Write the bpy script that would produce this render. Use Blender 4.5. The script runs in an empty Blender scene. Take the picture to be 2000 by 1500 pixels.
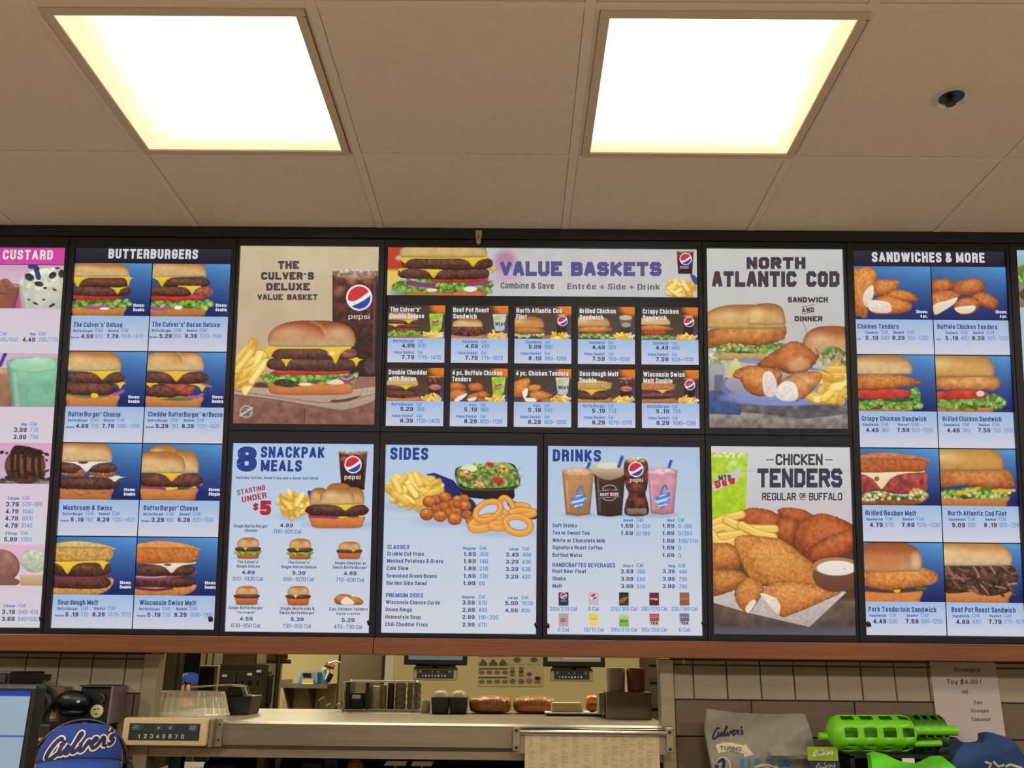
import bpy, bmesh, math, random
import numpy as np
from mathutils import Vector, Matrix
from mathutils.bvhtree import BVHTree
random.seed(7)
SC = bpy.context.scene
COL = SC.collection

# ---------------------------------------------------------------- camera, world, light, exposure
CAMZ = 1.70
F_PX = 1753.2
PITCH, ROLL, YAW = 0.3016, 0.0108, 0.0074
def cam_axes():
    cp, sp = math.cos(PITCH), math.sin(PITCH)
    fwd = np.array([0, cp, sp]); up = np.array([0, -sp, cp]); rt = np.array([1., 0, 0])
    cr, sr = math.cos(ROLL), math.sin(ROLL)
    r2 = rt*cr+up*sr; u2 = up*cr-rt*sr
    cy, sy = math.cos(YAW), math.sin(YAW)
    Z = np.array([[cy, -sy, 0], [sy, cy, 0], [0, 0, 1]])
    return Z@r2, Z@u2, Z@fwd
RT, UP, FW = cam_axes()
EYE = np.array([0, 0, CAMZ])
cam = bpy.data.cameras.new('camera'); cam.sensor_width = 36.0; cam.lens = F_PX/2000*36.0
cam.clip_start = 0.05; cam.clip_end = 60
co = bpy.data.objects.new('camera', cam); COL.objects.link(co)
co.matrix_world = Matrix(((RT[0], UP[0], -FW[0], 0), (RT[1], UP[1], -FW[1], 0), (RT[2], UP[2], -FW[2], CAMZ), (0, 0, 0, 1)))
SC.camera = co
SC.view_settings.view_transform = 'Standard'; SC.view_settings.look = 'None'
SC.view_settings.exposure = 0.0; SC.view_settings.gamma = 1.0; SC.view_settings.use_curve_mapping = False
wd = bpy.data.worlds.new('world'); SC.world = wd; wd.use_nodes = True
wd.node_tree.nodes['Background'].inputs[0].default_value = (1.0, .85, .7, 1)
wd.node_tree.nodes['Background'].inputs[1].default_value = 0.05

def area(name, loc, rot, sx, sy, power, col):
    l = bpy.data.lights.new(name, 'AREA'); l.shape = 'RECTANGLE'; l.size = sx; l.size_y = sy
    l.energy = power; l.color = col
    o = bpy.data.objects.new(name, l); o.location = loc; o.rotation_euler = rot; COL.objects.link(o); return o
CEIL = CAMZ + 1.3677
LENS = 2.6          # ceiling lens panels
PRINT = 0.88        # backlit prints
for i, (x, y) in enumerate(((-1.37, -.6), (.45, -.6), (2.28, -.6), (-3.2, 1.0), (3.5, 1.0))):
    area('dining_lamp', (x, y, CEIL-.03), (0, 0, 0), .55, .55, 66, (1, .93, .82))
area('kitchen_lamp', (-.6, 4.05, 2.52), (0, 0, 0), 1.2, .6, 24, (1, .89, .62))
area('kitchen_lamp', (.9, 4.05, 2.52), (0, 0, 0), 1.2, .6, 24, (1, .89, .62))
area('kitchen_lamp', (-2.0, 7.0, 2.52), (0, 0, 0), 1.2, .6, 36, (1, .89, .62))

# ---------------------------------------------------------------- geometry of the picture: rays to real surfaces
def ray(px, py):
    px = np.asarray(px, float); py = np.asarray(py, float)
    return (px-1000)[..., None]/F_PX*RT + (750-py)[..., None]/F_PX*UP + FW
def onY(px, py, Y):
    d = ray(px, py); return EYE + d*(Y/d[..., 1])[..., None]
def onZ(px, py, z):
    d = ray(px, py); return EYE + d*((z-CAMZ)/d[..., 2])[..., None]
TILT = math.radians(10.75); TT = math.tan(TILT); YB = 2.6865
BT = np.array([0, YB, CEIL]); BN = np.array([0, -math.cos(TILT), -math.sin(TILT)]); BD = np.array([0, math.sin(TILT), -math.cos(TILT)])
def uv(px, py):
    d = ray(px, py); t = (BT-EYE)@BN/(d@BN); P = EYE+d*t[..., None]
    return P[..., 0], (P-BT)@BD
def buv(u, v, off=0.0):
    u = np.asarray(u, float); v = np.asarray(v, float)
    return BT + u[..., None]*np.array([1., 0, 0]) + v[..., None]*BD + BN*off
def proj(P):
    q = P-EYE; a, b, c = q@RT, q@UP, q@FW
    return 1000+F_PX*a/c, 750-F_PX*b/c
def onB(px, py, off=0.0):
    return buv(*uv(px, py), off)

# ---------------------------------------------------------------- objects
def lin(c):
    c = np.asarray(c, float)
    return np.where(c <= .04045, c/12.92, ((np.maximum(c, 0)+.055)/1.055)**2.4)
def L4(c): return tuple(lin(np.array(c)/255.))+(1,)
ORG = {}
def thing(name, label, cat, loc, group=None, rz=0):
    o = bpy.data.objects.new(name, None); o.empty_display_size = .05; COL.objects.link(o)
    o.location = loc; o.rotation_euler.z = rz
    ORG[o.name] = np.array(loc, float); o['label'] = label; o['category'] = cat
    if group: o['group'] = group
    return o
def tag(o, label, cat, group=None):
    o['label'] = label; o['category'] = cat
    if group: o['group'] = group
    return o
def link_mesh(name, me, m, parent=None):
    o = bpy.data.objects.new(name, me); COL.objects.link(o)
    if m is not None and not me.materials: me.materials.append(m)
    if parent is not None:
        o.parent = parent; ORG[o.name] = ORG[parent.name]
    else: ORG[o.name] = np.zeros(3)
    return o
class MB:
    def __init__(s): s.v = []; s.f = []; s.n = 0; s.c = []
    def add(s, V, Fc):
        V = [tuple(map(float, p)) for p in V]; s.v += V; s.f += [tuple(i+s.n for i in q) for q in Fc]; s.n += len(V); return s
    def box(s, x0, y0, z0, x1, y1, z1):
        return s.add([(x0, y0, z0), (x1, y0, z0), (x1, y1, z0), (x0, y1, z0), (x0, y0, z1), (x1, y0, z1), (x1, y1, z1), (x0, y1, z1)],
                     [(0, 3, 2, 1), (4, 5, 6, 7), (0, 1, 5, 4), (1, 2, 6, 5), (2, 3, 7, 6), (3, 0, 4, 7)])
    def hexa(s, front, back):      # two rings of 4
        return s.add(list(front)+list(back), [(0, 1, 2, 3), (7, 6, 5, 4), (0, 4, 5, 1), (1, 5, 6, 2), (2, 6, 7, 3), (3, 7, 4, 0)])
    def prism(s, front, back):
        n = len(front); fs = [tuple(range(n)), tuple(range(2*n-1, n-1, -1))]
        fs += [(i, i+n, (i+1) % n+n, (i+1) % n) for i in range(n)]
        return s.add(list(front)+list(back), fs)
    def lathe(s, c, prof, n=24, ax=(0, 0, 1), ribs=0, amp=0, cap=True):
        ax = Vector(ax).normalized(); a = ax.orthogonal().normalized(); b = ax.cross(a); c = Vector(c); V = []; Fc = []
        for r, h in prof:
            for i in range(n):
                t = 2*math.pi*i/n; rr = r*(1+amp*math.cos(ribs*t)) if ribs else r
                V.append(c+ax*h+a*(rr*math.cos(t))+b*(rr*math.sin(t)))
        for j in range(len(prof)-1):
            for i in range(n):
                k = (i+1) % n; Fc.append((j*n+i, j*n+k, (j+1)*n+k, (j+1)*n+i))
        if cap: Fc += [tuple(range(n-1, -1, -1)), tuple(range((len(prof)-1)*n, len(prof)*n))]
        return s.add(V, Fc)
    def tube(s, pts, r, n=8):
        pts = [Vector(p) for p in pts]; V = []; Fc = []; m = len(pts)
        rs = r if isinstance(r, (list, tuple)) else [r]*m
        ref = None
        for j, p in enumerate(pts):
            d = (pts[min(j+1, m-1)]-pts[max(j-1, 0)]).normalized()
            if ref is None: ref = d.orthogonal().normalized()
            ref = (ref-d*ref.dot(d)).normalized(); b = d.cross(ref)
            for i in range(n):
                t = 2*math.pi*i/n; V.append(p+(ref*math.cos(t)+b*math.sin(t))*rs[j])
        for j in range(m-1):
            for i in range(n):
                k = (i+1) % n; Fc.append((j*n+i, j*n+k, (j+1)*n+k, (j+1)*n+i))
        Fc += [tuple(range(n-1, -1, -1)), tuple(range((m-1)*n, m*n))]
        return s.add(V, Fc)
    def ball(s, c, r, n=12, k=8, squ=1.0):
        r = (r, r, r) if not isinstance(r, (tuple, list)) else r; V = []; Fc = []
        def sg(x): return math.copysign(abs(x)**squ, x)
        for j in range(k+1):
            a = -math.pi/2+math.pi*j/k
            for i in range(n):
                t = 2*math.pi*i/n
                V.append((c[0]+r[0]*sg(math.cos(a))*sg(math.cos(t)), c[1]+r[1]*sg(math.cos(a))*sg(math.sin(t)), c[2]+r[2]*sg(math.sin(a))))
        for j in range(k):
            for i in range(n):
                q = (i+1) % n; Fc.append((j*n+i, j*n+q, (j+1)*n+q, (j+1)*n+i))
        return s.add(V, Fc)
    def build(s, name, m, parent=None, smooth=False, bevel=0, kind=None, label=None):
        V = np.array(s.v)
        if parent is not None: V = V-ORG[parent.name]
        me = bpy.data.meshes.new(name); me.from_pydata([tuple(p) for p in V], [], s.f)
        bm = bmesh.new(); bm.from_mesh(me); bmesh.ops.remove_doubles(bm, verts=bm.verts, dist=1e-6)
        bmesh.ops.recalc_face_normals(bm, faces=bm.faces)
        if bevel: bmesh.ops.bevel(bm, geom=list(bm.edges), offset=bevel, segments=2, affect='EDGES', profile=.6, clamp_overlap=True)
        bm.to_mesh(me); bm.free()
        if smooth:
            me.polygons.foreach_set('use_smooth', [True]*len(me.polygons))
            try: me.set_sharp_from_angle(angle=math.radians(40))
            except Exception: pass
        o = link_mesh(name, me, m, parent)
        if kind: o['kind'] = kind
        if label: o['label'] = label
        return o
def copy_tree(o, loc, rz=None, label=None, parent=None):
    c = o.copy(); COL.objects.link(c)
    if parent is not None: c.parent = parent
    else:
        c.location = loc
        if rz is not None: c.rotation_euler.z = rz
        if label: c['label'] = label
        ORG[c.name] = np.array(loc, float)
    for ch in o.children: copy_tree(ch, None, parent=c)
    return c
def pbox(mb, x0, y0, x1, y1, Y, d):      # upright box whose front face spans these picture points at depth Y
    a = onY((x0+x1)/2, y0, Y); b = onY((x0+x1)/2, y1, Y); ym = (y0+y1)/2
    l = onY(x0, ym, Y); r = onY(x1, ym, Y)
    mb.box(l[0], Y, b[2], r[0], Y+d, a[2]); return mb
def prect(x0, y0, x1, y1, Y):
    ym = (y0+y1)/2; xm = (x0+x1)/2
    return onY(x0, ym, Y)[0], onY(x1, ym, Y)[0], onY(xm, y1, Y)[2], onY(xm, y0, Y)[2]

# ---------------------------------------------------------------- materials (all node based)
MATS = {}
def mat(name, col, rough=.6, metal=0., col2=None, scale=8, bump=0., bscale=60, stretch=(1, 1, 1), emit=0., trans=0., alpha=1., spec=.5, detail=3):
    m = bpy.data.materials.new(name); m.use_nodes = True; nt = m.node_tree; p = nt.nodes['Principled BSDF']
    p.inputs['Base Color'].default_value = L4(col); p.inputs['Roughness'].default_value = rough; p.inputs['Metallic'].default_value = metal
    p.inputs['Specular IOR Level'].default_value = spec
    if trans: p.inputs['Transmission Weight'].default_value = trans
    if alpha < 1: p.inputs['Alpha'].default_value = alpha
    if emit: p.inputs['Emission Color'].default_value = L4(col); p.inputs['Emission Strength'].default_value = emit
    if col2 is not None or bump:
        tc = nt.nodes.new('ShaderNodeTexCoord'); mp = nt.nodes.new('ShaderNodeMapping'); mp.inputs['Scale'].default_value = stretch
        nt.links.new(tc.outputs['Object'], mp.inputs[0])
        if col2 is not None:
            n = nt.nodes.new('ShaderNodeTexNoise'); n.inputs['Scale'].default_value = scale; n.inputs['Detail'].default_value = detail
            nt.links.new(mp.outputs[0], n.inputs['Vector'])
            r = nt.nodes.new('ShaderNodeValToRGB'); r.color_ramp.elements[0].position = .3; r.color_ramp.elements[1].position = .7
            r.color_ramp.elements[0].color = L4(col); r.color_ramp.elements[1].color = L4(col2)
            nt.links.new(n.outputs['Fac'], r.inputs[0]); nt.links.new(r.outputs[0], p.inputs['Base Color'])
            if emit: nt.links.new(r.outputs[0], p.inputs['Emission Color'])
        if bump:
            n2 = nt.nodes.new('ShaderNodeTexNoise'); n2.inputs['Scale'].default_value = bscale; n2.inputs['Detail'].default_value = 4
            nt.links.new(mp.outputs[0], n2.inputs['Vector'])
            b = nt.nodes.new('ShaderNodeBump'); b.inputs['Strength'].default_value = bump; b.inputs['Distance'].default_value = .01
            nt.links.new(n2.outputs['Fac'], b.inputs['Height']); nt.links.new(b.outputs[0], p.inputs['Normal'])
    return m
def vcol_mat(name, emit, diff=.12, rough=.35):
    m = bpy.data.materials.new(name); m.use_nodes = True; nt = m.node_tree; p = nt.nodes['Principled BSDF']
    a = nt.nodes.new('ShaderNodeVertexColor'); a.layer_name = 'Col'
    mx = nt.nodes.new('ShaderNodeMix'); mx.data_type = 'RGBA'; mx.blend_type = 'MULTIPLY'; mx.inputs[0].default_value = 1
    nt.links.new(a.outputs[0], mx.inputs[6]); mx.inputs[7].default_value = (diff, diff, diff, 1)
    nt.links.new(mx.outputs[2], p.inputs['Base Color']); p.inputs['Roughness'].default_value = rough; p.inputs['Specular IOR Level'].default_value = .35
    if emit: nt.links.new(a.outputs[0], p.inputs['Emission Color']); p.inputs['Emission Strength'].default_value = emit
    return m
M_PRINT = vcol_mat('backlit_print', PRINT)
M_PAPER = vcol_mat('printed_paper', 0, .9, .7)
M_SCREEN = vcol_mat('lit_screen', .8)
M_BLACK = mat('black_frame', (25, 28, 38), .38, spec=.4)
M_BLACKB = mat('black_frame_blue', (26, 29, 46), .4, spec=.4)
M_WOOD = mat('cherry_wood', (128, 70, 28), .42, col2=(100, 50, 18), scale=5, stretch=(.5, 12, 12), bump=.05, bscale=14)
M_TILEC = mat('ceiling_tile', (206, 196, 180), .95, col2=(200, 190, 174), scale=40, bump=.03, bscale=240)
M_TBAR = mat('ceiling_bar', (206, 196, 180), .7)
M_LFRAME = mat('lamp_frame', (186, 170, 146), .55)
M_STEEL = mat('brushed_steel', (166, 156, 138), .34, .7, col2=(150, 140, 122), scale=3, stretch=(.3, 4, 14), bump=.02, bscale=40)
M_STEELD = mat('dull_steel', (112, 104, 92), .4, .8, col2=(90, 82, 72), scale=4)
M_CHROME = mat('chrome', (200, 196, 188), .12, 1)
M_BLK = mat('black_plastic', (14, 13, 13), .4)
M_DKGREY = mat('dark_grey_metal', (62, 56, 46), .5, .3, col2=(48, 43, 36), scale=3)
M_WHITE = mat('white_plastic', (215, 208, 190), .5)
M_CREAM = mat('cream_wall', (206, 190, 140), .8, col2=(196, 180, 130), scale=1.5)
M_GREYW = mat('grey_wall_panel', (150, 138, 104), .6, .1, col2=(134, 122, 92), scale=2)
M_TILEA = mat('wall_tile_light', (150, 140, 122), .55, col2=(138, 128, 110), scale=9, bump=.05)
M_TILEB = mat('wall_tile_brown', (100, 82, 64), .55, col2=(88, 70, 54), scale=9, bump=.05)
M_GROUT = mat('grout', (98, 84, 66), .9)
M_BEIGE = mat('beige_plastic', (196, 172, 128), .5)
M_KEY = mat('keypad_face', (36, 42, 44), .4)
M_TEAL = mat('keypad_teal', (40, 66, 74), .4)
M_NAVY = mat('navy_print', (26, 26, 54), .6)
M_BLUE = mat('blue_cap_cloth', (30, 62, 148), .8, col2=(24, 52, 128), scale=30, bump=.15, bscale=300)
M_SKIN = mat('skin', (196, 140, 108), .55)
M_HAIR = mat('brown_hair', (52, 34, 24), .6, bump=.3, bscale=120, stretch=(1, 1, .1))
M_TROUS = mat('black_trousers', (24, 24, 28), .8)
M_CLEAR = mat('clear_plastic', (232, 222, 192), .1, trans=.0, alpha=.32, spec=.9)
M_GREEN = mat('green_plastic', (112, 196, 26), .35, col2=(100, 182, 20), scale=5)
M_FLOOR = mat('pale_tile_floor', (196, 184, 166), .5, col2=(182, 170, 152), scale=4)
M_WALLP = mat('painted_wall', (188, 174, 152), .85)

# ---------------------------------------------------------------- stroke lettering and font lettering on any surface
JOBS = []
def catmull(pts, k=6, closed=False):
    P = [np.array(p, float) for p in pts]; n = len(P); out = []
    rng = range(n) if closed else range(n-1)
    for i in rng:
        if closed: a, b, c, d = P[(i-1) % n], P[i], P[(i+1) % n], P[(i+2) % n]
        else: a, b, c, d = P[max(i-1, 0)], P[i], P[i+1], P[min(i+2, n-1)]
        for j in range(k):
            t = j/k
            out.append(.5*((2*b)+(-a+c)*t+(2*a-5*b+4*c-d)*t*t+(-a+3*b-3*c+d)*t**3))
    if not closed: out.append(P[-1])
    return np.array(out)
class Ink:      # collects flat lettering and marks as faces with a colour each; becomes one printed part
    def __init__(s, surf, off=.0006): s.surf = surf; s.V = []; s.F = []; s.C = []; s.n = 0; s.off = off; s.jobs = []
    def poly(s, pts, col, lift=0.):
        pts = np.asarray(pts, float); P = s.surf(pts[:, 0], pts[:, 1], s.off+lift)
        s.V.append(P); s.F.append(tuple(range(s.n, s.n+len(pts)))); s.C.append(np.tile(np.array(col)/255., (len(pts), 1))); s.n += len(pts)
    def rect(s, x0, y0, x1, y1, col, lift=0.): s.poly([(x0, y0), (x1, y0), (x1, y1), (x0, y1)], col, lift)
    def disc(s, cx, cy, rx, ry, col, lift=0., n=20):
        s.poly([(cx+rx*math.cos(2*math.pi*i/n), cy+ry*math.sin(2*math.pi*i/n)) for i in range(n)], col, lift)
    def line(s, pts, w, col, smooth=False, lift=0., k=5):
        P = catmull(pts, k) if smooth else np.array(pts, float)
        d = np.gradient(P, axis=0) if len(P) > 2 else np.tile(P[1]-P[0], (2, 1))
        d /= np.maximum(np.linalg.norm(d, axis=1, keepdims=True), 1e-6); nn = np.stack([-d[:, 1], d[:, 0]], 1)*w/2
        A = P+nn; B = P-nn
        WA = s.surf(A[:, 0], A[:, 1], s.off+lift); WB = s.surf(B[:, 0], B[:, 1], s.off+lift); n = len(P)
        s.V.append(WA); s.V.append(WB)
        for i in range(n-1): s.F.append((s.n+i, s.n+i+1, s.n+n+i+1, s.n+n+i))
        s.C.append(np.tile(np.array(col)/255., (2*n, 1))); s.n += 2*n
    def text(s, x, y, t, h, w=None, al='l', col=(40, 60, 120), b=.012, rot=0., lift=0., cf=.62):
        s.jobs.append((x, y, t, h, w, al, col, b, rot, lift, cf)); 
    def build(s, name, parent, m=None):
        JOBS.append((s, name, parent, m or M_PRINT))

# condensed gothic drawn with strokes: char -> (centreline width, [(kind, points)...]); s straight, r rounded, R rounded closed
_O = [(0, 0), (1, 0), (1, 1), (0, 1)]; _o = [(0, 0), (1, 0), (1, .74), (0, .74)]
def _z(*p): return [('s', [a, b]) for a, b in zip(p[:-1], p[1:])]
_st = _z((0, 0), (0, 1))
GF = {'A': (.42, _z((0, 0), (.5, 1), (1, 0))+_z((.2, .28), (.8, .28))), 'B': (.36, _st+[('r', [(0, 1), (1, 1), (1, .53), (0, .53)]), ('r', [(0, .53), (1, .53), (1, 0), (0, 0)])]),
 'C': (.36, [('r', [(1, .66), (1, 1), (0, 1), (0, 0), (1, 0), (1, .34)])]), 'D': (.36, _st+[('r', [(0, 1), (1, 1), (1, 0), (0, 0)])]), 'E': (.30, _st+_z((0, 1), (1, 1))+_z((0, .52), (.9, .52))+_z((0, 0), (1, 0))),
 'F': (.29, _st+_z((0, 1), (1, 1))+_z((0, .52), (.9, .52))), 'G': (.37, [('r', [(1, .68), (1, 1), (0, 1), (0, 0), (1, 0), (1, .5)])]+_z((.5, .47), (1, .47))), 'H': (.37, _st+_z((1, 0), (1, 1))+_z((0, .52), (1, .52))),
 'I': (0, _st), 'J': (.28, [('r', [(1, 1), (1, 0), (0, 0), (0, .3)])]), 'K': (.37, _st+_z((1, 1), (.05, .42))+_z((.32, .58), (1, 0))), 'L': (.28, _st+_z((0, 0), (1, 0))),
 'M': (.52, _st+_z((0, 1), (.5, .1), (1, 1), (1, 0))), 'N': (.38, _st+_z((0, 1), (1, 0))+_z((1, 0), (1, 1))), 'O': (.37, [('R', _O)]), 'P': (.35, _st+[('r', [(0, 1), (1, 1), (1, .44), (0, .44)])]),
 'R': (.36, _st+[('r', [(0, 1), (1, 1), (1, .5), (0, .5)]), ('r', [(.4, .5), (.96, .5), (.98, 0)])]), 'S': (.35, [('r', [(1, .7), (1, 1), (0, 1), (0, .56), (1, .46), (1, 0), (0, 0), (0, .3)])]),
 'T': (.38, _z((0, 1), (1, 1))+_z((.5, 0), (.5, 1))), 'U': (.37, [('r', [(0, 1), (0, 0), (1, 0), (1, 1)])]), 'V': (.42, _z((0, 1), (.5, 0), (1, 1))), 'W': (.66, _z((0, 1), (.25, 0), (.5, 1), (.75, 0), (1, 1))),
 'X': (.4, _z((0, 0), (1, 1))+_z((0, 1), (1, 0))), 'Y': (.4, _z((0, 1), (.5, .45), (1, 1))+_z((.5, .45), (.5, 0))),
 'a': (.30, [('r', [(.06, .54), (.06, .74), (1, .74), (1, 0)]), ('r', [(1, .43), (0, .43), (0, 0), (1, .02)])]), 'b': (.31, _st+[('r', [(0, .74), (1, .74), (1, 0), (0, 0)])]), 'c': (.29, [('r', [(1, .5), (1, .74), (0, .74), (0, 0), (1, 0), (1, .24)])]),
 'd': (.31, _z((1, 0), (1, 1))+[('r', [(1, .74), (0, .74), (0, 0), (1, 0)])]), 'e': (.31, [('r', [(0, .37), (1, .37), (1, .74), (0, .74), (0, 0), (1, 0), (1, .2)])]), 'f': (.18, [('r', [(.35, 0), (.35, 1), (1.15, 1)])]+_z((0, .72), (1.1, .72))),
 'g': (.31, [('r', [(1, .74), (1, -.27), (0, -.27), (0, -.12)]), ('r', [(1, .74), (0, .74), (0, .04), (1, .04)])]), 'h': (.31, _st+[('r', [(0, .74), (1, .74), (1, 0)])]), 'i': (0, _z((0, 0), (0, .62))+_z((0, .985), (0, 1))),
 'k': (.31, _st+_z((1, .74), (.05, .28))+_z((.35, .45), (1, 0))), 'l': (0, _st), 'm': (.56, _z((0, 0), (0, .74))+[('r', [(0, .74), (.5, .74), (.5, 0)]), ('r', [(.5, .74), (1, .74), (1, 0)])]),
 'n': (.31, _z((0, 0), (0, .74))+[('r', [(0, .74), (1, .74), (1, 0)])]), 'o': (.31, [('R', _o)]), 'p': (.31, _z((0, -.27), (0, .74))+[('r', [(0, .74), (1, .74), (1, 0), (0, 0)])]),
 'r': (.17, _z((0, 0), (0, .74))+[('r', [(0, .45), (0, .74), (1.1, .74)])]), 's': (.28, [('r', [(1, .56), (1, .74), (0, .74), (0, .4), (1, .36), (1, 0), (0, 0), (0, .2)])]), 't': (.19, [('r', [(.35, .95), (.35, 0), (1, 0)])]+_z((0, .72), (1, .72))),
 'u': (.31, [('r', [(0, .74), (0, 0), (1, 0)])]+_z((1, 0), (1, .74))), 'v': (.34, _z((0, .74), (.5, 0), (1, .74))), 'w': (.54, _z((0, .74), (.25, 0), (.5, .74), (.75, 0), (1, .74))), 'x': (.33, _z((0, 0), (1, .74))+_z((0, .74), (1, 0))),
 'y': (.34, _z((0, .74), (.52, 0))+_z((1, .74), (.3, -.28))), '0': (.35, [('R', _O)]), '1': (.2, _z((.8, 0), (.8, 1), (.1, .78))), '2': (.34, [('r', [(0, .7), (0, 1), (1, 1), (1, .58), (0, .02)])]+_z((0, 0), (1, 0))),
 '3': (.34, [('r', [(0, .76), (0, 1), (1, 1), (1, .54), (.4, .53)]), ('r', [(.4, .53), (1, .52), (1, 0), (0, 0), (0, .25)])]), '4': (.36, _z((.76, 0), (.76, 1), (0, .28))+_z((0, .25), (1.08, .25))), '5': (.34, _z((.95, 1), (.06, 1), (.04, .52))+[('r', [(.04, .56), (1, .62), (1, 0), (0, 0), (0, .25)])]),
 '6': (.35, [('r', [(1, .76), (1, 1), (0, 1), (0, 0), (1, 0), (1, .58), (0, .58)])]), '7': (.34, _z((0, 1), (1, 1), (.35, 0))), '8': (.35, [('R', [(.04, .54), (.96, .54), (.96, 1), (.04, 1)]), ('R', [(0, 0), (1, 0), (1, .54), (0, .54)])]),
 '9': (.35, [('r', [(0, .24), (0, 0), (1, 0), (1, 1), (0, 1), (0, .42), (1, .42)])]), '.': (0, _z((0, 0), (0, .03))), "'": (0, _z((0, .8), (0, 1))), '\u2019': (.02, _z((0, .78), (1, 1))), '\u201c': (.14, _z((0, .8), (0, 1))+_z((1, .8), (1, 1))), '\u201d': (.14, _z((0, .8), (0, 1))+_z((1, .8), (1, 1))),
 '\u2013': (.42, _z((0, .42), (1, .42))), ',': (0, _z((0, -.12), (0, .04))), '+': (.4, _z((0, .42), (1, .42))+_z((.5, .12), (.5, .72))), '/': (.3, _z((0, -.05), (1, 1.05))), ':': (0, _z((0, 0), (0, .04))+_z((0, .6), (0, .64))), '!': (0, _z((0, .35), (0, 1))+_z((0, 0), (0, .03))),
 '$': (.36, [('r', [(1, .7), (1, .98), (0, .98), (0, .56), (1, .46), (1, .02), (0, .02), (0, .3)])]+_z((.5, -.12), (.5, 1.12))), '&': (.44, [('r', [(1, 0), (.1, .78), (.1, 1), (.72, 1), (.72, .68), (0, .4), (0, 0), (.62, 0), (1, .42)])]),
 '>': (.34, _z((0, .75), (1, .42), (0, .1))), '<': (.34, _z((1, .75), (0, .42), (1, .1))), '\u00e9': (.31, [('r', [(0, .37), (1, .37), (1, .74), (0, .74), (0, 0), (1, 0), (1, .2)])]+_z((.4, .9), (.85, 1.05)))}
def _round(P, r, closed):
    n = len(P); out = []
    for i in range(n):
        if not closed and i in (0, n-1): out.append(P[i]); continue
        a, b, c = P[i-1], P[i], P[(i+1) % n]; la, lc = np.linalg.norm(a-b), np.linalg.norm(c-b); d = min(r, la*.5, lc*.5)
        p, q = b+(a-b)/max(la, 1e-6)*d, b+(c-b)/max(lc, 1e-6)*d
        for t in (0, .25, .5, .75, 1): out.append((1-t)**2*p+2*t*(1-t)*b+t*t*q)
    return out
def font_mesh(txt, b):
    sw = min(.30, .115+b*3.6); V = []; F = []; x = sw/2; gap = .045+sw*.38
    def quad(P):
        P = np.array(P); d = np.gradient(P, axis=0); d /= np.maximum(np.linalg.norm(d, axis=1, keepdims=True), 1e-6); nn = np.stack([-d[:, 1], d[:, 0]], 1)*sw/2
        k = len(V); m = len(P); V.extend(P+nn); V.extend(P-nn)
        for i in range(m-1): F.append((k+i, k+i+1, k+m+i+1, k+m+i))
    for ch in txt:
        if ch == ' ': x += .17+sw*.4; continue
        w, st = GF.get(ch, GF['o']); 
        for kd, pts in st:
            P = [np.array([x+w*px, sw/2+py*(1-sw)]) for px, py in pts]
            if kd == 's':
                a, c = P; d = c-a; l = np.linalg.norm(d); d = d/max(l, 1e-6); vert = abs(d[0]) < .05 or abs(d[1]) < .05; e = sw*(.5 if vert else .32)
                quad([a-d*e, c+d*e])
            else:
                for q0, q1, yy in ((0, 1, pts[0][1]), (-1, -2, pts[-1][1])):
                    dv = P[q0]-P[q1]
                    if kd == 'r' and abs(dv[0]) < .02 and yy in (0, 1, .74, .95): P[q0] = P[q0]+np.array([0, math.copysign(sw*.5, dv[1])])
                Q = _round(P, max(.1, w*.5), kd == 'R')
                if kd == 'R': Q = Q+[Q[0]]
                quad(Q)
        x += w+sw+gap
    V = np.array(V)*.69 if V else np.zeros((0, 2)); return V, F
FONTM = {}
def run_jobs():
    for t, b in sorted({(j[2], j[7]) for s, *_ in JOBS for j in s.jobs}):
        V, F = font_mesh(t, b)
        if len(V): V[:, 0] -= V[:, 0].min()
        FONTM[(t, b)] = (V, F)
    for s, name, parent, m in JOBS:
        for x, y, t, h, w, al, col, b, rot, lift, cf in s.jobs:
            V, Fc = FONTM[(t, b)]
            if not len(V): continue
            W = V[:, 0].max(); sy = h/.69; sx = w/W if w else sy*cf/.62
            ln = W*sx; x0 = x-(0 if al == 'l' else ln if al == 'r' else ln/2)
            if hasattr(s.surf, 'flat'): PX, PY = s.surf.flat(x0, y, V[:, 0]*sx, V[:, 1]*sy, rot, x, y); P = s.surf.world(PX, PY, s.off+lift)
            else:
                ca, sa = math.cos(rot), math.sin(rot); lx = x0-x+V[:, 0]*sx; ly = -V[:, 1]*sy
                P = s.surf(x+lx*ca+ly*sa, y-lx*sa+ly*ca, s.off+lift)
            s.V.append(P); s.F += [tuple(i+s.n for i in q) for q in Fc]; s.C.append(np.tile(np.array(col)/255., (len(V), 1))); s.n += len(V)
        if not s.n: continue
        V = np.concatenate(s.V)-ORG[parent.name]; C = lin(np.concatenate(s.C))
        me = bpy.data.meshes.new(name); me.from_pydata(V.tolist(), [], s.F)
        ca = me.color_attributes.new('Col', 'FLOAT_COLOR', 'POINT'); ca.data.foreach_set('color', np.concatenate([C, np.ones((len(C), 1))], 1).ravel())
        link_mesh(name, me, m, parent)

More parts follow.
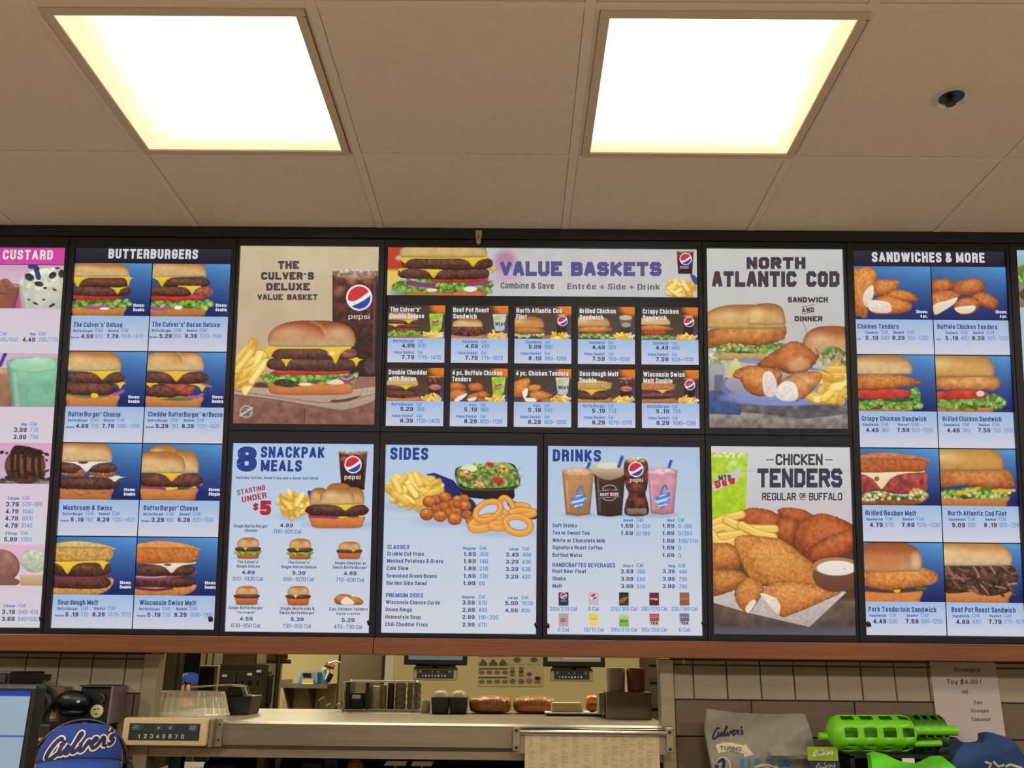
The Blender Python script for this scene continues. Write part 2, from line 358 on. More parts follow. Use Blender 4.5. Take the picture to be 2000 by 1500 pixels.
class BoardSurf:       # zoom coordinates (ox, oy, s) -> menu board plane
    def __init__(s, ox=0, oy=0, k=1.): s.o = (ox, oy, k)
    def __call__(s, x, y, off): return buv(*uv(s.o[0]+np.asarray(x, float)*s.o[2], s.o[1]+np.asarray(y, float)*s.o[2]), off)
    def flat(s, x0, y0, dx, dy, rot, ax, ay):
        X = s.o[0]+ax*s.o[2]; Y = s.o[1]+ay*s.o[2]; k = s.o[2]
        u0, v0 = uv(X, Y); u1, _ = uv(X+1, Y); _, v1 = uv(X, Y+1); ku = (u1-u0)*k; kv = (v1-v0)*k
        lx = (x0-ax+dx)*ku; ly = dy*kv; ca, sa = math.cos(rot), math.sin(rot)
        return u0+lx*ca-ly*sa, v0-(lx*sa+ly*ca)
    def world(s, u, v, off): return buv(u, v, off)

# block display face drawn with straight chamfered strokes
GL = {
 'A': [[(0, 0), (.36, 1), (.64, 1), (1, 0)], [(.17, .3), (.83, .3)]],
 'B': [[(0, 0), (0, 1), (.8, 1), (.97, .86), (.97, .66), (.82, .53), (0, .53)], [(.82, .53), (1, .38), (1, .15), (.82, 0), (0, 0)]],
 'C': [[(1, .7), (1, .84), (.8, 1), (.2, 1), (0, .84), (0, .16), (.2, 0), (.8, 0), (1, .16), (1, .3)]],
 'D': [[(0, 0), (0, 1), (.75, 1), (1, .8), (1, .2), (.75, 0), (0, 0)]],
 'E': [[(1, 1), (0, 1), (0, 0), (1, 0)], [(0, .52), (.8, .52)]], 'F': [[(1, 1), (0, 1), (0, 0)], [(0, .52), (.8, .52)]],
 'G': [[(1, .72), (1, .84), (.8, 1), (.2, 1), (0, .84), (0, .16), (.2, 0), (.8, 0), (1, .16), (1, .48), (.55, .48)]],
 'H': [[(0, 0), (0, 1)], [(1, 0), (1, 1)], [(0, .52), (1, .52)]], 'I': [[(.5, 0), (.5, 1)]],
 'K': [[(0, 0), (0, 1)], [(1, 1), (.15, .5), (1, 0)]], 'L': [[(0, 1), (0, 0), (1, 0)]],
 'N': [[(0, 0), (0, 1)], [(0, 1), (1, 0)], [(1, 0), (1, 1)]],
 'O': [[(.2, 0), (0, .16), (0, .84), (.2, 1), (.8, 1), (1, .84), (1, .16), (.8, 0), (.2, 0)]],
 'R': [[(0, 0), (0, 1), (.8, 1), (1, .84), (1, .64), (.8, .5), (0, .5)], [(.5, .5), (1, 0)]],
 'S': [[(1, .76), (1, .86), (.82, 1), (.18, 1), (0, .86), (0, .66), (.18, .53), (.82, .5), (1, .36), (1, .14), (.82, 0), (.18, 0), (0, .14), (0, .24)]],
 'T': [[(0, 1), (1, 1)], [(.5, 1), (.5, 0)]], 'U': [[(0, 1), (0, .16), (.2, 0), (.8, 0), (1, .16), (1, 1)]],
 'V': [[(0, 1), (.5, 0), (1, 1)]], 'W': [[(0, 1), (.25, 0), (.5, .8), (.75, 0), (1, 1)]],
 'X': [[(0, 0), (1, 1)], [(0, 1), (1, 0)]], "'": [[(.5, 1), (.3, .72)]], '-': [[(0, .5), (1, .5)]]}
def block(ink, x0, x1, yt, yb, txt, col, t=.22, ar=.68, rot=0., gap=.34):
    """display capitals between x0..x1, top yt, baseline yb"""
    h = yb-yt; wd = {'I': .0, "'": .12, ' ': .25, 'W': 1.15}; tk = t*h
    ws = [wd.get(c, ar) for c in txt]; tot = sum(ws)*h + len(txt)*tk + (len(txt)-1)*gap*tk
    k = (x1-x0)/tot; x = x0
    for c, w in zip(txt, ws):
        cw = w*h*k; tkx = tk*k
        if c != ' ':
            for pl in GL[c]:
                P = [(x+tkx/2+(gx*cw if c != 'I' else 0), yb-tk/2-gy*(h-tk)) for gx, gy in pl]
                for (ax, ay), (bx, by) in zip(P[:-1], P[1:]):
                    dx, dy = bx-ax, by-ay; l = math.hypot(dx, dy) or 1; dx /= l; dy /= l
                    tt = .4*tk if c in 'AVWXKRMN' and abs(dx) > .05 and abs(dy) > .05 else 0; e0 = .28*tk if (ax, ay) != P[0] or P[0] == P[-1] else tt; e1 = .28*tk if (bx, by) != P[-1] or P[0] == P[-1] else tt; hx, hy = -dy*tk/2*(k if abs(dy) > .5 else 1), dx*tk/2
                    ax2, ay2, bx2, by2 = ax-dx*e0, ay-dy*e0, bx+dx*e1, by+dy*e1
                    if c in 'BDEFHIKLMNPRT' and abs(dx) < .05: ay2, by2 = ay-dy*tk*.5, by+dy*tk*.5
                    if c == 'U' and abs(dx) < .05:
                        if (ax, ay) == P[0]: ay2 = ay-dy*tk*.5
                        if (bx, by) == P[-1]: by2 = by+dy*tk*.5
                    if c in 'EFLT' and abs(dy) < .05 and not (c in 'EF' and len(pl) == 2 and pl[0][1] == .52): ax2, bx2 = ax-math.copysign(tkx*.5, dx), bx+math.copysign(tkx*.5, dx)
                    ink.poly([(ax2+hx, ay2+hy), (bx2+hx, by2+hy), (bx2-hx, by2-hy), (ax2-hx, ay2-hy)], col)
        x += cw+tkx+gap*tkx
SCRIPT = [[(1.0, 1.55), (.78, 1.85), (.35, 1.4), (.02, .5), (-.02, -.25), (.3, -.5), (.75, -.1), (1.15, .35)],
          [(1.1, 1.0), (1.05, .2), (1.3, .0), (1.65, .5), (1.8, .95), (1.7, .2), (1.9, .0), (2.3, .8), (2.75, 1.9), (2.6, 2.0), (2.35, .9), (2.4, .05), (2.7, .1), (3.0, .5)],
          [(3.0, .95), (3.1, .1), (3.4, .1), (3.75, 1.0), (3.95, .6), (4.3, .75), (4.55, 1.0), (4.3, 1.15), (4.15, .6), (4.4, .05), (4.8, .3), (5.1, 1.0), (5.3, .85), (5.45, .15), (5.6, .1)],
          [(5.95, 1.75), (5.85, 1.4)], [(6.3, .95), (6.0, .95), (6.05, .65), (6.35, .4), (6.2, .05), (5.85, .12)]]
def script(ink, ox, oy, ux, uy, w, col, lift=0., shear=0.):
    """hand script word: unit vectors ux (along) and uy (up) in picture units"""
    for st in SCRIPT:
        ink.line([(ox+a*ux[0]+b*uy[0], oy+a*ux[1]+b*uy[1]) for a, b in st], w, col, True, lift, 9)
# ---------------------------------------------------------------- printed pictures: colours computed per vertex of a fine mesh
_RN = np.random.RandomState(3).rand(256, 256)
def vnoise(x, y, o=2):
    r = 0; a = 1.; t = 0
    for i in range(o):
        xi = np.floor(x).astype(int); yi = np.floor(y).astype(int); fx = x-xi; fy = y-yi
        fx = fx*fx*(3-2*fx); fy = fy*fy*(3-2*fy)
        g = lambda p, q: _RN[(yi+q) & 255, (xi+p) & 255]
        r = r+a*((g(0, 0)*(1-fx)+g(1, 0)*fx)*(1-fy)+(g(0, 1)*(1-fx)+g(1, 1)*fx)*fy); t += a; a *= .5
        x = x*2.03+17; y = y*2.03+31
    return r/t*2-1
class Pic:
    def __init__(s, name, parent, rect, zoom, step=1.45, off=.0, m=None, plane=None, ysel=None):
        """rect in (u,v) on the board (or x,z on an upright plane at depth plane); zoom=(ox,oy,k) drawing units"""
        u0, v0, u1, v1 = rect; s.name = name; s.parent = parent; s.off = off; s.m = m or M_PRINT; s.pl = plane; step *= .82
        mid = s.w(np.array([(u0+u1)/2, (u0+u1)/2+.01]), np.array([(v0+v1)/2]*2)); px, py = proj(mid); den = abs(px[1]-px[0])/.01
        nu = max(2, int((u1-u0)*den/step)+1); nv = max(2, int(abs(v1-v0)*den/step)+1)
        U = np.linspace(u0, u1, nu); Vv = np.linspace(v0, v1, nv)
        if ysel is not None:      # fine rows only inside given v ranges
            keep = [i for i in range(nv) if i in (0, nv-1) or i % 7 == 0 or any(a-.004 <= Vv[i] <= b+.004 for a, b in ysel)]
            Vv = Vv[keep]; nv = len(Vv)
        s.nu, s.nv = nu, nv; s.U, s.V = [a.ravel() for a in np.meshgrid(U, Vv)]
        s.P = s.w(s.U, s.V); px, py = proj(s.P); ox, oy, k = zoom; s.k = k; s.pw = 1.
        s.x = (px-ox)/k; s.y = (py-oy)/k; s.C = np.ones((len(s.x), 3))*.5
    def w(s, u, v):
        return buv(u, v, s.off) if s.pl is None else np.stack([u, np.full_like(u, s.pl-s.off), v], -1)
    def c(s, col): return np.array(col, float)/255.
    def fill(s, c, n=0, ns=30): s.C[:] = s.c(c)+(vnoise(s.x/ns, s.y/ns, 3)[:, None]*n/255. if n else 0)
    def grad(s, a, b, y0, y1, x0=None, x1=None, al=1.):
        t = np.clip((s.y-y0)/(y1-y0), 0, 1)[:, None]; q = s.c(a)*(1-t)+s.c(b)*t
        if x0 is None: s.C[:] = q
        else:
            mk = ((s.x >= x0) & (s.x <= x1))[:, None]*al*((s.y >= y0-1) & (s.y <= y1+1))[:, None]; s.C[:] = s.C*(1-mk)+q*mk
    cm = None
    def _mix(s, idx, m, q):
        if s.cm is not None: m = m*s.cm[idx]
        s.C[idx] = s.C[idx]*(1-m[:, None])+q*m[:, None]
    def _box(s, x0, y0, x1, y1): return np.nonzero((s.x > x0) & (s.x < x1) & (s.y > y0) & (s.y < y1))[0]
    def _col(s, x, y, col, col2, y0, y1, noise, sd, edge):
        t = np.clip((y-y0)/max(y1-y0, 1e-3), 0, 1)[:, None]**s.pw
        q = s.c(col)*(1-t)+s.c(col2 if col2 is not None else col)*t
        if noise: q = q*(1+(vnoise(x/noise[1], y/noise[1], 3)*noise[0]*2)[:, None])
        if edge: q = q*(1-edge[0]*np.exp(-np.maximum(sd, 0)/edge[1])[:, None])
        return q
    def ell(s, cx, cy, rx, ry, col, col2=None, rot=0, soft=3, noise=None, edge=None, al=1.):
        R = max(rx, ry)+soft*2; i = s._box(cx-R, cy-R, cx+R, cy+R)
        if not len(i): return
        x, y = s.x[i]-cx, s.y[i]-cy; ca, sa = math.cos(rot), math.sin(rot); a, b = x*ca+y*sa, -x*sa+y*ca
        d = np.sqrt((a/rx)**2+(b/ry)**2)+1e-6; sd = (1-d)*min(rx, ry)
        m = np.clip(sd/soft+.5, 0, 1)*al
        s._mix(i, m, s._col(s.x[i], s.y[i], col, col2, cy-ry, cy+ry, noise, sd, edge))
    def blob(s, pts, col, col2=None, soft=3, noise=None, edge=None, smooth=True, al=1., wob=0, keep=False):
        P = catmull(pts, 4, True) if smooth else np.array(pts, float)
        x0, y0 = P.min(0); x1, y1 = P.max(0); i = s._box(x0-soft*2, y0-soft*2, x1+soft*2, y1+soft*2)
        if not len(i): return
        x, y = s.x[i], s.y[i]
        if wob: xx = x+vnoise(x/wob/2, y/wob/2+9)*wob; yy = y+vnoise(x/wob/2+40, y/wob/2)*wob
        else: xx, yy = x, y
        A = P; B = np.roll(P, -1, 0); D = B-A; ins = np.zeros(len(i), bool); best = np.full(len(i), 1e12)
        for (ax, ay), (dx, dy) in zip(A, D):
            t = np.clip(((xx-ax)*dx+(yy-ay)*dy)/max(dx*dx+dy*dy, 1e-9), 0, 1)
            best = np.minimum(best, (xx-ax-t*dx)**2+(yy-ay-t*dy)**2)
            if abs(dy) > 1e-9:
                c = ((ay > yy) != (ay+dy > yy)) & (xx < dx*(yy-ay)/dy+ax); ins ^= c
        sd = np.sqrt(best)*np.where(ins, 1, -1)
        s._mix(i, np.clip(sd/soft+.5, 0, 1)*al, s._col(x, y, col, col2, y0, y1, noise, sd, edge))
        if keep: s.cm = np.zeros(len(s.x)); s.cm[i] = np.clip(sd/soft+.5, 0, 1)
    def line(s, pts, w, col, soft=2, al=1., smooth=True):
        P = catmull(pts, 4) if smooth and len(pts) > 2 else np.array(pts, float)
        x0, y0 = P.min(0)-w-soft; x1, y1 = P.max(0)+w+soft; i = s._box(x0, y0, x1, y1)
        if not len(i): return
        x, y = s.x[i], s.y[i]; best = np.full(len(i), 1e12)
        for (ax, ay), (bx, by) in zip(P[:-1], P[1:]):
            dx, dy = bx-ax, by-ay; t = np.clip(((x-ax)*dx+(y-ay)*dy)/max(dx*dx+dy*dy, 1e-9), 0, 1)
            best = np.minimum(best, (x-ax-t*dx)**2+(y-ay-t*dy)**2)
        s._mix(i, np.clip((w/2-np.sqrt(best))/soft+.5, 0, 1)*al, s.c(col)[None, :].repeat(len(i), 0))
    def rect(s, x0, y0, x1, y1, col, col2=None, soft=1.5, noise=None, al=1.):
        s.blob([(x0, y0), (x1, y0), (x1, y1), (x0, y1)], col, col2, soft, noise, None, False, al)
    def done(s, label=None):
        C = lin(np.clip(s.C, 0, 1)); V = s.P-ORG[s.parent.name]; nu, nv = s.nu, s.nv
        i = np.arange(nu*nv).reshape(nv, nu); F = np.stack([i[:-1, :-1], i[1:, :-1], i[1:, 1:], i[:-1, 1:]], -1).reshape(-1, 4)
        me = bpy.data.meshes.new(s.name); me.vertices.add(len(V)); me.vertices.foreach_set('co', V.ravel())
        me.loops.add(F.size); me.loops.foreach_set('vertex_index', F.ravel()); me.polygons.add(len(F))
        me.polygons.foreach_set('loop_start', np.arange(len(F))*4); me.update(calc_edges=True)
        a = me.color_attributes.new('Col', 'FLOAT_COLOR', 'POINT'); a.data.foreach_set('color', np.concatenate([C, np.ones((len(C), 1))], 1).ravel())
        o = link_mesh(s.name, me, s.m, s.parent)
        if label: o['label'] = label
        return o
    # ---- food parts, all in drawing units
    def bun(s, x0, x1, y0, y1, top=(206, 138, 70), bot=(242, 216, 162), lobes=1, hl=True):
        w = x1-x0; h = y1-y0; g = s.k and 1
        pts = [(x0, y1-.06*h), (x0-.01*w, y0+.6*h), (x0+.07*w, y0+.26*h), (x0+.25*w, y0+.05*h), (x0+.5*w, y0), (x0+.75*w, y0+.04*h), (x0+.93*w, y0+.24*h), (x1, y0+.6*h), (x1-.01*w, y1-.08*h), (x0+.9*w, y1), (x0+.1*w, y1)]
        s.pw = 1.7; s.blob(pts, [c*.93 for c in top], [c*.97 for c in bot], 4, (.04, w*.05), (.34, h*.10), keep=True); s.pw = 1.
        s.ell(x0+.5*w, y0+.16*h, w*.40, h*.16, [c*.84 for c in top], soft=h*.3, al=.75)
        if lobes > 1:
            s.ell(x0+.24*w, y0+.42*h, w*.20, h*.20, bot, soft=h*.34, al=.55); s.ell(x0+.80*w, y0+.46*h, w*.13, h*.2, bot, soft=h*.3, al=.6)
            s.line([(x0+.46*w, y0+.03*h), (x0+.56*w, y0+.22*h), (x0+.62*w, y0+.52*h)], w*.018, [c*.72 for c in top], w*.05, .6)
            s.line([(x0+.49*w, y0+.04*h), (x0+.60*w, y0+.22*h), (x0+.655*w, y0+.48*h)], w*.014, bot, w*.04, .5)
        elif hl: s.ell(x0+.30*w, y0+.44*h, w*.16, h*.17, (250, 230, 182), soft=h*.34, al=.55); s.ell(x0+.66*w, y0+.55*h, w*.2, h*.16, bot, soft=h*.3, al=.35)
        s.cm = None
        s.line([(x0+.05*w, y1-.02*h), (x0+.5*w, y1+.0*h), (x0+.95*w, y1-.03*h)], h*.03, (150, 100, 50), h*.05, .6)
    def patty(s, x0, x1, y0, y1, col=(122, 72, 56), col2=(74, 40, 34)):
        h = y1-y0; w = x1-x0; e = min(h*.5, w*.2)
        pts = [(x0, y0+.55*h), (x0+e, y0+.08*h), (x0+w*.35, y0-.04*h), (x0+.65*w, y0+.02*h), (x1-e, y0+.06*h), (x1, y0+.5*h), (x1-e, y1-.06*h), (x0+.6*w, y1+.03*h), (x0+.3*w, y1-.02*h), (x0+e, y1-.08*h)]
        s.blob(pts, col, col2, 3, (.22, h*.2), (.4, h*.14), wob=h*.04); s.ell(x0+.3*w, y0+.3*h, w*.2, h*.12, (150, 96, 76), soft=h*.35, al=.35, noise=(.3, h*.12))
        s.ell(x0+.6*w, y0+.35*h, w*.25, h*.18, (150, 98, 78), soft=h*.4, al=.35, noise=(.4, h*.1))
    def cheese(s, x0, x1, y0, tips, t=16, col=(240, 206, 62), col2=(226, 184, 44)):
        pts = [(x0, y0), (x1, y0), (x1, y0+t*.6)]
        for cx, cy, w in sorted(tips, reverse=True): dd = cy-y0-t; pts += [(cx+w*1.25, y0+t), (cx+w*.8, y0+t+dd*.10), (cx+w*.42, y0+t+dd*.36), (cx+w*.08, cy-dd*.06), (cx, cy), (cx-w*.08, cy-dd*.06), (cx-w*.42, y0+t+dd*.36), (cx-w*.8, y0+t+dd*.10), (cx-w*1.25, y0+t)]
        pts += [(x0, y0+t*.6)]
        s.blob([(a, b+5) for a, b in pts], (70, 40, 30), None, 7, al=.45, smooth=False)
        s.blob(pts, col, col2, 3, None, (.14, 6), False); s.line([(x0+4, y0+t*.4), ((x0+x1)/2, y0+t*.45), (x1-4, y0+t*.4)], t*.22, (252, 228, 110), t*.3, .6)
    def leaf(s, x0, x1, y0, y1, n=26, seed=1, cols=((140, 190, 72), (104, 160, 48), (180, 212, 112), (84, 134, 40), (152, 196, 84))):
        r = random.Random(seed); w = x1-x0; h = y1-y0
        s.blob([(x0+.02*w, y0+.35*h), (x0+.5*w, y0+.05*h), (x1-.02*w, y0+.3*h), (x1-.03*w, y0+.7*h), (x0+.5*w, y0+.85*h), (x0+.04*w, y0+.7*h)], (96, 134, 48), (66, 92, 32), 5, (.25, h*.2), wob=h*.15)
        for i in range(n):
            cx = x0+w*(i+.5)/n+r.uniform(-.02, .02)*w; cy = y0+h*r.uniform(.25, .8); a = r.uniform(-1.2, 1.2); q = w/n*r.uniform(.8, 1.4)
            s.ell(cx, cy, q, h*r.uniform(.14, .30), r.choice(cols), r.choice(cols), a, h*.08, (.1, h*.15), (.35, h*.06))
            if i % 2: s.line([(cx-q, cy+h*.1), (cx-q*.3, cy-h*.1), (cx+q*.4, cy+h*.12), (cx+q, cy-h*.05)], h*.045, (206, 226, 150), h*.05, .7)
    def bottom(s, x0, x1, y0, y1, col=(222, 150, 84), col2=(176, 104, 54)):
        h = y1-y0; w = x1-x0
        s.blob([(x0, y0), (x0+.5*w, y0-.02*h), (x1, y0), (x1-.01*w, y0+.6*h), (x1-.07*w, y1), (x0+.5*w, y1+.06*h), (x0+.07*w, y1), (x0+.01*w, y0+.6*h)], col, col2, 4, (.04, h*.3), (.2, h*.15))
    def toast(s, x0, x1, y0, y1, col=(216, 158, 84), col2=(176, 112, 48), up=True):
        h = y1-y0; w = x1-x0
        if up:
            s.blob([(x0, y0+.22*h), (x0+.4*w, y0), (x0+.8*w, y0+.12*h), (x1, y0+.3*h), (x1, y0+.42*h), (x0, y0+.45*h)], [min(255, c+22) for c in col], col, 4, (.08, w*.04))
            s.blob([(x0, y0+.34*h), (x0+.6*w, y0+.3*h), (x1, y0+.36*h), (x1-.01*w, y1-.06*h), (x0+.7*w, y1), (x0, y1)], col, col2, 4, (.12, w*.03), (.25, h*.07))
        else:
            s.blob([(x0, y0+.3*h), (x0+.6*w, y0+.2*h), (x1, y0), (x1, y0+.5*h), (x0+.8*w, y1-.05*h), (x0+.3*w, y1), (x0, y1-.1*h)], col, col2, 4, (.1, w*.03), (.2, h*.08))
    def crumb(s, pts, col=(206, 128, 62), col2=(160, 86, 38), g=9, seed=1, hi=(234, 170, 96)):
        P = np.array(pts, float); s.blob(pts, col, col2, 3, (.13, g*1.2), (.32, g*.9), wob=g*.25)
        c = P.mean(0); s.blob(c+(P-c)*.6-np.array([0, g*.4]), hi, col, g*2.5, (.14, g), al=.5)
    def fries(s, cx, cy, rx, ry, n, L, W, seed=1, fan=None):
        r = random.Random(seed)
        for i in range(n):
            a = r.uniform(0, 2*math.pi); q = math.sqrt(r.random()); x = cx+rx*q*math.cos(a); y = cy+ry*q*math.sin(a)
            t = r.uniform(-1.2, 1.2) if fan is None else fan+r.uniform(-.6, .6)
            l = L*r.uniform(.6, 1.1)/2; c = r.choice(((242, 208, 100), (228, 184, 76), (250, 224, 130), (212, 160, 58)))
            s.line([(x-l*math.cos(t), y-l*math.sin(t)+W*.25), (x+l*math.cos(t), y+l*math.sin(t)+W*.25)], W*1.1, (190, 136, 50), W*.35, .7)
            s.line([(x-l*math.cos(t), y-l*math.sin(t)), (x+l*math.cos(t), y+l*math.sin(t))], W, c, W*.25)
            s.line([(x-l*.8*math.cos(t), y-l*.8*math.sin(t)-W*.2), (x+l*.8*math.cos(t), y+l*.8*math.sin(t)-W*.2)], W*.25, (255, 240, 168), W*.3, .6)
    def globe(s, cx, cy, r, al=1.):
        s.ell(cx, cy, r*1.06, r*1.06, (236, 232, 238), soft=2, al=al); 
        s.ell(cx, cy, r*.94, r*.94, (238, 236, 240), soft=2, al=al)
        i = s._box(cx-r, cy-r, cx+r, cy+r)
        if not len(i): return
        x = (s.x[i]-cx)/r; y = (s.y[i]-cy)/r; ins = np.clip((.92-np.sqrt(x*x+y*y))*r/2+.5, 0, 1)
        f1 = -.34*x**2-.62*x+.12+.25*x**3; f2 = .0-.5*x-.05*x**3+.42-.16*x**2
        s._mix(i, ins*np.clip((f1-y-.02)*r/2+.5, 0, 1)*al, np.tile(s.c((204, 44, 56)), (len(i), 1)))
        s._mix(i, ins*np.clip((y-f2)*r/2+.5, 0, 1)*al, np.tile(s.c((32, 66, 156)), (len(i), 1)))
    def cola(s, x0, x1, y0, y1, taper=.06, logo=None, al=1.):
        w = x1-x0; h = y1-y0; t = taper*w
        s.blob([(x0, y0), (x1, y0), (x1-t, y1), (x0+t, y1)], (92, 44, 34), (40, 20, 18), 4, (.35, w*.09), (.4, w*.04), False, al)
        s.ell((x0+x1)/2, y0+h*.03, w*.5, h*.05, (206, 190, 176), (150, 110, 90), soft=w*.05, noise=(.3, w*.05), al=al*.85)
        for i in range(9):
            s.ell(x0+w*(.12+.76*_RN[5, i*3]), y0+h*(.08+.25*_RN[9, i*5]), w*.09, w*.06, (186, 128, 88), soft=w*.06, al=.4*al)
        s.line([(x0+.93*w, y0+.1*h), (x0+.9*w, y1-.05*h)], w*.03, (190, 160, 150), w*.04, .4*al)
        if logo: s.globe(logo[0], logo[1], logo[2], al)
    def cup(s, x0, x1, y0, y1, top, body, taper=.12):
        w = x1-x0; h = y1-y0; t = taper*w
        s.blob([(x0, y0+.08*h), (x1, y0+.08*h), (x1-t, y1-.02*h), (x0+.5*w, y1+.01*h), (x0+t, y1-.02*h)], body, [c*.82 for c in body], 3, (.05, w*.2), (.25, w*.06), False)
        s.ell((x0+x1)/2, y0+.1*h, w*.5, h*.085, [min(255, c*1.08) for c in top], top, soft=3, noise=(.1, w*.1), edge=(.25, w*.03))
        s.line([(x0+.01*w, y0+.22*h), (x0+.5*w, y0+.25*h), (x1-.01*w, y0+.22*h)], 3, [c*.8 for c in body], 3, .6)
        s.line([(x0+.14*w, y0+.3*h), (x0+.2*w, y1-.1*h)], w*.05, (255, 250, 245), w*.06, .3)
    def onion(s, x0, x1, y, w=14, col=(150, 66, 120)):
        s.line([(x0, y), ((x0+x1)/2, y+w*.5), (x1, y-w*.2)], w, col, 4); s.line([(x0, y-w*.3), ((x0+x1)/2, y+w*.2), (x1, y-w*.5)], w*.25, (224, 176, 208), 3, .8)
    def tom(s, x0, x1, y0, y1):
        h = y1-y0
        s.blob([(x0, y0+.3*h), ((x0+x1)/2, y0), (x1, y0+.2*h), (x1, y1-.2*h), ((x0+x1)/2, y1), (x0, y1-.1*h)], (214, 74, 54), (178, 40, 34), 3, (.1, h*.6), (.25, 4))
# ---------------------------------------------------------------- menu board cabinets
TI = (54, 72, 130); SB = (70, 104, 176); PR = (62, 62, 112); CA = (96, 140, 204); WH = (222, 224, 232)
def UVR(tl, br):
    u0, v0 = uv(*tl); u1, v1 = uv(*br); return (float(u0), float(v0), float(u1), float(v1))
def cabinet(name, label, rects, outer, lip=.010, col=None, latches=()):
    """one light box: black body with recessed openings for each printed panel rect"""
    u0, v0, u1, v1 = outer
    r = thing(name, label, 'menu board', tuple(buv((u0+u1)/2, v1, 0)))
    mb = MB()
    def bar(a, b, c, d, h=lip):
        if c-a < 1e-4 or d-b < 1e-4: return
        f = [buv(a, b, h), buv(c, b, h), buv(c, d, h), buv(a, d, h)]; k = [buv(a, b, -.05), buv(c, b, -.05), buv(c, d, -.05), buv(a, d, -.05)]
        mb.hexa(f, k)
    g = .0012
    x0 = min(q[0] for q in rects); y0 = min(q[1] for q in rects); x1 = max(q[2] for q in rects); y1 = max(q[3] for q in rects)
    bar(u0+g, v0+g, u1-g, y0); bar(u0+g, y1, u1-g, v1-g); bar(u0+g, y0, x0, y1); bar(x1, y0, u1-g, y1)
    mb.build('frame', col or M_BLACK, r)
    b = MB(); b.hexa([buv(x0, y0, -.004), buv(x1, y0, -.004), buv(x1, y1, -.004), buv(x0, y1, -.004)], [buv(x0, y0, -.05), buv(x1, y0, -.05), buv(x1, y1, -.05), buv(x0, y1, -.05)])
    b.build('back_panel', M_BLACKB, r)
    for (px, py) in latches:
        q = MB(); a, c = uv(px, py); f = float(a), float(c)
        q.lathe(buv(f[0], f[1], lip-.001), [(.007, 0), (.007, .003), (.005, .005), (.003, .006)], 12, tuple(BN))
        q.hexa([buv(f[0]-.004, f[1], lip+.004), buv(f[0]+.008, f[1]-.002, lip+.004), buv(f[0]+.008, f[1]+.009, lip+.004), buv(f[0]-.004, f[1]+.010, lip+.004)],
               [buv(f[0]-.004, f[1], lip-.002), buv(f[0]+.008, f[1]-.002, lip-.002), buv(f[0]+.008, f[1]+.009, lip-.002), buv(f[0]-.004, f[1]+.010, lip-.002)])
        q.build('latch', M_BLK, r, smooth=True)
    return r
def uu(x, y=860): return float(uv(x, y)[0])
def vv(y, x=1000): return float(uv(x, y)[1])
# cabinet outlines (u boundaries at the gaps, v boundaries)
VT = vv(470); VM = vv(846); VBOT = vv(1247)
b_u = [uu(-95, 860), uu(112), uu(447), uu(743), uu(1060, 1060), uu(1376.5, 900), uu(1663.5, 860), uu(1988, 860), uu(2090)]
# blue-to-white backlight tint used by price panels
PB0 = (158, 186, 224); PB1 = (205, 206, 222)

# ---- burger board and sandwich board
def tile_texts(ink, x, y, k, title, tw, rows, sh=0):
    """x,y: title left, baseline in picture px; k local scale"""
    X = lambda d: x+d*k
    ink.text(x, y, title, 9.6*k, tw, 'l', TI, .022)
    a, b = rows
    ink.text(X(a[1]), y+9.8*k, a[0], 5.2*k, a[2]*k, 'l', SB, .03); ink.text(X(a[3]), y+9.8*k, 'Cal', 7.2*k, 13*k, 'l', CA, 0)
    ink.text(X(a[4]), y+9.8*k, 'Basket', 5.2*k, 21*k, 'l', SB, .03); ink.text(X(a[5]), y+9.8*k, 'Cal', 7.2*k, 13.4*k, 'l', CA, 0)
    for t, dx, w, h, c, bo in b:
        ink.text(X(dx), y+22*k, t, h*k, w*k if w else None, 'l', c, bo)
    for d in (a[3]-2.5, a[5]-3): ink.line([(X(d), y+14*k), (X(d-.6), y+23.5*k)], .6, (150, 176, 214))

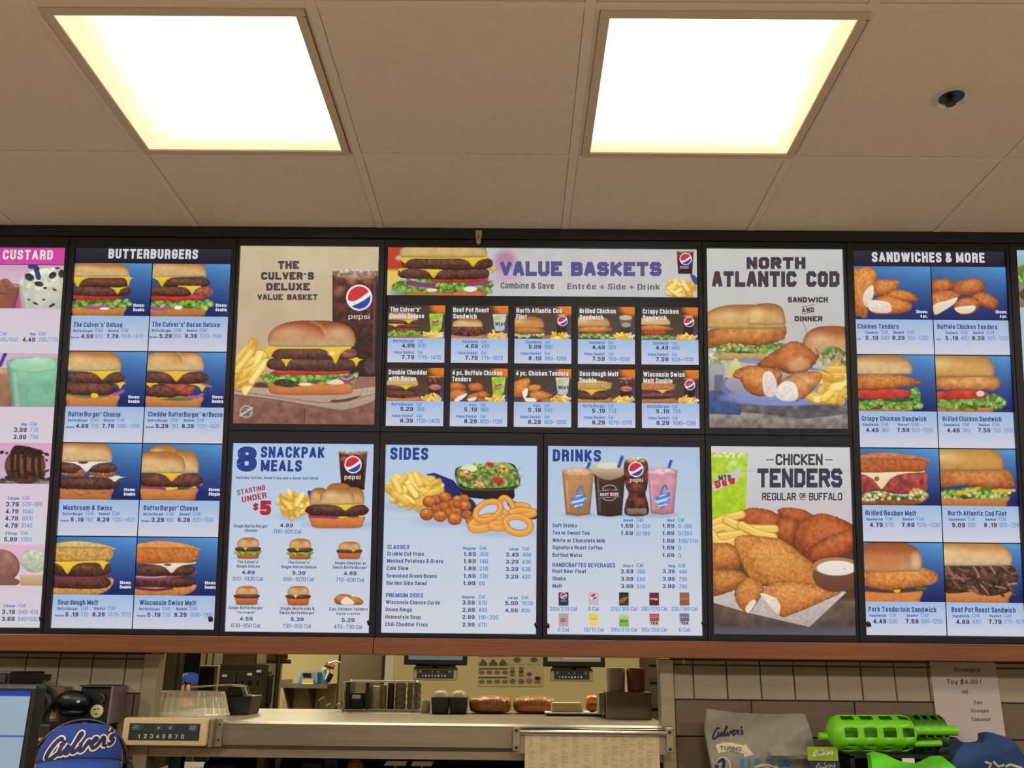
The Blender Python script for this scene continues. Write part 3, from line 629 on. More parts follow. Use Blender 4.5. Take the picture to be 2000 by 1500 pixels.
def build_pair_board(name, label, TL, BR, yhead, seps, xm, header, items, zooms, arts, latches):
    R = UVR(TL, BR); O = (b_u[1], VT, b_u[2], VBOT) if name.startswith('burger') else (b_u[6], VT, b_u[7], VBOT)
    root = cabinet(name, label, [R], O, latches=latches)
    u0, v0, u1, v1 = R; vh = vv(yhead, TL[0])
    h = Pic('header_panel', root, (u0, v0, u1, vh), (0, 0, 1), step=8); h.grad((52, 46, 52), (26, 26, 48), TL[1], yhead); ho = h.done()
    ik = Ink(BoardSurf()); ik.text(*header[1:4], header[4], header[5], 'c', (214, 214, 220), .03); ik.build('lettering', ho)
    um = [float(uv(*q)[0]) for q in xm]; umid = sum(um)/len(um)
    for i, it in enumerate(items):
        rw, cl = divmod(i, 2)
        yt, yp, yb = seps[rw]
        a = u0 if cl == 0 else umid+.0016; b = umid-.0016 if cl == 0 else u1
        vt, vp, vb = vv(yt, xm[0][0]), vv(yp, xm[0][0]), vv(yb, xm[0][0])
        z = zooms[rw]
        P = Pic('food_picture', root, (a, vt+.0014, b, vp), z, 1.35)
        # blue backdrop, lighter to the top
        t = np.clip((P.V-vt)/(vp-vt), 0, 1)[:, None]; q = np.clip((P.U-a)/(b-a), 0, 1)[:, None]
        P.C[:] = (P.c((84, 146, 206))*(1-t)+P.c((22, 42, 118))*t)*(.8+.25*q*(1-t))
        arts[i](P); po = P.done()
        J = Pic('price_strip', root, (a, vp, b, vb-.0016), (0, 0, 1), 9); J.C[:] = J.c(PB0)*(1-np.clip((J.V-vp)/(vb-vp)*1.1, 0, 1)[:, None])+J.c(PB1)*np.clip((J.V-vp)/(vb-vp)*1.1, 0, 1)[:, None]
        jo = J.done()
        ink = Ink(BoardSurf()); tile_texts(ink, *it['t']); ink.build('lettering', jo)
        if it.get('s'):
            ink2 = Ink(BoardSurf()); sx, sy, s2 = it['s']
            ink2.text(sx, sy, 'Shown:', 6.2, 22, 'r', (226, 230, 240), .03); ink2.text(sx, sy+8.6, s2, 6.2, 22 if len(s2) > 5 else 14, 'r', (226, 230, 240), .03); ink2.build('lettering', po)
    return root

def A(f): return f
def shadow(P, x0, x1, y):   # printed contact shade belongs to the picture
    P.ell((x0+x1)/2, y, (x1-x0)*.62, 34, (16, 26, 84), soft=40, al=.7)
def t1(P):
    shadow(P, 530, 915, 560); P.bottom(525, 915, 520, 590); P.leaf(525, 955, 455, 540, 22, 1); P.line([(640, 515), (700, 530), (790, 512)], 22, (158, 82, 140), 5); P.ell(765, 535, 34, 9, (236, 236, 226))
    P.tom(555, 872, 422, 474); P.patty(525, 962, 372, 445); P.cheese(728, 910, 365, [(860, 428, 60)], 14); P.patty(560, 945, 312, 380)
    P.cheese(530, 950, 288, [(568, 378, 70), (940, 376, 30)], 22); P.bun(480, 945, 195, 300, lobes=1)
def t2(P):
    shadow(P, 1100, 1510, 560); P.bottom(1090, 1510, 525, 590, (206, 138, 76)); P.leaf(1095, 1555, 455, 548, 24, 2); P.line([(1100, 530), (1180, 540), (1240, 525)], 24, (160, 84, 142), 5); P.ell(1305, 528, 30, 14, (238, 238, 228))
    P.tom(1108, 1480, 432, 478); P.patty(1080, 1420, 368, 445); P.blob([(1430, 420), (1480, 380), (1550, 390), (1555, 430), (1500, 445)], (190, 100, 74), (146, 62, 48), 3, (.2, 16)); P.patty(1180, 1540, 308, 380)
    P.cheese(1300, 1470, 368, [(1408, 432, 60)], 10); P.cheese(1100, 1510, 288, [(1186, 374, 75)], 18); P.bun(1060, 1510, 180, 300)
def t3(P):
    shadow(P, 490, 865, 1210); P.bottom(480, 865, 1165, 1262); P.line([(500, 1160), (640, 1180), (790, 1170)], 22, (104, 120, 56), 6); P.line([(780, 1160), (860, 1158), (900, 1138)], 22, (172, 80, 150), 5)
    P.patty(470, 855, 1076, 1170); P.cheese(800, 910, 1072, [(880, 1126, 40)], 10); P.patty(480, 915, 1002, 1082); P.ell(692, 1172, 28, 18, (236, 198, 60)); P.cheese(498, 882, 982, [(750, 1058, 105)], 14); P.bun(440, 888, 838, 990, lobes=1)
def t4(P):
    shadow(P, 1070, 1475, 1210); P.bottom(1060, 1478, 1178, 1262); P.line([(1180, 1190), (1290, 1200), (1400, 1195)], 24, (96, 112, 52), 6); P.line([(1370, 1180), (1440, 1182), (1482, 1165)], 22, (176, 84, 150), 5); P.line([(1170, 1192), (1230, 1186)], 10, (238, 200, 60), 4)
    P.patty(1050, 1340, 1092, 1185); P.cheese(1068, 1165, 1078, [(1100, 1112, 40)], 12); P.cheese(1390, 1485, 1085, [(1480, 1145, 50)], 10)
    P.blob([(1200, 1090), (1290, 1082), (1420, 1098), (1410, 1150), (1360, 1182), (1290, 1150)], (186, 96, 62), (126, 54, 38), 3, (.2, 22), (.3, 8)); P.line([(1480, 1090), (1548, 1108)], 12, (196, 110, 100), 5); P.patty(1050, 1528, 1000, 1085)
    P.cheese(1068, 1492, 978, [(1292, 1070, 110)], 18, (242, 190, 60)); P.bun(1060, 1494, 836, 992, lobes=2)
def t5(P):
    shadow(P, 420, 780, 450); P.bottom(400, 782, 400, 492, (196, 124, 72)); P.patty(400, 838, 330, 414, (104, 62, 54), (60, 34, 32))
    for x in (470, 560, 640, 720): P.ell(x, 430+(x % 3)*6, 30, 14, (206, 138, 86), (150, 88, 52), noise=(.2, 9))
    P.cheese(620, 835, 318, [(800, 362, 70)], 10, (236, 232, 220), (220, 214, 204)); P.ell(720, 306, 92, 26, (190, 122, 84), (140, 78, 50), noise=(.3, 10)); P.ell(520, 300, 90, 24, (176, 108, 72), (130, 72, 48), noise=(.3, 10))
    P.patty(400, 560, 228, 300); P.patty(610, 820, 232, 298, (110, 68, 62)); P.cheese(420, 780, 210, [(602, 292, 110)], 16, (240, 236, 224), (226, 220, 208)); P.ell(580, 224, 34, 12, (90, 56, 44)); P.bun(360, 782, 70, 218, lobes=1)
def t6(P):
    shadow(P, 990, 1370, 450); P.bottom(978, 1370, 400, 492); P.line([(985, 398), (1080, 402), (1150, 412)], 18, (150, 62, 96), 5); P.ell(1270, 400, 60, 16, (84, 104, 46), (60, 80, 34)); P.line([(1165, 410), (1230, 402)], 16, (240, 206, 50), 4); P.ell(1355, 392, 14, 10, (236, 204, 60)); P.ell(1398, 376, 18, 12, (180, 88, 130))
    P.patty(960, 1418, 300, 396); P.cheese(992, 1385, 288, [(1198, 358, 95)], 12); P.bun(1035, 1250, 108, 200, bot=(200, 122, 62)); P.bun(950, 1130, 150, 240, (190, 116, 60), (222, 170, 110)); P.bun(1180, 1386, 142, 300, lobes=1); P.bun(930, 1290, 150, 298, hl=True)
def t7(P):
    shadow(P, 380, 775, 1110); P.toast(340, 778, 1030, 1150, (214, 168, 96), (190, 134, 68), False); P.patty(340, 775, 1020, 1106, (94, 50, 48)); P.line([(380, 1030), (560, 1032), (760, 1010)], 22, (120, 50, 84), 6)
    P.patty(350, 778, 920, 1020, (102, 62, 46)); P.cheese(388, 740, 905, [(470, 1004, 90), (720, 976, 40)], 20); P.toast(330, 776, 775, 912, (206, 166, 96), (190, 140, 66))
def t8(P):
    shadow(P, 960, 1355, 1110); P.toast(920, 1356, 1075, 1156, (212, 150, 84), (184, 112, 56), False); P.patty(930, 1362, 1020, 1096, (90, 48, 44)); P.line([(950, 1102), (1080, 1116), (1200, 1104)], 18, (112, 36, 76), 5)
    P.line([(955, 1030), (1120, 1032), (1362, 992)], 22, (150, 70, 110), 5); P.line([(955, 1022), (1120, 1024), (1362, 984)], 7, (216, 170, 190), 4); P.patty(940, 1364, 940, 1016, (108, 66, 50)); P.cheese(960, 1366, 918, [(1196, 998, 100)], 20, (240, 228, 206), (226, 212, 188)); P.ell(1170, 940, 26, 9, (120, 92, 76)); P.toast(910, 1370, 775, 926, (212, 132, 66), (182, 96, 44))
def s1(P):
    r = (222, 136, 62); d = (176, 92, 36)
    P.crumb([(250, 300), (330, 285), (430, 290), (430, 330), (380, 380), (290, 405), (245, 390)], r, d, 12); P.crumb([(320, 400), (400, 362), (500, 370), (572, 420), (560, 445), (430, 440)], r, d, 12)
    P.crumb([(90, 240), (150, 200), (230, 195), (268, 240), (260, 300), (220, 400), (200, 560), (150, 555), (90, 520)], (226, 146, 72), d, 14); P.crumb([(230, 450), (330, 400), (470, 430), (530, 470), (500, 520), (380, 538), (240, 530)], r, d, 12)
    P.blob([(180, 380), (240, 325), (248, 400), (205, 485), (172, 450)], (244, 232, 214), (222, 200, 176), 4, (.03, 8)); P.blob([(215, 440), (350, 450), (380, 500), (350, 530), (225, 515)], (242, 230, 214), (220, 200, 180), 4, (.04, 8))
def s2(P):
    r = (206, 118, 62); d = (150, 70, 36)
    P.crumb([(660, 310), (730, 280), (820, 290), (830, 350), (760, 380), (660, 380)], r, d, 13); P.crumb([(835, 310), (920, 285), (1000, 275), (1068, 320), (1060, 360), (990, 390), (880, 410), (832, 370)], r, d, 13, 3)
    P.crumb([(970, 400), (1050, 375), (1140, 420), (1165, 455), (1130, 505), (1060, 490), (980, 450)], r, d, 13); P.crumb([(660, 400), (760, 362), (868, 385), (860, 430), (760, 510), (700, 548), (660, 540)], (216, 124, 70), d, 13); P.crumb([(830, 470), (900, 420), (1000, 425), (1028, 470), (980, 530), (880, 540)], r, d, 13)
    P.blob([(690, 470), (800, 435), (862, 415), (840, 460), (760, 515), (700, 540)], (244, 232, 206), (224, 204, 172), 4); P.blob([(840, 495), (930, 478), (995, 480), (970, 525), (890, 535)], (244, 234, 212), (226, 206, 178), 4)
def s3(P):
    shadow(P, 140, 530, 1230); P.bottom(110, 530, 1195, 1262, (190, 128, 66)); P.leaf(100, 590, 1150, 1245, 24, 5); P.ell(550, 1140, 42, 66, (130, 172, 72), (84, 128, 44), noise=(.3, 12)); P.line([(330, 1165), (430, 1172), (530, 1160)], 24, (60, 84, 40), 5)
    P.tom(110, 502, 1082, 1158); P.crumb([(80, 1000), (250, 972), (450, 985), (590, 1030), (580, 1052), (480, 1070), (330, 1090), (200, 1095), (100, 1080)], (210, 132, 62), (162, 84, 36), 14); P.bun(60, 532, 835, 978, (206, 150, 82), (238, 216, 168))
def s4(P):
    shadow(P, 720, 1130, 1230); P.bottom(690, 1130, 1200, 1262, (196, 140, 84)); P.leaf(710, 1205, 1100, 1245, 30, 6); P.tom(690, 1062, 1094, 1162); P.ell(1030, 1120, 30, 22, (226, 196, 200))
    P.crumb([(680, 1010), (850, 990), (1100, 985), (1172, 1020), (1165, 1080), (1100, 1100), (850, 1095), (690, 1080)], (222, 156, 92), (188, 112, 58), 26, hi=(240, 196, 130)); P.bun(560, 1134, 825, 998, (214, 160, 84), (222, 170, 98))
def s5(P):
    shadow(P, 170, 630, 440); P.toast(110, 636, 395, 480, (160, 92, 52), (128, 68, 38), False); P.leaf(170, 632, 350, 450, 26, 8, ((232, 222, 190), (214, 196, 150), (240, 160, 70), (250, 240, 214)))
    P.blob([(110, 260), (350, 240), (630, 235), (640, 300), (630, 370), (450, 395), (280, 370), (110, 390)], (186, 84, 78), (140, 52, 52), 4, (.2, 30), (.25, 12)); P.leaf(180, 300, 370, 455, 8, 9, ((240, 232, 206), (226, 210, 170))); P.leaf(510, 632, 340, 440, 8, 10, ((244, 238, 216), (236, 180, 90)))
    P.cheese(120, 625, 222, [(306, 358, 150)], 20, (240, 222, 180), (232, 206, 158)); P.ell(272, 282, 18, 18, (176, 72, 62)); P.toast(100, 626, 92, 230, (192, 106, 58), (168, 84, 44))
def s6(P):
    shadow(P, 770, 1230, 440); P.bottom(720, 1232, 405, 486, (206, 144, 84)); P.leaf(740, 1238, 338, 440, 34, 11, ((162, 208, 70), (196, 226, 110), (120, 176, 50), (236, 236, 214)))
    for a in ((870, 384, 1000, 360), (1000, 352, 1080, 324), (1120, 372, 1280, 366)): P.line([a[:2], a[2:]], 20, (236, 168, 48), 5, smooth=False)
    P.crumb([(700, 230), (950, 215), (1200, 205), (1275, 280), (1270, 345), (1100, 352), (900, 330), (740, 345)], (204, 128, 66), (164, 90, 42), 16); P.bun(560, 1202, 40, 222, (212, 158, 84), (214, 160, 88))
def s7(P):
    shadow(P, 200, 590, 1150); P.bottom(150, 595, 1100, 1200, (218, 138, 74), (200, 118, 60)); P.line([(190, 1094), (400, 1106), (630, 1088)], 26, (72, 56, 40), 6); P.ell(600, 1086, 46, 12, (84, 96, 44)); P.ell(420, 1100, 26, 16, (236, 176, 56))
    P.crumb([(130, 970), (300, 950), (560, 930), (690, 960), (722, 1010), (690, 1050), (520, 1080), (350, 1098), (200, 1070), (130, 1040)], (218, 144, 72), (178, 100, 44), 15); P.bun(100, 602, 740, 960, (180, 100, 56), (224, 176, 128), hl=False); P.ell(330, 890, 110, 60, (204, 118, 66), soft=50, al=.6); P.ell(560, 880, 36, 60, (240, 204, 160), soft=30, al=.6)
def s8(P):
    shadow(P, 790, 1245, 1150); P.bottom(740, 1245, 1100, 1200, (224, 148, 80)); r = random.Random(4)
    P.blob([(760, 920), (1000, 905), (1250, 915), (1302, 980), (1300, 1040), (1240, 1110), (1100, 1140), (980, 1110), (760, 1110)], (84, 56, 46), (60, 38, 32), 4, (.4, 18))
    for i in range(46):
        x = r.uniform(770, 1280); y = r.uniform(925, 1115); a = r.uniform(-.2, 1.1); l = r.uniform(24, 60); c = r.choice(((124, 84, 66), (150, 106, 82), (92, 60, 48), (168, 128, 110), (70, 44, 38)))
        P.line([(x-l*math.cos(a), y-l*math.sin(a)), (x+l*math.cos(a), y+l*math.sin(a))], r.uniform(10, 20), c, 5, .9)
    P.bun(560, 1262, 735, 918, (216, 152, 84), (240, 218, 176))

bz = (0, 460, .26667); bz2 = (0, 840, .28)
rA = ('ButterBurger', -.5, 38, 43.5, 68, 93.5)
def pr(q, p1, c1, p2, c2, sh=0): return [(q, -4.5, 16, 3.8, SB, .04), (p1, 14.5, 24, 8, PR, .025), (c1, 42.5, 14.5, 8, CA, 0), (p2, 64.5, 23, 8, PR, .025), (c2, 93.5, 42.5 if len(c2) > 8 else 38, 8, CA, 0)]
burgers = [
 dict(t=(143.5, 638.7, 1, "The Culver’s' Deluxe", 95.5, (rA, pr('Double', '4.69', '810', '7.79', '1170–1470'))), s=(282, 599.5, 'Double')),
 dict(t=(296.8, 638.2, 1, "The Culver’s' Bacon Deluxe", 132.5, (rA, pr('Double', '5.29', '850', '8.39', '1210–1510'))), s=(443, 599.5, 'Double')),
 dict(t=(133.3, 813.3, 1.02, "ButterBurger' Cheese", 102, (rA, pr('Double', '4.69', '700', '7.79', '1060–1360'))), s=(272.5, 778.5, 'Double')),
 dict(t=(289.3, 813.5, 1.02, "Cheddar ButterBurger' w/Bacon", 145, (rA, pr('Double', '5.29', '760', '8.39', '1120–1420'))), s=(436, 778.5, 'Double')),
 dict(t=(123.2, 996, 1.03, "Mushroom & Swiss", 95.5, (rA, pr('Double', '5 .19', '760', '8.29', '1120–1420'))), s=(264, 959.5, 'Double')),
 dict(t=(280.6, 996.5, 1.03, "ButterBurger' Cheese", 106, (rA, pr('Single', '3.29', '460', '6.39', '820–1120'))), s=(429.5, 959.5, 'Single')),
 dict(t=(112.5, 1180.8, 1.05, "Sourdough Melt", 79, (rA, pr('Double', '5 .19', '710', '8.29', '1070–1370'))), s=(256, 1141, 'Double')),
 dict(t=(272.5, 1181.5, 1.05, "Wisconsin Swiss Melt", 110.5, (rA, pr('Double', '5 .19', '730', '8.29', '1090–1390'))), s=(422, 1141.5, 'Double'))]
R_burger = build_pair_board('burger_menu_board', 'tall backlit menu board of eight burgers on blue, headed BUTTERBURGERS', (148.8, 484), (419.5, 1229.5), 513.5,
    [(514, 617.5, 686.7), (687, 795, 866), (866.4, 977, 1048.6), (1049, 1162.6, 1229.5)], [(296, 513), (286.7, 687), (277, 866), (269, 1048), (263, 1229)],
    ('h', 299, 505.5, 'BUTTERBURGERS', 19, 175), burgers, [bz, bz, bz2, bz2], [t1, t2, t3, t4, t5, t6, t7, t8], ((413, 1207),))
sz = (1640, 470, .26667); sz2 = (1640, 860, .26667)
rT = ('Tenders', 15.5, 24.5, 46, 70, 97); rS = ('Sandwich', 2, 31, 38.5, 71, 97.5)
def ps(q, p1, c1, p2, c2):
    o = 16 if q else 8.5
    return ([(q, -2, 10, 4, SB, .03)] if q else [])+[(p1, o, 24.5, 8.4, PR, .025), (c1, o+30, 15.5, 8.4, CA, 0), (p2, 68 if q else 69, 24, 8.4, PR, .025), (c2, 98, 43 if len(c2) > 8 else 40, 8.4, CA, 0)]
sands = [
 dict(t=(1674.7, 642, 1, "Chicken Tenders", 80.5, (rT, ps('4 pc.', '5 .19', '540', '8.29', '900–1200'))), s=(1811.5, 612, '4 pc.')),
 dict(t=(1830.7, 642.6, 1, "Buffalo Chicken Tenders", 117, (rT, ps('4 pc.', '5 .19', '460', '8.29', '820–1120'))), s=(1966.5, 612.5, '4 pc.')),
 dict(t=(1683, 822, 1.0, "Crispy Chicken Sandwich", 126.5, (rS, ps('', '4.49', '460', '7.59', '820–1120')))),
 dict(t=(1841, 822.5, 1.0, "Grilled Chicken Sandwich", 115, (rS, ps('', '4.49', '390', '7.59', '750–1050')))),
 dict(t=(1690, 1006.5, 1.03, "Grilled Reuben Melt", 99.5, (rS, ps('', '4.79', '670', '7.89', '1030–1330')))),
 dict(t=(1851, 1007, 1.03, "North Atlantic Cod Filet", 115, (rS, ps('', '5.09', '600', '8 .19', '960–1260')))),
 dict(t=(1696.3, 1194.5, 1.05, "Pork Tenderloin Sandwich", 132, (rS, ps('', '4.49', '630', '7.59', '990–1290')))),
 dict(t=(1858.5, 1195.5, 1.05, "Beef Pot Roast Sandwich", 125, (rS, ps('', '4.69', '410', '7.79', '770–1070'))))]
R_sand = build_pair_board('sandwich_menu_board', 'tall backlit menu board of chicken, fish and melts, headed SANDWICHES & MORE', (1664.3, 489), (2002.5, 1243), 519.5,
    [(520, 624.7, 693.2), (693.6, 803.9, 875.6), (876, 987.5, 1059.6), (1060, 1176, 1243)], [(1814, 520), (1824, 693), (1835.5, 876), (1844, 1059.5), (1850.7, 1243)],
    ('h', 1813, 512.5, 'SANDWICHES & MORE', 19.5, 220), sands, [sz, sz, sz2, sz2], [s1, s2, s3, s4, s5, s6, s7, s8], ((1693, 1217),))

# ---- left custard board (right half in view)
Rc = UVR((-85, 483), (83, 1226)); Rc = (b_u[0]+.02, Rc[1], uu(105, 860), Rc[3])
R_cus = cabinet('custard_menu_board', 'pink and white backlit menu board headed CUSTARD, cut by the left edge', [Rc], (b_u[0], VT, b_u[1], VBOT), latches=((84, 1206),))
u0, v0, u1, v1 = Rc
def vz1(y): return vv(460+y*.26667, 60)
def vz2(y): return vv(840+y*.28, 60)
def cpic(va, vb, z, art, nm='food_picture'):
    P = Pic(nm, R_cus, (u0, va, u1, vb), z, 1.4); art(P); return P.done()
h = Pic('header_panel', R_cus, (u0, v0, u1, vz1(213)), (0, 0, 1), 8); h.fill((206, 72, 156)); ho = h.done()
ik = Ink(BoardSurf()); ik.text(103, 507.5, 'FROZEN CUSTARD', 19, 185, 'r', (226, 214, 226), .03); ik.build('lettering', ho)
def pinkbg(P, a=(206, 168, 198), b=(222, 206, 216)): y0, y1 = P.y.min(), P.y.max(); P.grad(a, b, y0, y1)
def c1(P):
    pinkbg(P); P.blob([(100, 535), (110, 440), (160, 400), (160, 540)], (206, 60, 150)); P.cup(-170, 150, 340, 620, (196, 140, 110), (150, 84, 62), .18); P.blob([(-20, 420), (0, 330), (60, 320), (110, 400), (60, 430)], (160, 104, 80), (120, 68, 54), 4, (.15, 16))
    P.cup(140, 490, 340, 640, (226, 226, 214), (212, 216, 200), .05); P.blob([(150, 360), (170, 300), (230, 262), (330, 240), (430, 240), (475, 290), (480, 360), (400, 395), (250, 398)], (226, 226, 210), (206, 206, 186), 6, (.12, 30))
    P.line([(222, 226), (262, 226), (282, 308)], 36, (36, 66, 140), 3, smooth=False)
    for x, y, a, b, r in ((215, 305, 36, 26, .4), (385, 292, 30, 22, -.6), (285, 355, 34, 18, .2), (450, 280, 22, 30, 0), (270, 250, 22, 10, -.5), (330, 385, 14, 8, 0), (400, 398, 14, 8, .3), (420, 240, 18, 8, 0), (260, 498, 22, 8, .4), (380, 512, 24, 10, -.5), (320, 470, 12, 6, 0), (210, 470, 10, 6, 0)): P.ell(x, y, a, b, (40, 32, 34), (66, 56, 56), r, 5, (.3, 6))
def c2(P):
    pinkbg(P, (208, 170, 200), (214, 190, 208)); P.blob([(40, 1255), (90, 1060), (100, 1255)], (208, 66, 156)); P.line([(40, 862), (2, 950)], 26, (36, 60, 140), 3, smooth=False); P.cup(-230, 112, 960, 1330, (206, 160, 124), (172, 122, 92), .12)
    P.cup(45, 470, 880, 1330, (176, 214, 184), (140, 200, 168), .13); P.ell(240, 950, 170, 50, (168, 212, 182), (150, 204, 170), soft=8); P.blob([(190, 940), (230, 905), (300, 905), (350, 935), (310, 965), (230, 960)], (190, 226, 200), (150, 204, 172), 8)
    P.line([(60, 960), (240, 1000), (430, 965)], 4, (110, 150, 130), 3, .6); P.line([(95, 1080), (250, 1105), (420, 1080)], 4, (110, 160, 136), 3, .6)
def c3(P):
    pinkbg(P, (216, 160, 200), (198, 180, 190)); P.ell(190, 370, 240, 46, (96, 88, 92), (140, 132, 132), soft=8, noise=(.3, 30)); P.ell(175, 250, 142, 130, (140, 92, 78), (90, 54, 46), noise=(.1, 30), edge=(.3, 20))
    for x in (90, 130, 180, 235, 280): P.line([(x, 150), (x-6, 250), (x+4, 330)], 26, (52, 26, 20), 8)
    r = random.Random(2)
    for i in range(34): P.ell(r.uniform(0, 340), r.uniform(285, 345) if i % 2 else r.uniform(130, 180)+abs(i-16)*2, r.uniform(10, 26), r.uniform(7, 14), (44, 26, 22), (70, 44, 36), r.uniform(-1, 1), 5)
    P.blob([(85, 130), (130, 105), (280, 140), (290, 170), (90, 170)], (52, 30, 26), (38, 20, 16), 6, (.4, 12))
def c4(P):
    pinkbg(P, (222, 176, 206), (214, 204, 206)); P.ell(0, 950, 138, 118, (170, 122, 112), (126, 78, 72), noise=(.1, 26), edge=(.25, 14)); P.ell(-10, 1060, 150, 40, (130, 84, 76)); P.ell(240, 910, 100, 84, (206, 212, 190), (182, 190, 166), noise=(.08, 20), edge=(.15, 14)); P.rect(140, 1010, 360, 1090, (206, 176, 140), (178, 146, 116))
Z1, Z2 = (0, 460, .26667), (0, 840, .28)
cpic(vz1(217), vz1(535), Z1, c1); cpic(vz1(862), vz1(1255), Z1, c2); cpic(vz2(90), vz2(375), Z2, c3); cpic(vz2(800), vz2(1085), Z2, c4)
for i, (a, b, rows) in enumerate([(vz1(535), vz1(862), [(100, 644, 'Reg', 0), (112, 644, 'Cal', 1), (61, 656.5, '4.49', 2), (80, 656.5, '700/770', 3)]), (vz1(1255), vz2(90), []), (vz2(375), vz2(800), []), (vz2(1085), v1, [])]):
    J = Pic('price_strip', R_cus, (u0, a, u1, b), (0, 0, 1), 10); t = np.clip((J.V-a)/(b-a), 0, 1)[:, None]; J.C[:] = J.c((214, 196, 214))*(1-t)+J.c((208, 208, 214))*t; jo = J.done()
    ik = Ink(BoardSurf())
    def hd(xr, t, xc, y):
        ik.text(xr, y, t, 5.4, None, 'r', SB, .03); ik.text(xc, y, 'Cal', 7.4, 13, 'l', CA, 0)
    def rw(x, p, xc, c, y):
        ik.text(x, y, p, 8.6, 25, 'l', PR, .02); ik.text(xc, y, c, 8.4, len(c)*5.4, 'l', CA, 0); ik.line([(xc-4.5, y-9), (xc-5, y+1)], .6, (170, 176, 206))
    if i == 0: hd(69, 'Reg', 75.5, 655); rw(43.5, '4.49', 75, '700/770', 667.5); ik.text(-2, 655, 'Cal', 7.4, 14, 'l', CA, 0); ik.text(34.5, 667.5, '590/650', 8.4, 37, 'r', CA, 0)
    if i == 1: hd(52, 'Reg', 59, 831.5); rw(27, '3.99', 58.5, '730', 843.5); rw(26, '3.99', 58, '790', 857.5)
    if i == 2:
        hd(37.5, '2 Scoop', 44.5, 976)
        for y, p, c in ((989, '3.79', '570–990'), (1003, '4.79', '1040'), (1016.5, '4.79', '1000'), (1030.5, '4.79', '1040')): rw(11.5-(y-989)*.055, p, 44.5-(y-989)*.08, c, y)
        hd(33, '3 Scoop', 41, 1044.5); rw(8, '5.89', 40.5, '1350', 1057.5)
    if i == 3: hd(29.5, '2 Scoop', 37, 1186); rw(4, '3 .19', 36.5, '540–610', 1199); rw(3.5, '3.69', 35.5, '640/690', 1213)
    ik.build('lettering', jo)

# ---- right board sliver
Rs = (uu(2003, 860), vv(489, 1990), b_u[8]-.02, vv(1243, 1990))
R_sl = cabinet('salad_menu_board', 'sliver of a pale backlit menu board at the right edge of the wall', [Rs], (b_u[7], VT, b_u[8], VBOT))
P = Pic('food_picture', R_sl, (Rs[0], Rs[1], Rs[2], vv(600, 1990)), (0, 0, 1), 1.6); P.grad((170, 200, 220), (120, 110, 100), 489, 600); P.leaf(1984, 2090, 505, 560, 16, 3); P.patty(1990, 2090, 550, 595, (150, 96, 50), (110, 66, 36)); P.done()
J = Pic('price_strip', R_sl, (Rs[0], vv(600, 1990), Rs[2], Rs[3]), (0, 0, 1), 12); J.grad((168, 196, 206), (206, 210, 218), 600, 1243); J.done()

# ---- poster: deluxe burger
def cab1(name, label, TL, BR, O, latches=(), col=None): 
    R = UVR(TL, BR); return cabinet(name, label, [R], O, latches=latches, col=col), R
root, R = cab1('burger_poster', 'backlit beige poster of a double cheeseburger beside a dark cola glass, top row', (470.3, 480.5), (731.7, 829.9), (b_u[2], VT, b_u[3], VM))
P = Pic('poster_print', root, R, (440, 460, .26667), 1.35)
P.grad((206, 190, 158), (186, 160, 130), 77, 1080); P.C += vnoise(P.x/160, P.y/220, 3)[:, None]*.035
P.rect(0, 1070, 1200, 1400, (150, 110, 96), (128, 84, 74), 3, (.12, 40)); 
for y in range(1240, 1390, 9): P.line([(60, y), (600, y+6), (1120, y-4)], 2, (112, 70, 62), 3, .35)
P.line([(582, 1270), (576, 1390)], 8, (84, 50, 46), 4); P.blob([(60, 1080), (330, 1075), (330, 1112), (60, 1104)], (84, 56, 48), None, 3, None, None, False); P.blob([(930, 1050), (1110, 1040), (1110, 1110), (930, 1130)], (150, 104, 92), None, 6)
P.blob([(60, 1104), (330, 1122), (940, 1128), (1110, 1104), (1110, 1210), (860, 1282), (700, 1255), (400, 1208), (60, 1168)], (192, 166, 148), (170, 140, 124), 3, (.06, 7), None, False)
P.line([(60, 1135), (400, 1185), (780, 1225), (1100, 1160)], 7, (140, 110, 98), 4); P.line([(60, 1165), (400, 1208), (850, 1284), (1110, 1205)], 7, (116, 84, 74), 4); P.blob([(775, 1205), (870, 1198), (1000, 1170), (900, 1215), (790, 1222)], (90, 62, 56), None, 3)
P.cola(785, 1118, 262, 1035, .0, (981, 455, 90)); P.ell(1055, 960, 40, 60, (110, 80, 96), soft=30, al=.6)
P.fries(175, 960, 95, 120, 26, 190, 40, 3, -.9)
P.bottom(313, 942, 1040, 1162, (226, 148, 84), (196, 112, 60)); P.leaf(278, 960, 975, 1098, 34, 12); P.onion(845, 935, 1048, 34); P.blob([(350, 1075), (430, 1050), (560, 1090), (480, 1112), (380, 1100)], (62, 66, 34), None, 6, (.3, 12)); P.ell(585, 1090, 52, 11, (230, 224, 204)); P.blob([(740, 1080), (820, 1050), (870, 1082), (800, 1090)], (222, 216, 184), None, 5)
P.tom(370, 885, 975, 1022); P.patty(300, 972, 890, 992, (112, 68, 56), (66, 36, 34)); P.cheese(398, 640, 893, [(446, 962, 50)], 8); P.cheese(870, 976, 893, [(960, 962, 40)], 14); P.patty(335, 962, 826, 908, (104, 62, 50)); P.ell(905, 860, 56, 34, (150, 84, 72), soft=14, noise=(.4, 9)); P.cheese(298, 925, 808, [(325, 905, 60), (806, 940, 90)], 22, (236, 196, 70)); P.ell(780, 865, 26, 16, (252, 226, 130), soft=12)
P.bun(322, 952, 622, 814, (178, 84, 46), (232, 204, 154), 2)
P.ell(153, 1290, 47, 47, (176, 164, 160)); P.ell(153, 1290, 36, 36, (120, 112, 118), noise=(.5, 8)); P.line([(110, 1318), (196, 1262)], 14, (200, 190, 190))
po = P.done()
ik = Ink(BoardSurf(440, 460, .26667)); C = (78, 62, 76)
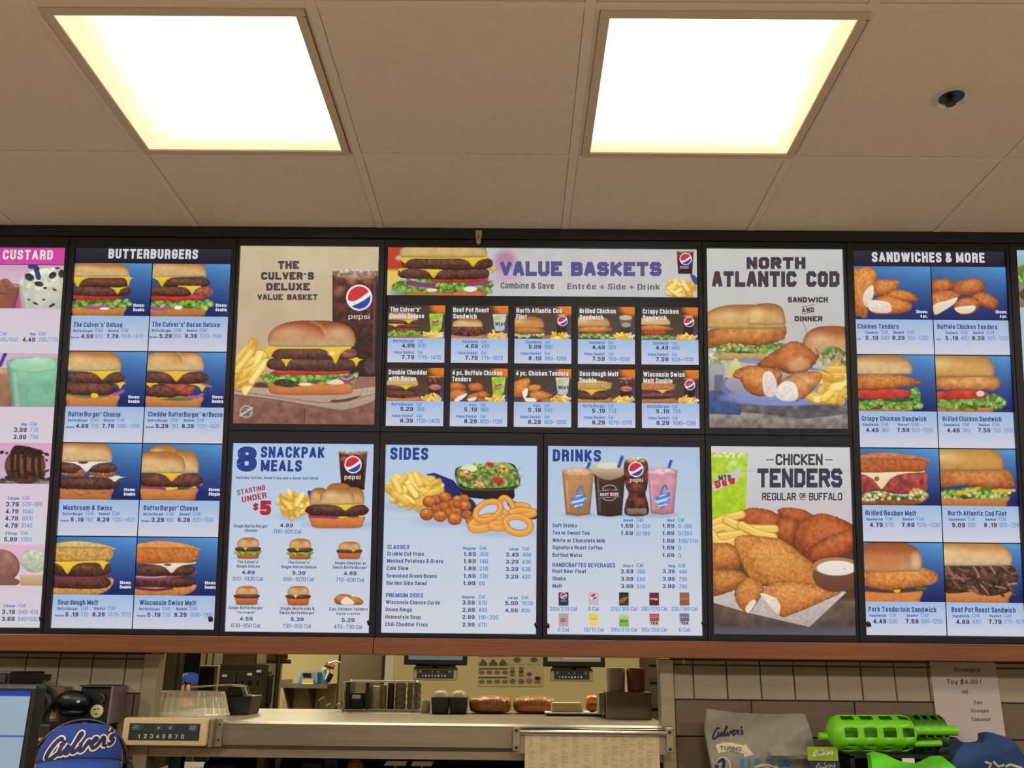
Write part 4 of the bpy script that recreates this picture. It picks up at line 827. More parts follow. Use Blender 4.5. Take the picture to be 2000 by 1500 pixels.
block(ik, 387, 541, 187, 246, 'THE', C, .3, .5); block(ik, 263, 650, 268, 325, "CULVER'S", C, .3, .5); block(ik, 300, 620, 347, 404, 'DELUXE', C, .3, .5); block(ik, 236, 676, 430, 473, 'VALUE BASKET', C, .28, .5)
ik.text(902, 610, 'pepsi', 36, 155, 'l', (206, 196, 200), .0, cf=1); ik.build('lettering', po)

# ---- poster: cod
root, R = cab1('fish_poster', 'backlit pale poster of fish sandwich and plated dinner, headed NORTH ATLANTIC COD', (1378.9, 485.5), (1656.5, 838), (b_u[5], VT, b_u[6], VM))
P = Pic('poster_print', root, R, (1360, 470, .26), 1.35)
P.grad((204, 204, 200), (190, 184, 184), 57, 900); P.C += vnoise(P.x/140, P.y/120, 3)[:, None]*.02
P.line([(795, 600), (830, 690)], 6, (140, 136, 140), 4); P.rect(60, 1130, 1160, 1430, (104, 100, 106), (84, 80, 84), 10, (.2, 50)); P.blob([(60, 1300), (400, 1290), (800, 1340), (1160, 1300), (1160, 1430), (60, 1430)], (150, 140, 132), (110, 102, 98), 8, (.15, 40), None, False); P.line([(740, 1340), (1160, 1275)], 5, (90, 84, 84), 4)
P.blob([(60, 1130), (250, 1120), (345, 1270), (330, 1310), (60, 1300)], (74, 92, 140), (60, 76, 120), 5, (.1, 20), None, False)
P.ell(130, 900, 125, 55, (196, 200, 180), (160, 170, 120), noise=(.2, 16)); P.rect(80, 930, 215, 1130, (170, 166, 176), (120, 116, 128), 5, al=.7); P.rect(135, 1010, 200, 1130, (80, 70, 80), None, 5, al=.6)
P.ell(500, 900, 190, 26, (130, 150, 200)); P.bottom(150, 620, 830, 895, (206, 176, 120), (180, 150, 96)); P.leaf(140, 690, 750, 860, 40, 14, ((180, 204, 90), (140, 180, 70), (222, 220, 190), (236, 200, 110), (112, 160, 60)))
P.crumb([(70, 700), (160, 650), (350, 625), (560, 615), (665, 640), (678, 690), (640, 750), (520, 782), (380, 785), (250, 770), (130, 800), (70, 810)], (206, 136, 70), (166, 94, 44), 26, hi=(236, 180, 110)); P.bun(60, 668, 480, 660, (204, 138, 76), (226, 190, 120), 1); P.bun(390, 664, 470, 630, (200, 132, 70), (232, 196, 126)); P.ell(430, 560, 60, 50, (230, 196, 128), soft=40, al=.7)
P.bun(800, 1220, 640, 860, (190, 106, 60), (230, 200, 150)); P.ell(660, 1090, 480, 150, (100, 116, 172), soft=6); P.ell(665, 1075, 450, 120, (176, 172, 184), (140, 134, 150), soft=5); P.ell(660, 1180, 470, 60, (134, 150, 204), soft=14, al=.7)
P.leaf(900, 1160, 790, 960, 26, 15, ((232, 224, 200), (206, 214, 150), (214, 120, 70), (236, 232, 214), (190, 110, 70)))
P.blob([(225, 1010), (280, 900), (310, 895), (340, 980), (260, 1030)], (224, 216, 140), (200, 190, 110), 4); P.crumb([(270, 1010), (380, 940), (600, 960), (645, 1010), (610, 1080), (500, 1170), (380, 1130), (330, 1050)], (210, 134, 68), (168, 90, 42), 22)
P.crumb([(450, 940), (560, 850), (690, 765), (780, 765), (900, 850), (915, 890), (830, 980), (700, 1000), (600, 960)], (200, 118, 64), (164, 88, 46), 26, hi=(226, 150, 90)); P.ell(770, 930, 80, 50, (232, 200, 160), soft=30, al=.5)
P.fries(1040, 1060, 100, 110, 30, 130, 44, 9); P.fries(960, 1170, 110, 26, 9, 80, 50, 10)
P.crumb([(590, 1110), (660, 1030), (800, 985), (930, 990), (935, 1050), (850, 1150), (760, 1205), (640, 1190)], (216, 148, 88), (178, 104, 54), 22, hi=(240, 196, 140)); P.blob([(500, 1010), (560, 985), (605, 1070), (580, 1170), (510, 1150)], (232, 224, 214), (214, 200, 188), 6, (.05, 22)); P.blob([(595, 1120), (660, 1060), (745, 1080), (760, 1190), (660, 1205), (600, 1170)], (236, 230, 224), (216, 206, 198), 6, (.05, 22))
po = P.done()
ik = Ink(BoardSurf(1360, 470, .26)); C = (72, 60, 72)
block(ik, 377, 820, 124, 214, 'NORTH', C, .3, .5); block(ik, 118, 1075, 230, 348, 'ATLANTIC COD', C, .3, .5); block(ik, 686, 988, 424, 466, 'SANDWICH', C, .28, .5); block(ik, 738, 948, 567, 607, 'DINNER', C, .28, .5)
ik.text(840, 538, 'AND', 36, 92, 'c', C, .03, .1); ik.line([(788, 500), (888, 480)], 4, C); ik.line([(790, 552), (888, 533)], 4, C); ik.build('lettering', po)

# ---- poster: tenders
root, R = cab1('tenders_poster', 'backlit poster of fried chicken strips by a lime drink, headed CHICKEN TENDERS', (1387.6, 871.3), (1671.7, 1241), (b_u[5], VM, b_u[6], VBOT))
P = Pic('poster_print', root, R, (1370, 860, .26), 1.35)
P.grad((206, 206, 212), (200, 192, 196), 43, 520); P.line([(350, 232), (1150, 226)], 6, (180, 178, 184), 5); P.rect(40, 1180, 1200, 1500, (112, 92, 80), (72, 60, 56), 20, (.12, 60)); P.rect(40, 1400, 1200, 1500, (84, 78, 84), (100, 96, 104), 20)
P.rect(40, 700, 1200, 1200, (96, 66, 46), (84, 60, 46), 30)
P.blob([(40, 1205), (330, 1290), (810, 1402), (1090, 1140), (900, 1090), (40, 1100)], (206, 194, 190), (176, 160, 158), 3, (.05, 20), None, False)
P.blob([(60, 92), (348, 96), (332, 545), (75, 600)], (178, 208, 66), (160, 198, 30), 4, (.06, 30), None, False); P.ell(205, 110, 130, 20, (206, 222, 140), soft=10, noise=(.2, 20))
for i in range(8): P.ell(90+_RN[3, i]*230, 120+_RN[4, i]*140, 26, 18, (206, 226, 150), soft=14, al=.5)
bf = (190, 98, 50); bd = (132, 58, 30)
P.crumb([(570, 530), (640, 505), (760, 520), (860, 580), (820, 640), (640, 620)], bf, bd, 20, hi=(214, 126, 76)); P.crumb([(270, 600), (330, 520), (440, 510), (570, 550), (620, 620), (600, 720), (480, 700), (330, 640)], bf, bd, 20, hi=(214, 126, 76))
P.crumb([(560, 620), (640, 570), (720, 610), (730, 680), (700, 800), (620, 780), (540, 700)], bf, bd, 20, hi=(206, 120, 70)); P.crumb([(690, 700), (760, 600), (900, 550), (1050, 590), (1150, 660), (1150, 820), (1050, 880), (900, 900), (760, 880), (700, 800)], bf, bd, 22, hi=(218, 130, 80))
P.crumb([(740, 880), (850, 780), (960, 720), (1090, 680), (1150, 720), (1140, 800), (1050, 870), (900, 910), (780, 920)], (196, 104, 54), bd, 20, hi=(222, 136, 84))
for a in (((60, 640), (180, 590), (300, 560)), ((60, 690), (170, 650), (260, 700)), ((190, 600), (330, 660), (550, 668)), ((60, 740), (180, 720), (330, 700)), ((80, 700), (140, 780), (250, 760)), ((300, 640), (420, 700), (540, 730))):
    P.line(a, 66, (190, 132, 50), 10); P.line([(x, y-4) for x, y in a], 54, (238, 196, 94), 10); P.line([(x, y-18) for x, y in a], 12, (252, 228, 150), 9, .7)
P.crumb([(60, 800), (150, 770), (240, 790), (300, 900), (260, 970), (60, 975)], (206, 132, 66), (150, 84, 38), 14); P.crumb([(60, 990), (200, 970), (330, 1000), (320, 1080), (180, 1150), (60, 1160)], (196, 122, 58), (140, 78, 34), 14)
P.crumb([(245, 760), (310, 712), (480, 725), (620, 755), (780, 880), (900, 980), (980, 1100), (880, 1130), (650, 1110), (400, 1060), (300, 920)], (212, 142, 72), (176, 108, 46), 13, hi=(228, 172, 100))
P.crumb([(250, 1130), (320, 1040), (390, 1035), (470, 1100), (420, 1220), (350, 1298), (270, 1230)], (206, 134, 70), (160, 96, 44), 12); P.blob([(330, 1260), (380, 1200), (412, 1215), (355, 1298)], (232, 214, 192), None, 5)
P.crumb([(440, 1150), (540, 1070), (700, 1060), (950, 1100), (1050, 1135), (960, 1190), (700, 1300), (600, 1325), (520, 1240)], (214, 140, 74), (172, 100, 44), 13, hi=(230, 168, 98)); P.blob([(440, 1150), (540, 1175), (590, 1230), (580, 1310), (510, 1240)], (238, 226, 206), (220, 200, 176), 6, (.06, 12))
P.ell(1010, 1010, 175, 130, (132, 88, 62), (96, 60, 44), soft=5); P.ell(1010, 945, 175, 66, (172, 124, 88), soft=4); P.ell(1015, 960, 148, 56, (236, 228, 220), (226, 214, 208), soft=5); P.ell(1075, 964, 6, 4, (120, 110, 90))
po = P.done()
ik = Ink(BoardSurf(1370, 860, .26)); C = (60, 58, 74)
block(ik, 557, 910, 102, 187, 'CHICKEN', C, .2, .5); ik.rect(485, 143, 543, 150, C); ik.rect(926, 143, 985, 150, C)
block(ik, 420, 1057, 211, 355, 'TENDERS', C, .25, .55); block(ik, 455, 710, 394, 452, 'REGULAR', C, .18, .5); block(ik, 808, 1057, 394, 452, 'BUFFALO', C, .18, .5); block(ik, 736, 782, 396, 436, 'OR', C, .2, .5); ik.rect(736, 444, 782, 449, C)
ik.poly([(78, 345), (120, 270), (305, 215), (270, 310), (95, 385)], (196, 196, 200)); ik.text(130, 305, 'Mtn', 42, 96, 'l', (70, 84, 60), .04, .16, .0002); ik.text(108, 362, 'Dew', 58, 160, 'l', (186, 52, 52), .05, .25, .0004); ik.build('lettering', po)

# ---- value baskets board
RB = UVR((760, 482.7), (1361.5, 580.5)); u0 = uu(753.5, 715); u1 = uu(1367, 715)
ub0 = UVR((758, 483), (1362, 581)); vA, vB_, vC, vD = vv(598, 1050), vv(710, 1050), vv(720.5, 1050), vv(834.5, 1050)
full = (ub0[0]-.003, ub0[1], ub0[2]+.003, vD)
root = cabinet('value_menu_board', 'wide black menu board with banner over ten small meal cards, top centre', [full], (b_u[3], VT, b_u[5], VM))
P = Pic('banner_print', root, ub0, (740, 460, .26667), 1.4)
P.grad((200, 198, 196), (196, 196, 200), 80, 440); i_ = P.x > 900
P.C += vnoise(P.x/110, P.y/200, 2)[:, None]*.02
P.blob([(60, 90), (190, 80), (190, 250), (60, 260)], (196, 70, 46), (170, 60, 40), 22); P.ell(150, 165, 26, 20, (240, 180, 150), soft=20); P.rect(60, 250, 170, 460, (226, 196, 80), (214, 200, 130), 24); P.ell(160, 420, 70, 40, (90, 120, 180), soft=30, al=.6)
P.ell(925, 200, 80, 88, (172, 112, 156), (180, 136, 170), soft=50, al=.75); P.ell(930, 310, 90, 30, (196, 150, 186), soft=40, al=.6); P.ell(990, 270, 30, 30, (206, 180, 200), soft=20, al=.5); P.rect(1200, 80, 1300, 180, (186, 190, 204), None, 40, al=.4)
P.bottom(178, 795, 380, 470, (206, 130, 76)); P.leaf(115, 815, 300, 425, 40, 21); P.line([(215, 345), (320, 362), (430, 372)], 34, (124, 60, 110), 5); P.line([(650, 362), (730, 352), (800, 345)], 28, (140, 66, 116), 5); P.leaf(420, 560, 330, 420, 10, 22); P.ell(670, 392, 50, 20, (232, 234, 220)); P.ell(390, 400, 40, 12, (228, 230, 210))
P.tom(400, 780, 285, 345); P.patty(138, 810, 235, 320, (120, 74, 56), (72, 42, 36)); P.cheese(150, 215, 240, [(160, 268, 30)], 8); P.cheese(318, 500, 236, [(400, 312, 85)], 10); P.cheese(770, 852, 232, [(835, 272, 30)], 10); P.patty(165, 835, 160, 248, (112, 68, 52)); P.cheese(178, 800, 150, [(190, 206, 60), (690, 230, 80)], 20); P.bun(160, 790, 30, 160, (222, 186, 120), (226, 196, 130), hl=False)
P.cola(2182, 2305, 115, 280, .08, (2247, 172, 42)); P.fries(2212, 385, 95, 52, 36, 66, 26, 5); P.blob([(2280, 280), (2330, 310), (2330, 360), (2300, 340)], (70, 70, 130), None, 4)
po = P.done()
ik = Ink(BoardSurf()); C = (88, 82, 140)
block(ik, 977, 1098, 510.5, 539.5, 'VALUE', C, .3, .56); block(ik, 1115, 1292, 511.5, 539.5, 'BASKETS', C, .3, .56)
ik.text(978, 563.5, 'Combine & Save', 12, 104, 'l', (84, 82, 92), .012); ik.text(1108, 565, 'Entrée + Side + Drink', 11.5, 181, 'l', (96, 94, 104), .012); ik.text(1328, 524.5, 'pepsi', 6, 17, 'l', (190, 170, 170)); ik.build('lettering', po)
# ten cards
uc0 = uu(756.2, 715); pitch = (uu(1253.0, 715)-uc0)/4; cw = uu(867.5, 715)-uc0
def d_lime(P): P.blob([(300, 62), (402, 62), (388, 200), (312, 200)], (168, 206, 70), (150, 196, 40), 4, (.1, 16), None, False); P.blob([(316, 140), (345, 112), (396, 102), (376, 140), (330, 158)], (204, 204, 196), (170, 80, 70), 4, al=.85)
def d_mist(P): P.blob([(302, 62), (402, 62), (388, 188), (318, 188)], (206, 210, 218), (176, 182, 196), 4, (.06, 16), None, False); P.ell(335, 92, 22, 14, (176, 206, 70), soft=6); P.ell(350, 106, 16, 10, (226, 200, 60), soft=6)
def d_cola(P): P.cola(305, 392, 62, 200, .08, (350, 108, 36))
def d_drp(P): P.cola(300, 402, 62, 200, .1); P.ell(352, 140, 48, 24, (150, 40, 48), soft=4); P.ell(352, 140, 40, 17, (206, 196, 196), soft=6, al=.7)
def d_root(P): P.blob([(304, 66), (396, 66), (386, 190), (314, 190)], (150, 118, 92), (46, 32, 30), 4, None, None, False); P.ell(350, 80, 46, 18, (206, 186, 160), soft=6); P.ell(352, 134, 34, 18, (196, 188, 186), soft=8, al=.7)
def b_dlx(P): P.bottom(0, 215, 205, 238); P.leaf(-5, 235, 180, 235, 20, 2); P.tom(70, 190, 160, 188); P.patty(-10, 235, 140, 172); P.cheese(0, 120, 140, [(50, 165, 40)], 6); P.patty(0, 225, 110, 140); P.cheese(0, 215, 100, [(150, 140, 50)], 10); P.bun(-30, 215, 50, 108, hl=False)
def b_roast(P): P.bottom(-5, 230, 220, 252); P.blob([(0, 160), (120, 150), (235, 165), (235, 215), (120, 230), (0, 215)], (110, 62, 46), (74, 40, 34), 4, (.45, 12)); P.bun(12, 228, 96, 158, (206, 136, 66), (240, 220, 172))
def b_cod(P): P.leaf(0, 210, 190, 235, 18, 3, ((176, 200, 90), (220, 220, 180))); P.crumb([(-10, 160), (120, 150), (215, 175), (205, 205), (-10, 205)], (200, 124, 62), (160, 88, 40), 10); P.bun(-40, 215, 75, 162, (196, 124, 62), (222, 164, 96))
def b_gril(P): P.leaf(0, 250, 195, 240, 18, 4); P.tom(60, 200, 175, 200); P.crumb([(-10, 160), (120, 145), (235, 155), (232, 180), (-10, 190)], (222, 156, 92), (180, 104, 54), 12); P.bun(-50, 232, 70, 150, (206, 150, 84), (216, 166, 96))
def b_crisp(P): P.leaf(0, 225, 200, 240, 18, 5); P.tom(20, 170, 170, 205); P.crumb([(-10, 140), (120, 132), (220, 150), (215, 170), (-10, 178)], (214, 130, 56), (170, 86, 34), 9); P.bun(-30, 212, 70, 132, (206, 150, 90), (236, 212, 166))
def b_chb(P): P.bottom(-5, 232, 215, 250); P.patty(-10, 225, 165, 222, (104, 56, 40)); P.line([(150, 215), (215, 215)], 10, (150, 60, 120), 4); P.patty(-10, 245, 130, 165); P.cheese(0, 230, 122, [(140, 162, 60)], 10); P.bun(0, 228, 62, 128, (206, 156, 90), (230, 204, 150), hl=False)
def b_buf(P):
    for q in ([(130, 120), (200, 105), (240, 130), (230, 165), (150, 165)], [(-10, 110), (60, 105), (110, 130), (90, 160), (-10, 160)], [(190, 180), (240, 165), (290, 195), (270, 225), (200, 215)], [(-10, 175), (60, 150), (125, 175), (90, 215), (30, 245), (-10, 240)], [(130, 200), (190, 180), (210, 200), (190, 235), (130, 235)]): P.crumb(q, (214, 118, 62), (160, 74, 36), 9)
    P.blob([(30, 235), (70, 200), (125, 185), (90, 225), (50, 245)], (240, 230, 206), None, 4); P.blob([(125, 225), (190, 210), (180, 235), (140, 240)], (240, 230, 206), None, 4)
def b_ten(P):
    for q in ([(-5, 110), (50, 75), (110, 70), (110, 120), (60, 200), (-5, 200)], [(100, 125), (170, 115), (200, 130), (170, 165), (110, 165)], [(110, 180), (190, 160), (280, 190), (240, 215), (150, 235)]): P.crumb(q, (222, 140, 66), (176, 96, 40), 9)
    P.blob([(60, 170), (95, 140), (100, 180), (75, 220)], (240, 230, 212), None, 4); P.blob([(80, 215), (150, 215), (160, 240), (90, 240)], (240, 230, 212), None, 4)
def b_sour(P): P.toast(-10, 232, 205, 245, up=False); P.patty(-10, 232, 165, 222, (94, 54, 44)); P.cheese(0, 215, 140, [(100, 190, 60)], 14); P.toast(-10, 238, 80, 146, (206, 166, 100), (186, 138, 72))
def b_swis(P): P.toast(-10, 230, 205, 248, (196, 130, 80), (160, 96, 56), False); P.patty(-10, 232, 160, 210, (100, 58, 52)); P.line([(0, 185), (220, 180)], 10, (150, 70, 110), 4); P.cheese(0, 225, 138, [(150, 172, 50)], 10, (236, 222, 196)); P.toast(-10, 235, 88, 146, (206, 128, 74), (190, 108, 56))
cards = [("The Culver’s'", 60, "Double Deluxe", 67.5, 'ButterBurger', '4.69', '810', '7.79', '1170–1470', b_dlx, d_lime), ('Beef Pot Roast', 70.5, 'Sandwich', 46.5, 'Sandwich', '4.69', '410', '7.79', '770–1070', b_roast, d_mist),
 ('North Atlantic Cod', 89.5, 'Filet', 21, 'Sandwich', '5.09', '600', '8 .19', '960–1260', b_cod, d_cola), ('Grilled Chicken', 71.5, 'Sandwich', 46.5, 'Sandwich', '4.49', '390', '7.59', '750–1050', b_gril, d_root),
 ('Crispy Chicken', 70.5, 'Sandwich', 46.5, 'Sandwich', '4.49', '460', '7.59', '820–1120', b_crisp, d_cola), ('Double Cheddar', 75.5, 'with Bacon', 54, 'ButterBurger', '5.29', '760', '8.39', '1120–1420', b_chb, d_drp),
 ('4 pc. Buffalo Chicken', 98.5, 'Tenders', 37, '4 pc.', '5 .19', '460', '8.29', '820–1120', b_buf, d_lime), ('4 pc. Chicken Tenders', 103, '', 0, '4 pc.', '5 .19', '540', '8.29', '900–1200', b_ten, d_mist),
 ('Sourdough Melt', 76.5, 'Double', 33, 'ButterBurger', '5 .19', '710', '8.29', '1070–1370', b_sour, d_drp), ('Wisconsin Swiss', 81, 'Melt Double', 57, 'ButterBurger', '5 .19', '730', '8.29', '1090–1390', b_swis, d_cola)]
class CardSurf:
    """drawing units of a card: 1 unit = card width/416, from its top left corner"""
    def __init__(s, u, v, k): s.u, s.v, s.k = u, v, k
    def __call__(s, x, y, off): return buv(s.u+np.asarray(x)*s.k, s.v+np.asarray(y)*s.k, off)
for n, (a1, w1, a2, w2, sub, p1, c1_, p2, c2_, bf_, df_) in enumerate(cards):
    r_, c_ = divmod(n, 5); ua = uc0+c_*pitch; k = cw/416; va, vb = (vA, vB_) if r_ == 0 else (vC, vD); vp = va+243*k
    P = Pic('meal_picture', root, (ua, va, ua+cw, vp), (0, 0, 1), 1.25)
    P.x = (P.U-ua)/k; P.y = (P.V-va)/k
    P.grad((66, 52, 46), (82, 62, 52), 0, 245); P.ell(395, 10, 85, 55, (226, 132, 40), (214, 112, 30), soft=30); P.rect(200, 215, 416, 246, (190, 130, 80), None, 14, al=.8)
    bf_(P); df_(P); P.blob([(375, 190), (410, 185), (420, 246), (405, 246)], (54, 60, 140), None, 4); P.fries(335, 222, 62, 20, 26, 46, 15, 3+n)
    po = P.done()
    J = Pic('price_card', root, (ua, vp, ua+cw, vb), (0, 0, 1), 6); t = np.clip((J.V-vp)/(vb-vp), 0, 1)[:, None]; J.C[:] = J.c((160, 188, 226))*(1-t)+J.c((200, 206, 224))*t; jo = J.done()
    q = 416/112.; ik = Ink(CardSurf(ua, va, k)); ik.text(12, 50, a1, 35, w1*q, 'l', WH, .022)
    if a2: ik.text(12, 97, a2, 35, w2*q, 'l', WH, .022)
    if df_ is d_mist: ik.text(322, 148, 'Mist', 28, 74, 'l', (60, 100, 70), .04)
    if df_ is d_drp: ik.text(352, 150, 'Dr Pepper', 17, 66, 'c', (150, 40, 48), .04)
    if df_ is d_lime: ik.text(328, 138, 'Dew', 20, 48, 'l', (150, 50, 46), .04, .3)
    ik.build('lettering', po)
    ik = Ink(CardSurf(ua, va, k)); W = 196
    ik.text(W, 278, sub, 22, None, 'r', SB, .012, cf=.72); ik.text(W+26, 278, 'Cal', 24, 36, 'l', CA); ik.text(W, 316, p1, 30, 92, 'r', PR, .02); ik.text(W+26, 316, c1_, 31, 56, 'l', CA)
    ik.text(W, 362, 'Value Basket', 22, 152, 'r', SB, .012); ik.text(W+26, 362, 'Cal', 24, 36, 'l', CA); ik.text(W, 402, p2, 31, 92, 'r', PR, .02); ik.text(W+26, 402, c2_, 31, 168 if len(c2_) > 8 else 158, 'l', CA)
    for y in (295, 380): ik.line([(W+12, y-12), (W+12, y+24)], 2, (150, 176, 214))
    ik.build('lettering', jo)

# ---- small meals board
PA = (176, 200, 228); PBt = (208, 212, 222)
def pale(P, v0, v1, a=PA, b=PBt): t = np.clip((P.V-v0)/(v1-v0), 0, 1)[:, None]; P.C[:] = P.c(a)*(1-t)+P.c(b)*t
root, R = cab1('snack_menu_board', 'pale blue menu board with large blue 8 and small burger meals, lower left', (456, 865.3), (721, 1236), (b_u[2], VM, b_u[3], VBOT), ((722, 1214),), M_BLACKB)
P = Pic('menu_print', root, R, (430, 850, .26667), 1.35); pale(P, R[1], R[3])
P.cola(868, 1078, 120, 400, .1, (973, 215, 60)); P.ell(870, 655, 230, 34, (150, 166, 190), soft=26, al=.7); P.ell(540, 600, 110, 24, (160, 176, 200), soft=20, al=.6)
P.fries(548, 505, 88, 70, 46, 84, 32, 4); P.blob([(640, 410), (680, 420), (680, 500), (660, 480)], (60, 66, 130), None, 4)
P.bottom(662, 1050, 590, 676, (222, 138, 70), (196, 110, 56)); P.line([(660, 590), (740, 592), (850, 598)], 30, (150, 50, 110), 5); P.ell(975, 588, 50, 18, (92, 108, 48)); P.line([(885, 600), (935, 585)], 16, (240, 206, 50), 4); P.ell(1035, 585, 24, 14, (240, 200, 90))
P.patty(622, 1090, 505, 592, (104, 58, 48), (64, 34, 32)); P.cheese(690, 1050, 500, [(918, 555, 100)], 8); P.bun(780, 960, 350, 440, (200, 120, 60), (214, 144, 84), hl=False); P.bun(655, 800, 385, 508, (196, 120, 62), (232, 192, 132)); P.bun(880, 1056, 380, 505, (200, 126, 64), (232, 194, 136)); P.bun(735, 980, 385, 506, (208, 140, 78), (240, 208, 150))
def mini(x0, x1, y0, y1, lay, ks=1):
    w = x1-x0; h = y1-y0; P.ell((x0+x1)/2, y1-2, w*.5, 10, (150, 160, 180), soft=12, al=.5); P.bottom(x0+.08*w, x1-.08*w, y0+.62*h, y1, (206, 116, 58), (176, 90, 42))
    if 'l' in lay: P.leaf(x0+.03*w, x1-.01*w, y0+.58*h, y0+.84*h, 12, 3)
    if 't' in lay: P.tom(x0+.2*w, x1-.2*w, y0+.56*h, y0+.68*h)
    if 'o' in lay: P.line([(x0+.1*w, y0+.72*h), (x1-.1*w, y0+.74*h)], 10, (170, 120, 110), 4)
    P.patty(x0, x1, y0+.44*h, y0+.66*h); 
    if 'c' in lay: P.cheese(x0+.15*w, x1-.1*w, y0+.42*h, [(x0+(.65 if 'r' in lay else .4)*w, y0+.62*h, 26)], 6)
    if 's' in lay: P.cheese(x0+.15*w, x1-.1*w, y0+.42*h, [(x0+.4*w, y0+.66*h, 26)], 6, (236, 230, 218))
    P.bun(x0+.1*w, x1-.08*w, y0, y0+.46*h, (204, 130, 70), (236, 200, 146), 2)
mini(108, 300, 750, 902, 'lc'); mini(490, 680, 758, 906, 'lct'); mini(850, 1042, 780, 905, 'cr'); mini(98, 290, 1104, 1240, 'o'); mini(478, 665, 1104, 1244, 's')
P.ell(945, 1238, 100, 10, (160, 170, 190), soft=10, al=.5); P.crumb([(835, 1200), (880, 1165), (950, 1170), (960, 1200), (900, 1238), (850, 1235)], (204, 126, 66), (166, 92, 42), 8); P.crumb([(930, 1195), (1000, 1185), (1048, 1215), (1030, 1240), (960, 1236)], (204, 126, 66), (166, 92, 42), 8); P.blob([(885, 1215), (930, 1185), (985, 1232), (900, 1238)], (234, 220, 200), None, 4)
po = P.done()
ik = Ink(BoardSurf(430, 850, .26667)); D = (40, 62, 140); E_ = (66, 78, 130); G_ = (66, 104, 160)
ik.text(118, 266, '8', 186, 148, 'l', D, .034); ik.text(297, 164, 'SNACKPAK', 82, 468, 'l', D, .03); ik.text(295, 264, 'MEALS', 84, 302, 'l', D, .03)
ik.text(117, 320, 'Includes Entrée, Small Fries and a Small Soft Drink', 20, 603, 'l', E_, .012)
RD = (166, 44, 58); ik.text(128, 440, 'STARTING', 38, 208, 'l', RD, .015, .20); ik.text(163, 493, 'UNDER', 42, 182, 'l', RD, .015, .20); ik.text(240, 548, '$', 48, 40, 'l', RD, .02, .0); ik.text(290, 586, '5', 108, 82, 'l', RD, .045)
ik.text(910, 322, 'pepsi', 32, 118, 'l', (214, 206, 210))
for x, y, t, hh, w, c, b in [(226, 676, "Single ButterBurger'", 22, 256, E_, .015), (224, 708, 'Cheese', 22, 88, E_, .015), (485, 674, '4.89', 28, 96, E_, .02), (490, 720, '700–920 Cal', 30, 204, G_, 0),
 (205, 938, "The Culver’s'", 21, 158, E_, .015), (205, 970, 'Single Deluxe', 21, 170, E_, .015), (205, 1018, '4.89', 28, 94, E_, .02), (203, 1066, '810–1030 Cal', 30, 220, G_, 0),
 (578, 942, "The Culver’s'", 21, 162, E_, .015), (576, 975, 'Single Bacon Deluxe', 21, 260, E_, .015), (576, 1022, '5.39', 28, 94, E_, .02), (573, 1070, '850–1070 Cal', 30, 222, G_, 0),
 (953, 947, 'Single Cheddar or', 21, 228, E_, .015), (953, 978, "Swiss ButterBurger'", 21, 258, E_, .015), (951, 1026, '4.89', 28, 94, E_, .02), (949, 1074, '710–930 Cal', 30, 204, G_, 0),
 (190, 1274, "Single ButterBurger'", 22, 258, E_, .015), (188, 1306, '“The Original”', 16, 138, E_, .015), (190, 1358, '4.59', 28, 94, E_, .02), (186, 1408, '630–850 Cal', 30, 210, G_, 0),
 (566, 1280, 'Single Mushroom &', 22, 250, E_, .015), (566, 1311, "Swiss ButterBurger'", 22, 262, E_, .015), (564, 1362, '5.39', 28, 94, E_, .02), (560, 1412, '730–950 Cal', 30, 206, G_, 0),
 (939, 1284, '2 pc. Chicken Tenders', 22, 284, E_, .015), (939, 1315, 'Regular or Buffalo', 15, 174, E_, .015), (937, 1367, '5.29', 28, 94, E_, .02), (935, 1418, '470–730 Cal', 30, 206, G_, 0)]: ik.text(x, y, t, hh, w, 'c', c, b)
ik.build('lettering', po)

# ---- sides board
root, R = cab1('sides_menu_board', 'pale menu board headed SIDES with fries, curds, onion rings and salad', (753.8, 868.5), (1046.8, 1238.5), (b_u[3], VM, b_u[4], VBOT), ((1047.5, 1219),), M_BLACKB)
P = Pic('menu_print', root, R, (740, 860, .26), 1.35, ysel=[(vv(890), vv(1052))]); pale(P, R[1], R[3])
P.ell(260, 500, 220, 40, (160, 176, 196), soft=30, al=.6); P.ell(520, 610, 240, 40, (160, 176, 196), soft=30, al=.6); P.ell(930, 690, 260, 36, (164, 178, 196), soft=30, al=.6)
P.blob([(355, 255), (415, 243), (560, 300), (640, 400), (480, 405), (440, 320)], (36, 44, 118), (30, 34, 96), 3, None, None, False); P.line([(380, 268), (440, 310), (485, 400)], 10, (206, 200, 214), 4)
P.fries(262, 370, 165, 95, 85, 120, 42, 6); P.fries(400, 380, 50, 26, 6, 100, 44, 7, -.1)
P.blob([(480, 400), (640, 405), (740, 490), (700, 560), (560, 560), (440, 470)], (36, 36, 84), None, 4); P.line([(620, 400), (700, 440), (740, 495)], 8, (190, 186, 206), 4)
P.blob([(572, 235), (600, 200), (740, 180), (980, 170), (1040, 230), (1060, 330), (1020, 365), (985, 450), (650, 425), (620, 390), (580, 300)], (40, 36, 36), (24, 22, 22), 4, None, (.2, 10)); P.line([(580, 230), (600, 340), (700, 372), (1000, 366), (1055, 320)], 10, (84, 80, 80), 5)
P.blob([(590, 230), (640, 190), (760, 178), (970, 172), (1030, 240), (1040, 310), (980, 350), (720, 362), (620, 330)], (146, 176, 80), (110, 146, 54), 5, (.3, 20))
P.leaf(600, 1040, 190, 360, 60, 31, ((150, 188, 84), (196, 216, 120), (104, 150, 50), (84, 124, 44), (230, 214, 110))); P.leaf(600, 1030, 190, 270, 30, 33); P.ell(680, 210, 60, 30, (222, 226, 180)); 
for x, y, a, b in ((835, 180, 30, 16), (895, 300, 44, 26)): P.ell(x, y, a, b, (206, 60, 54), (170, 36, 36), .3, 4)
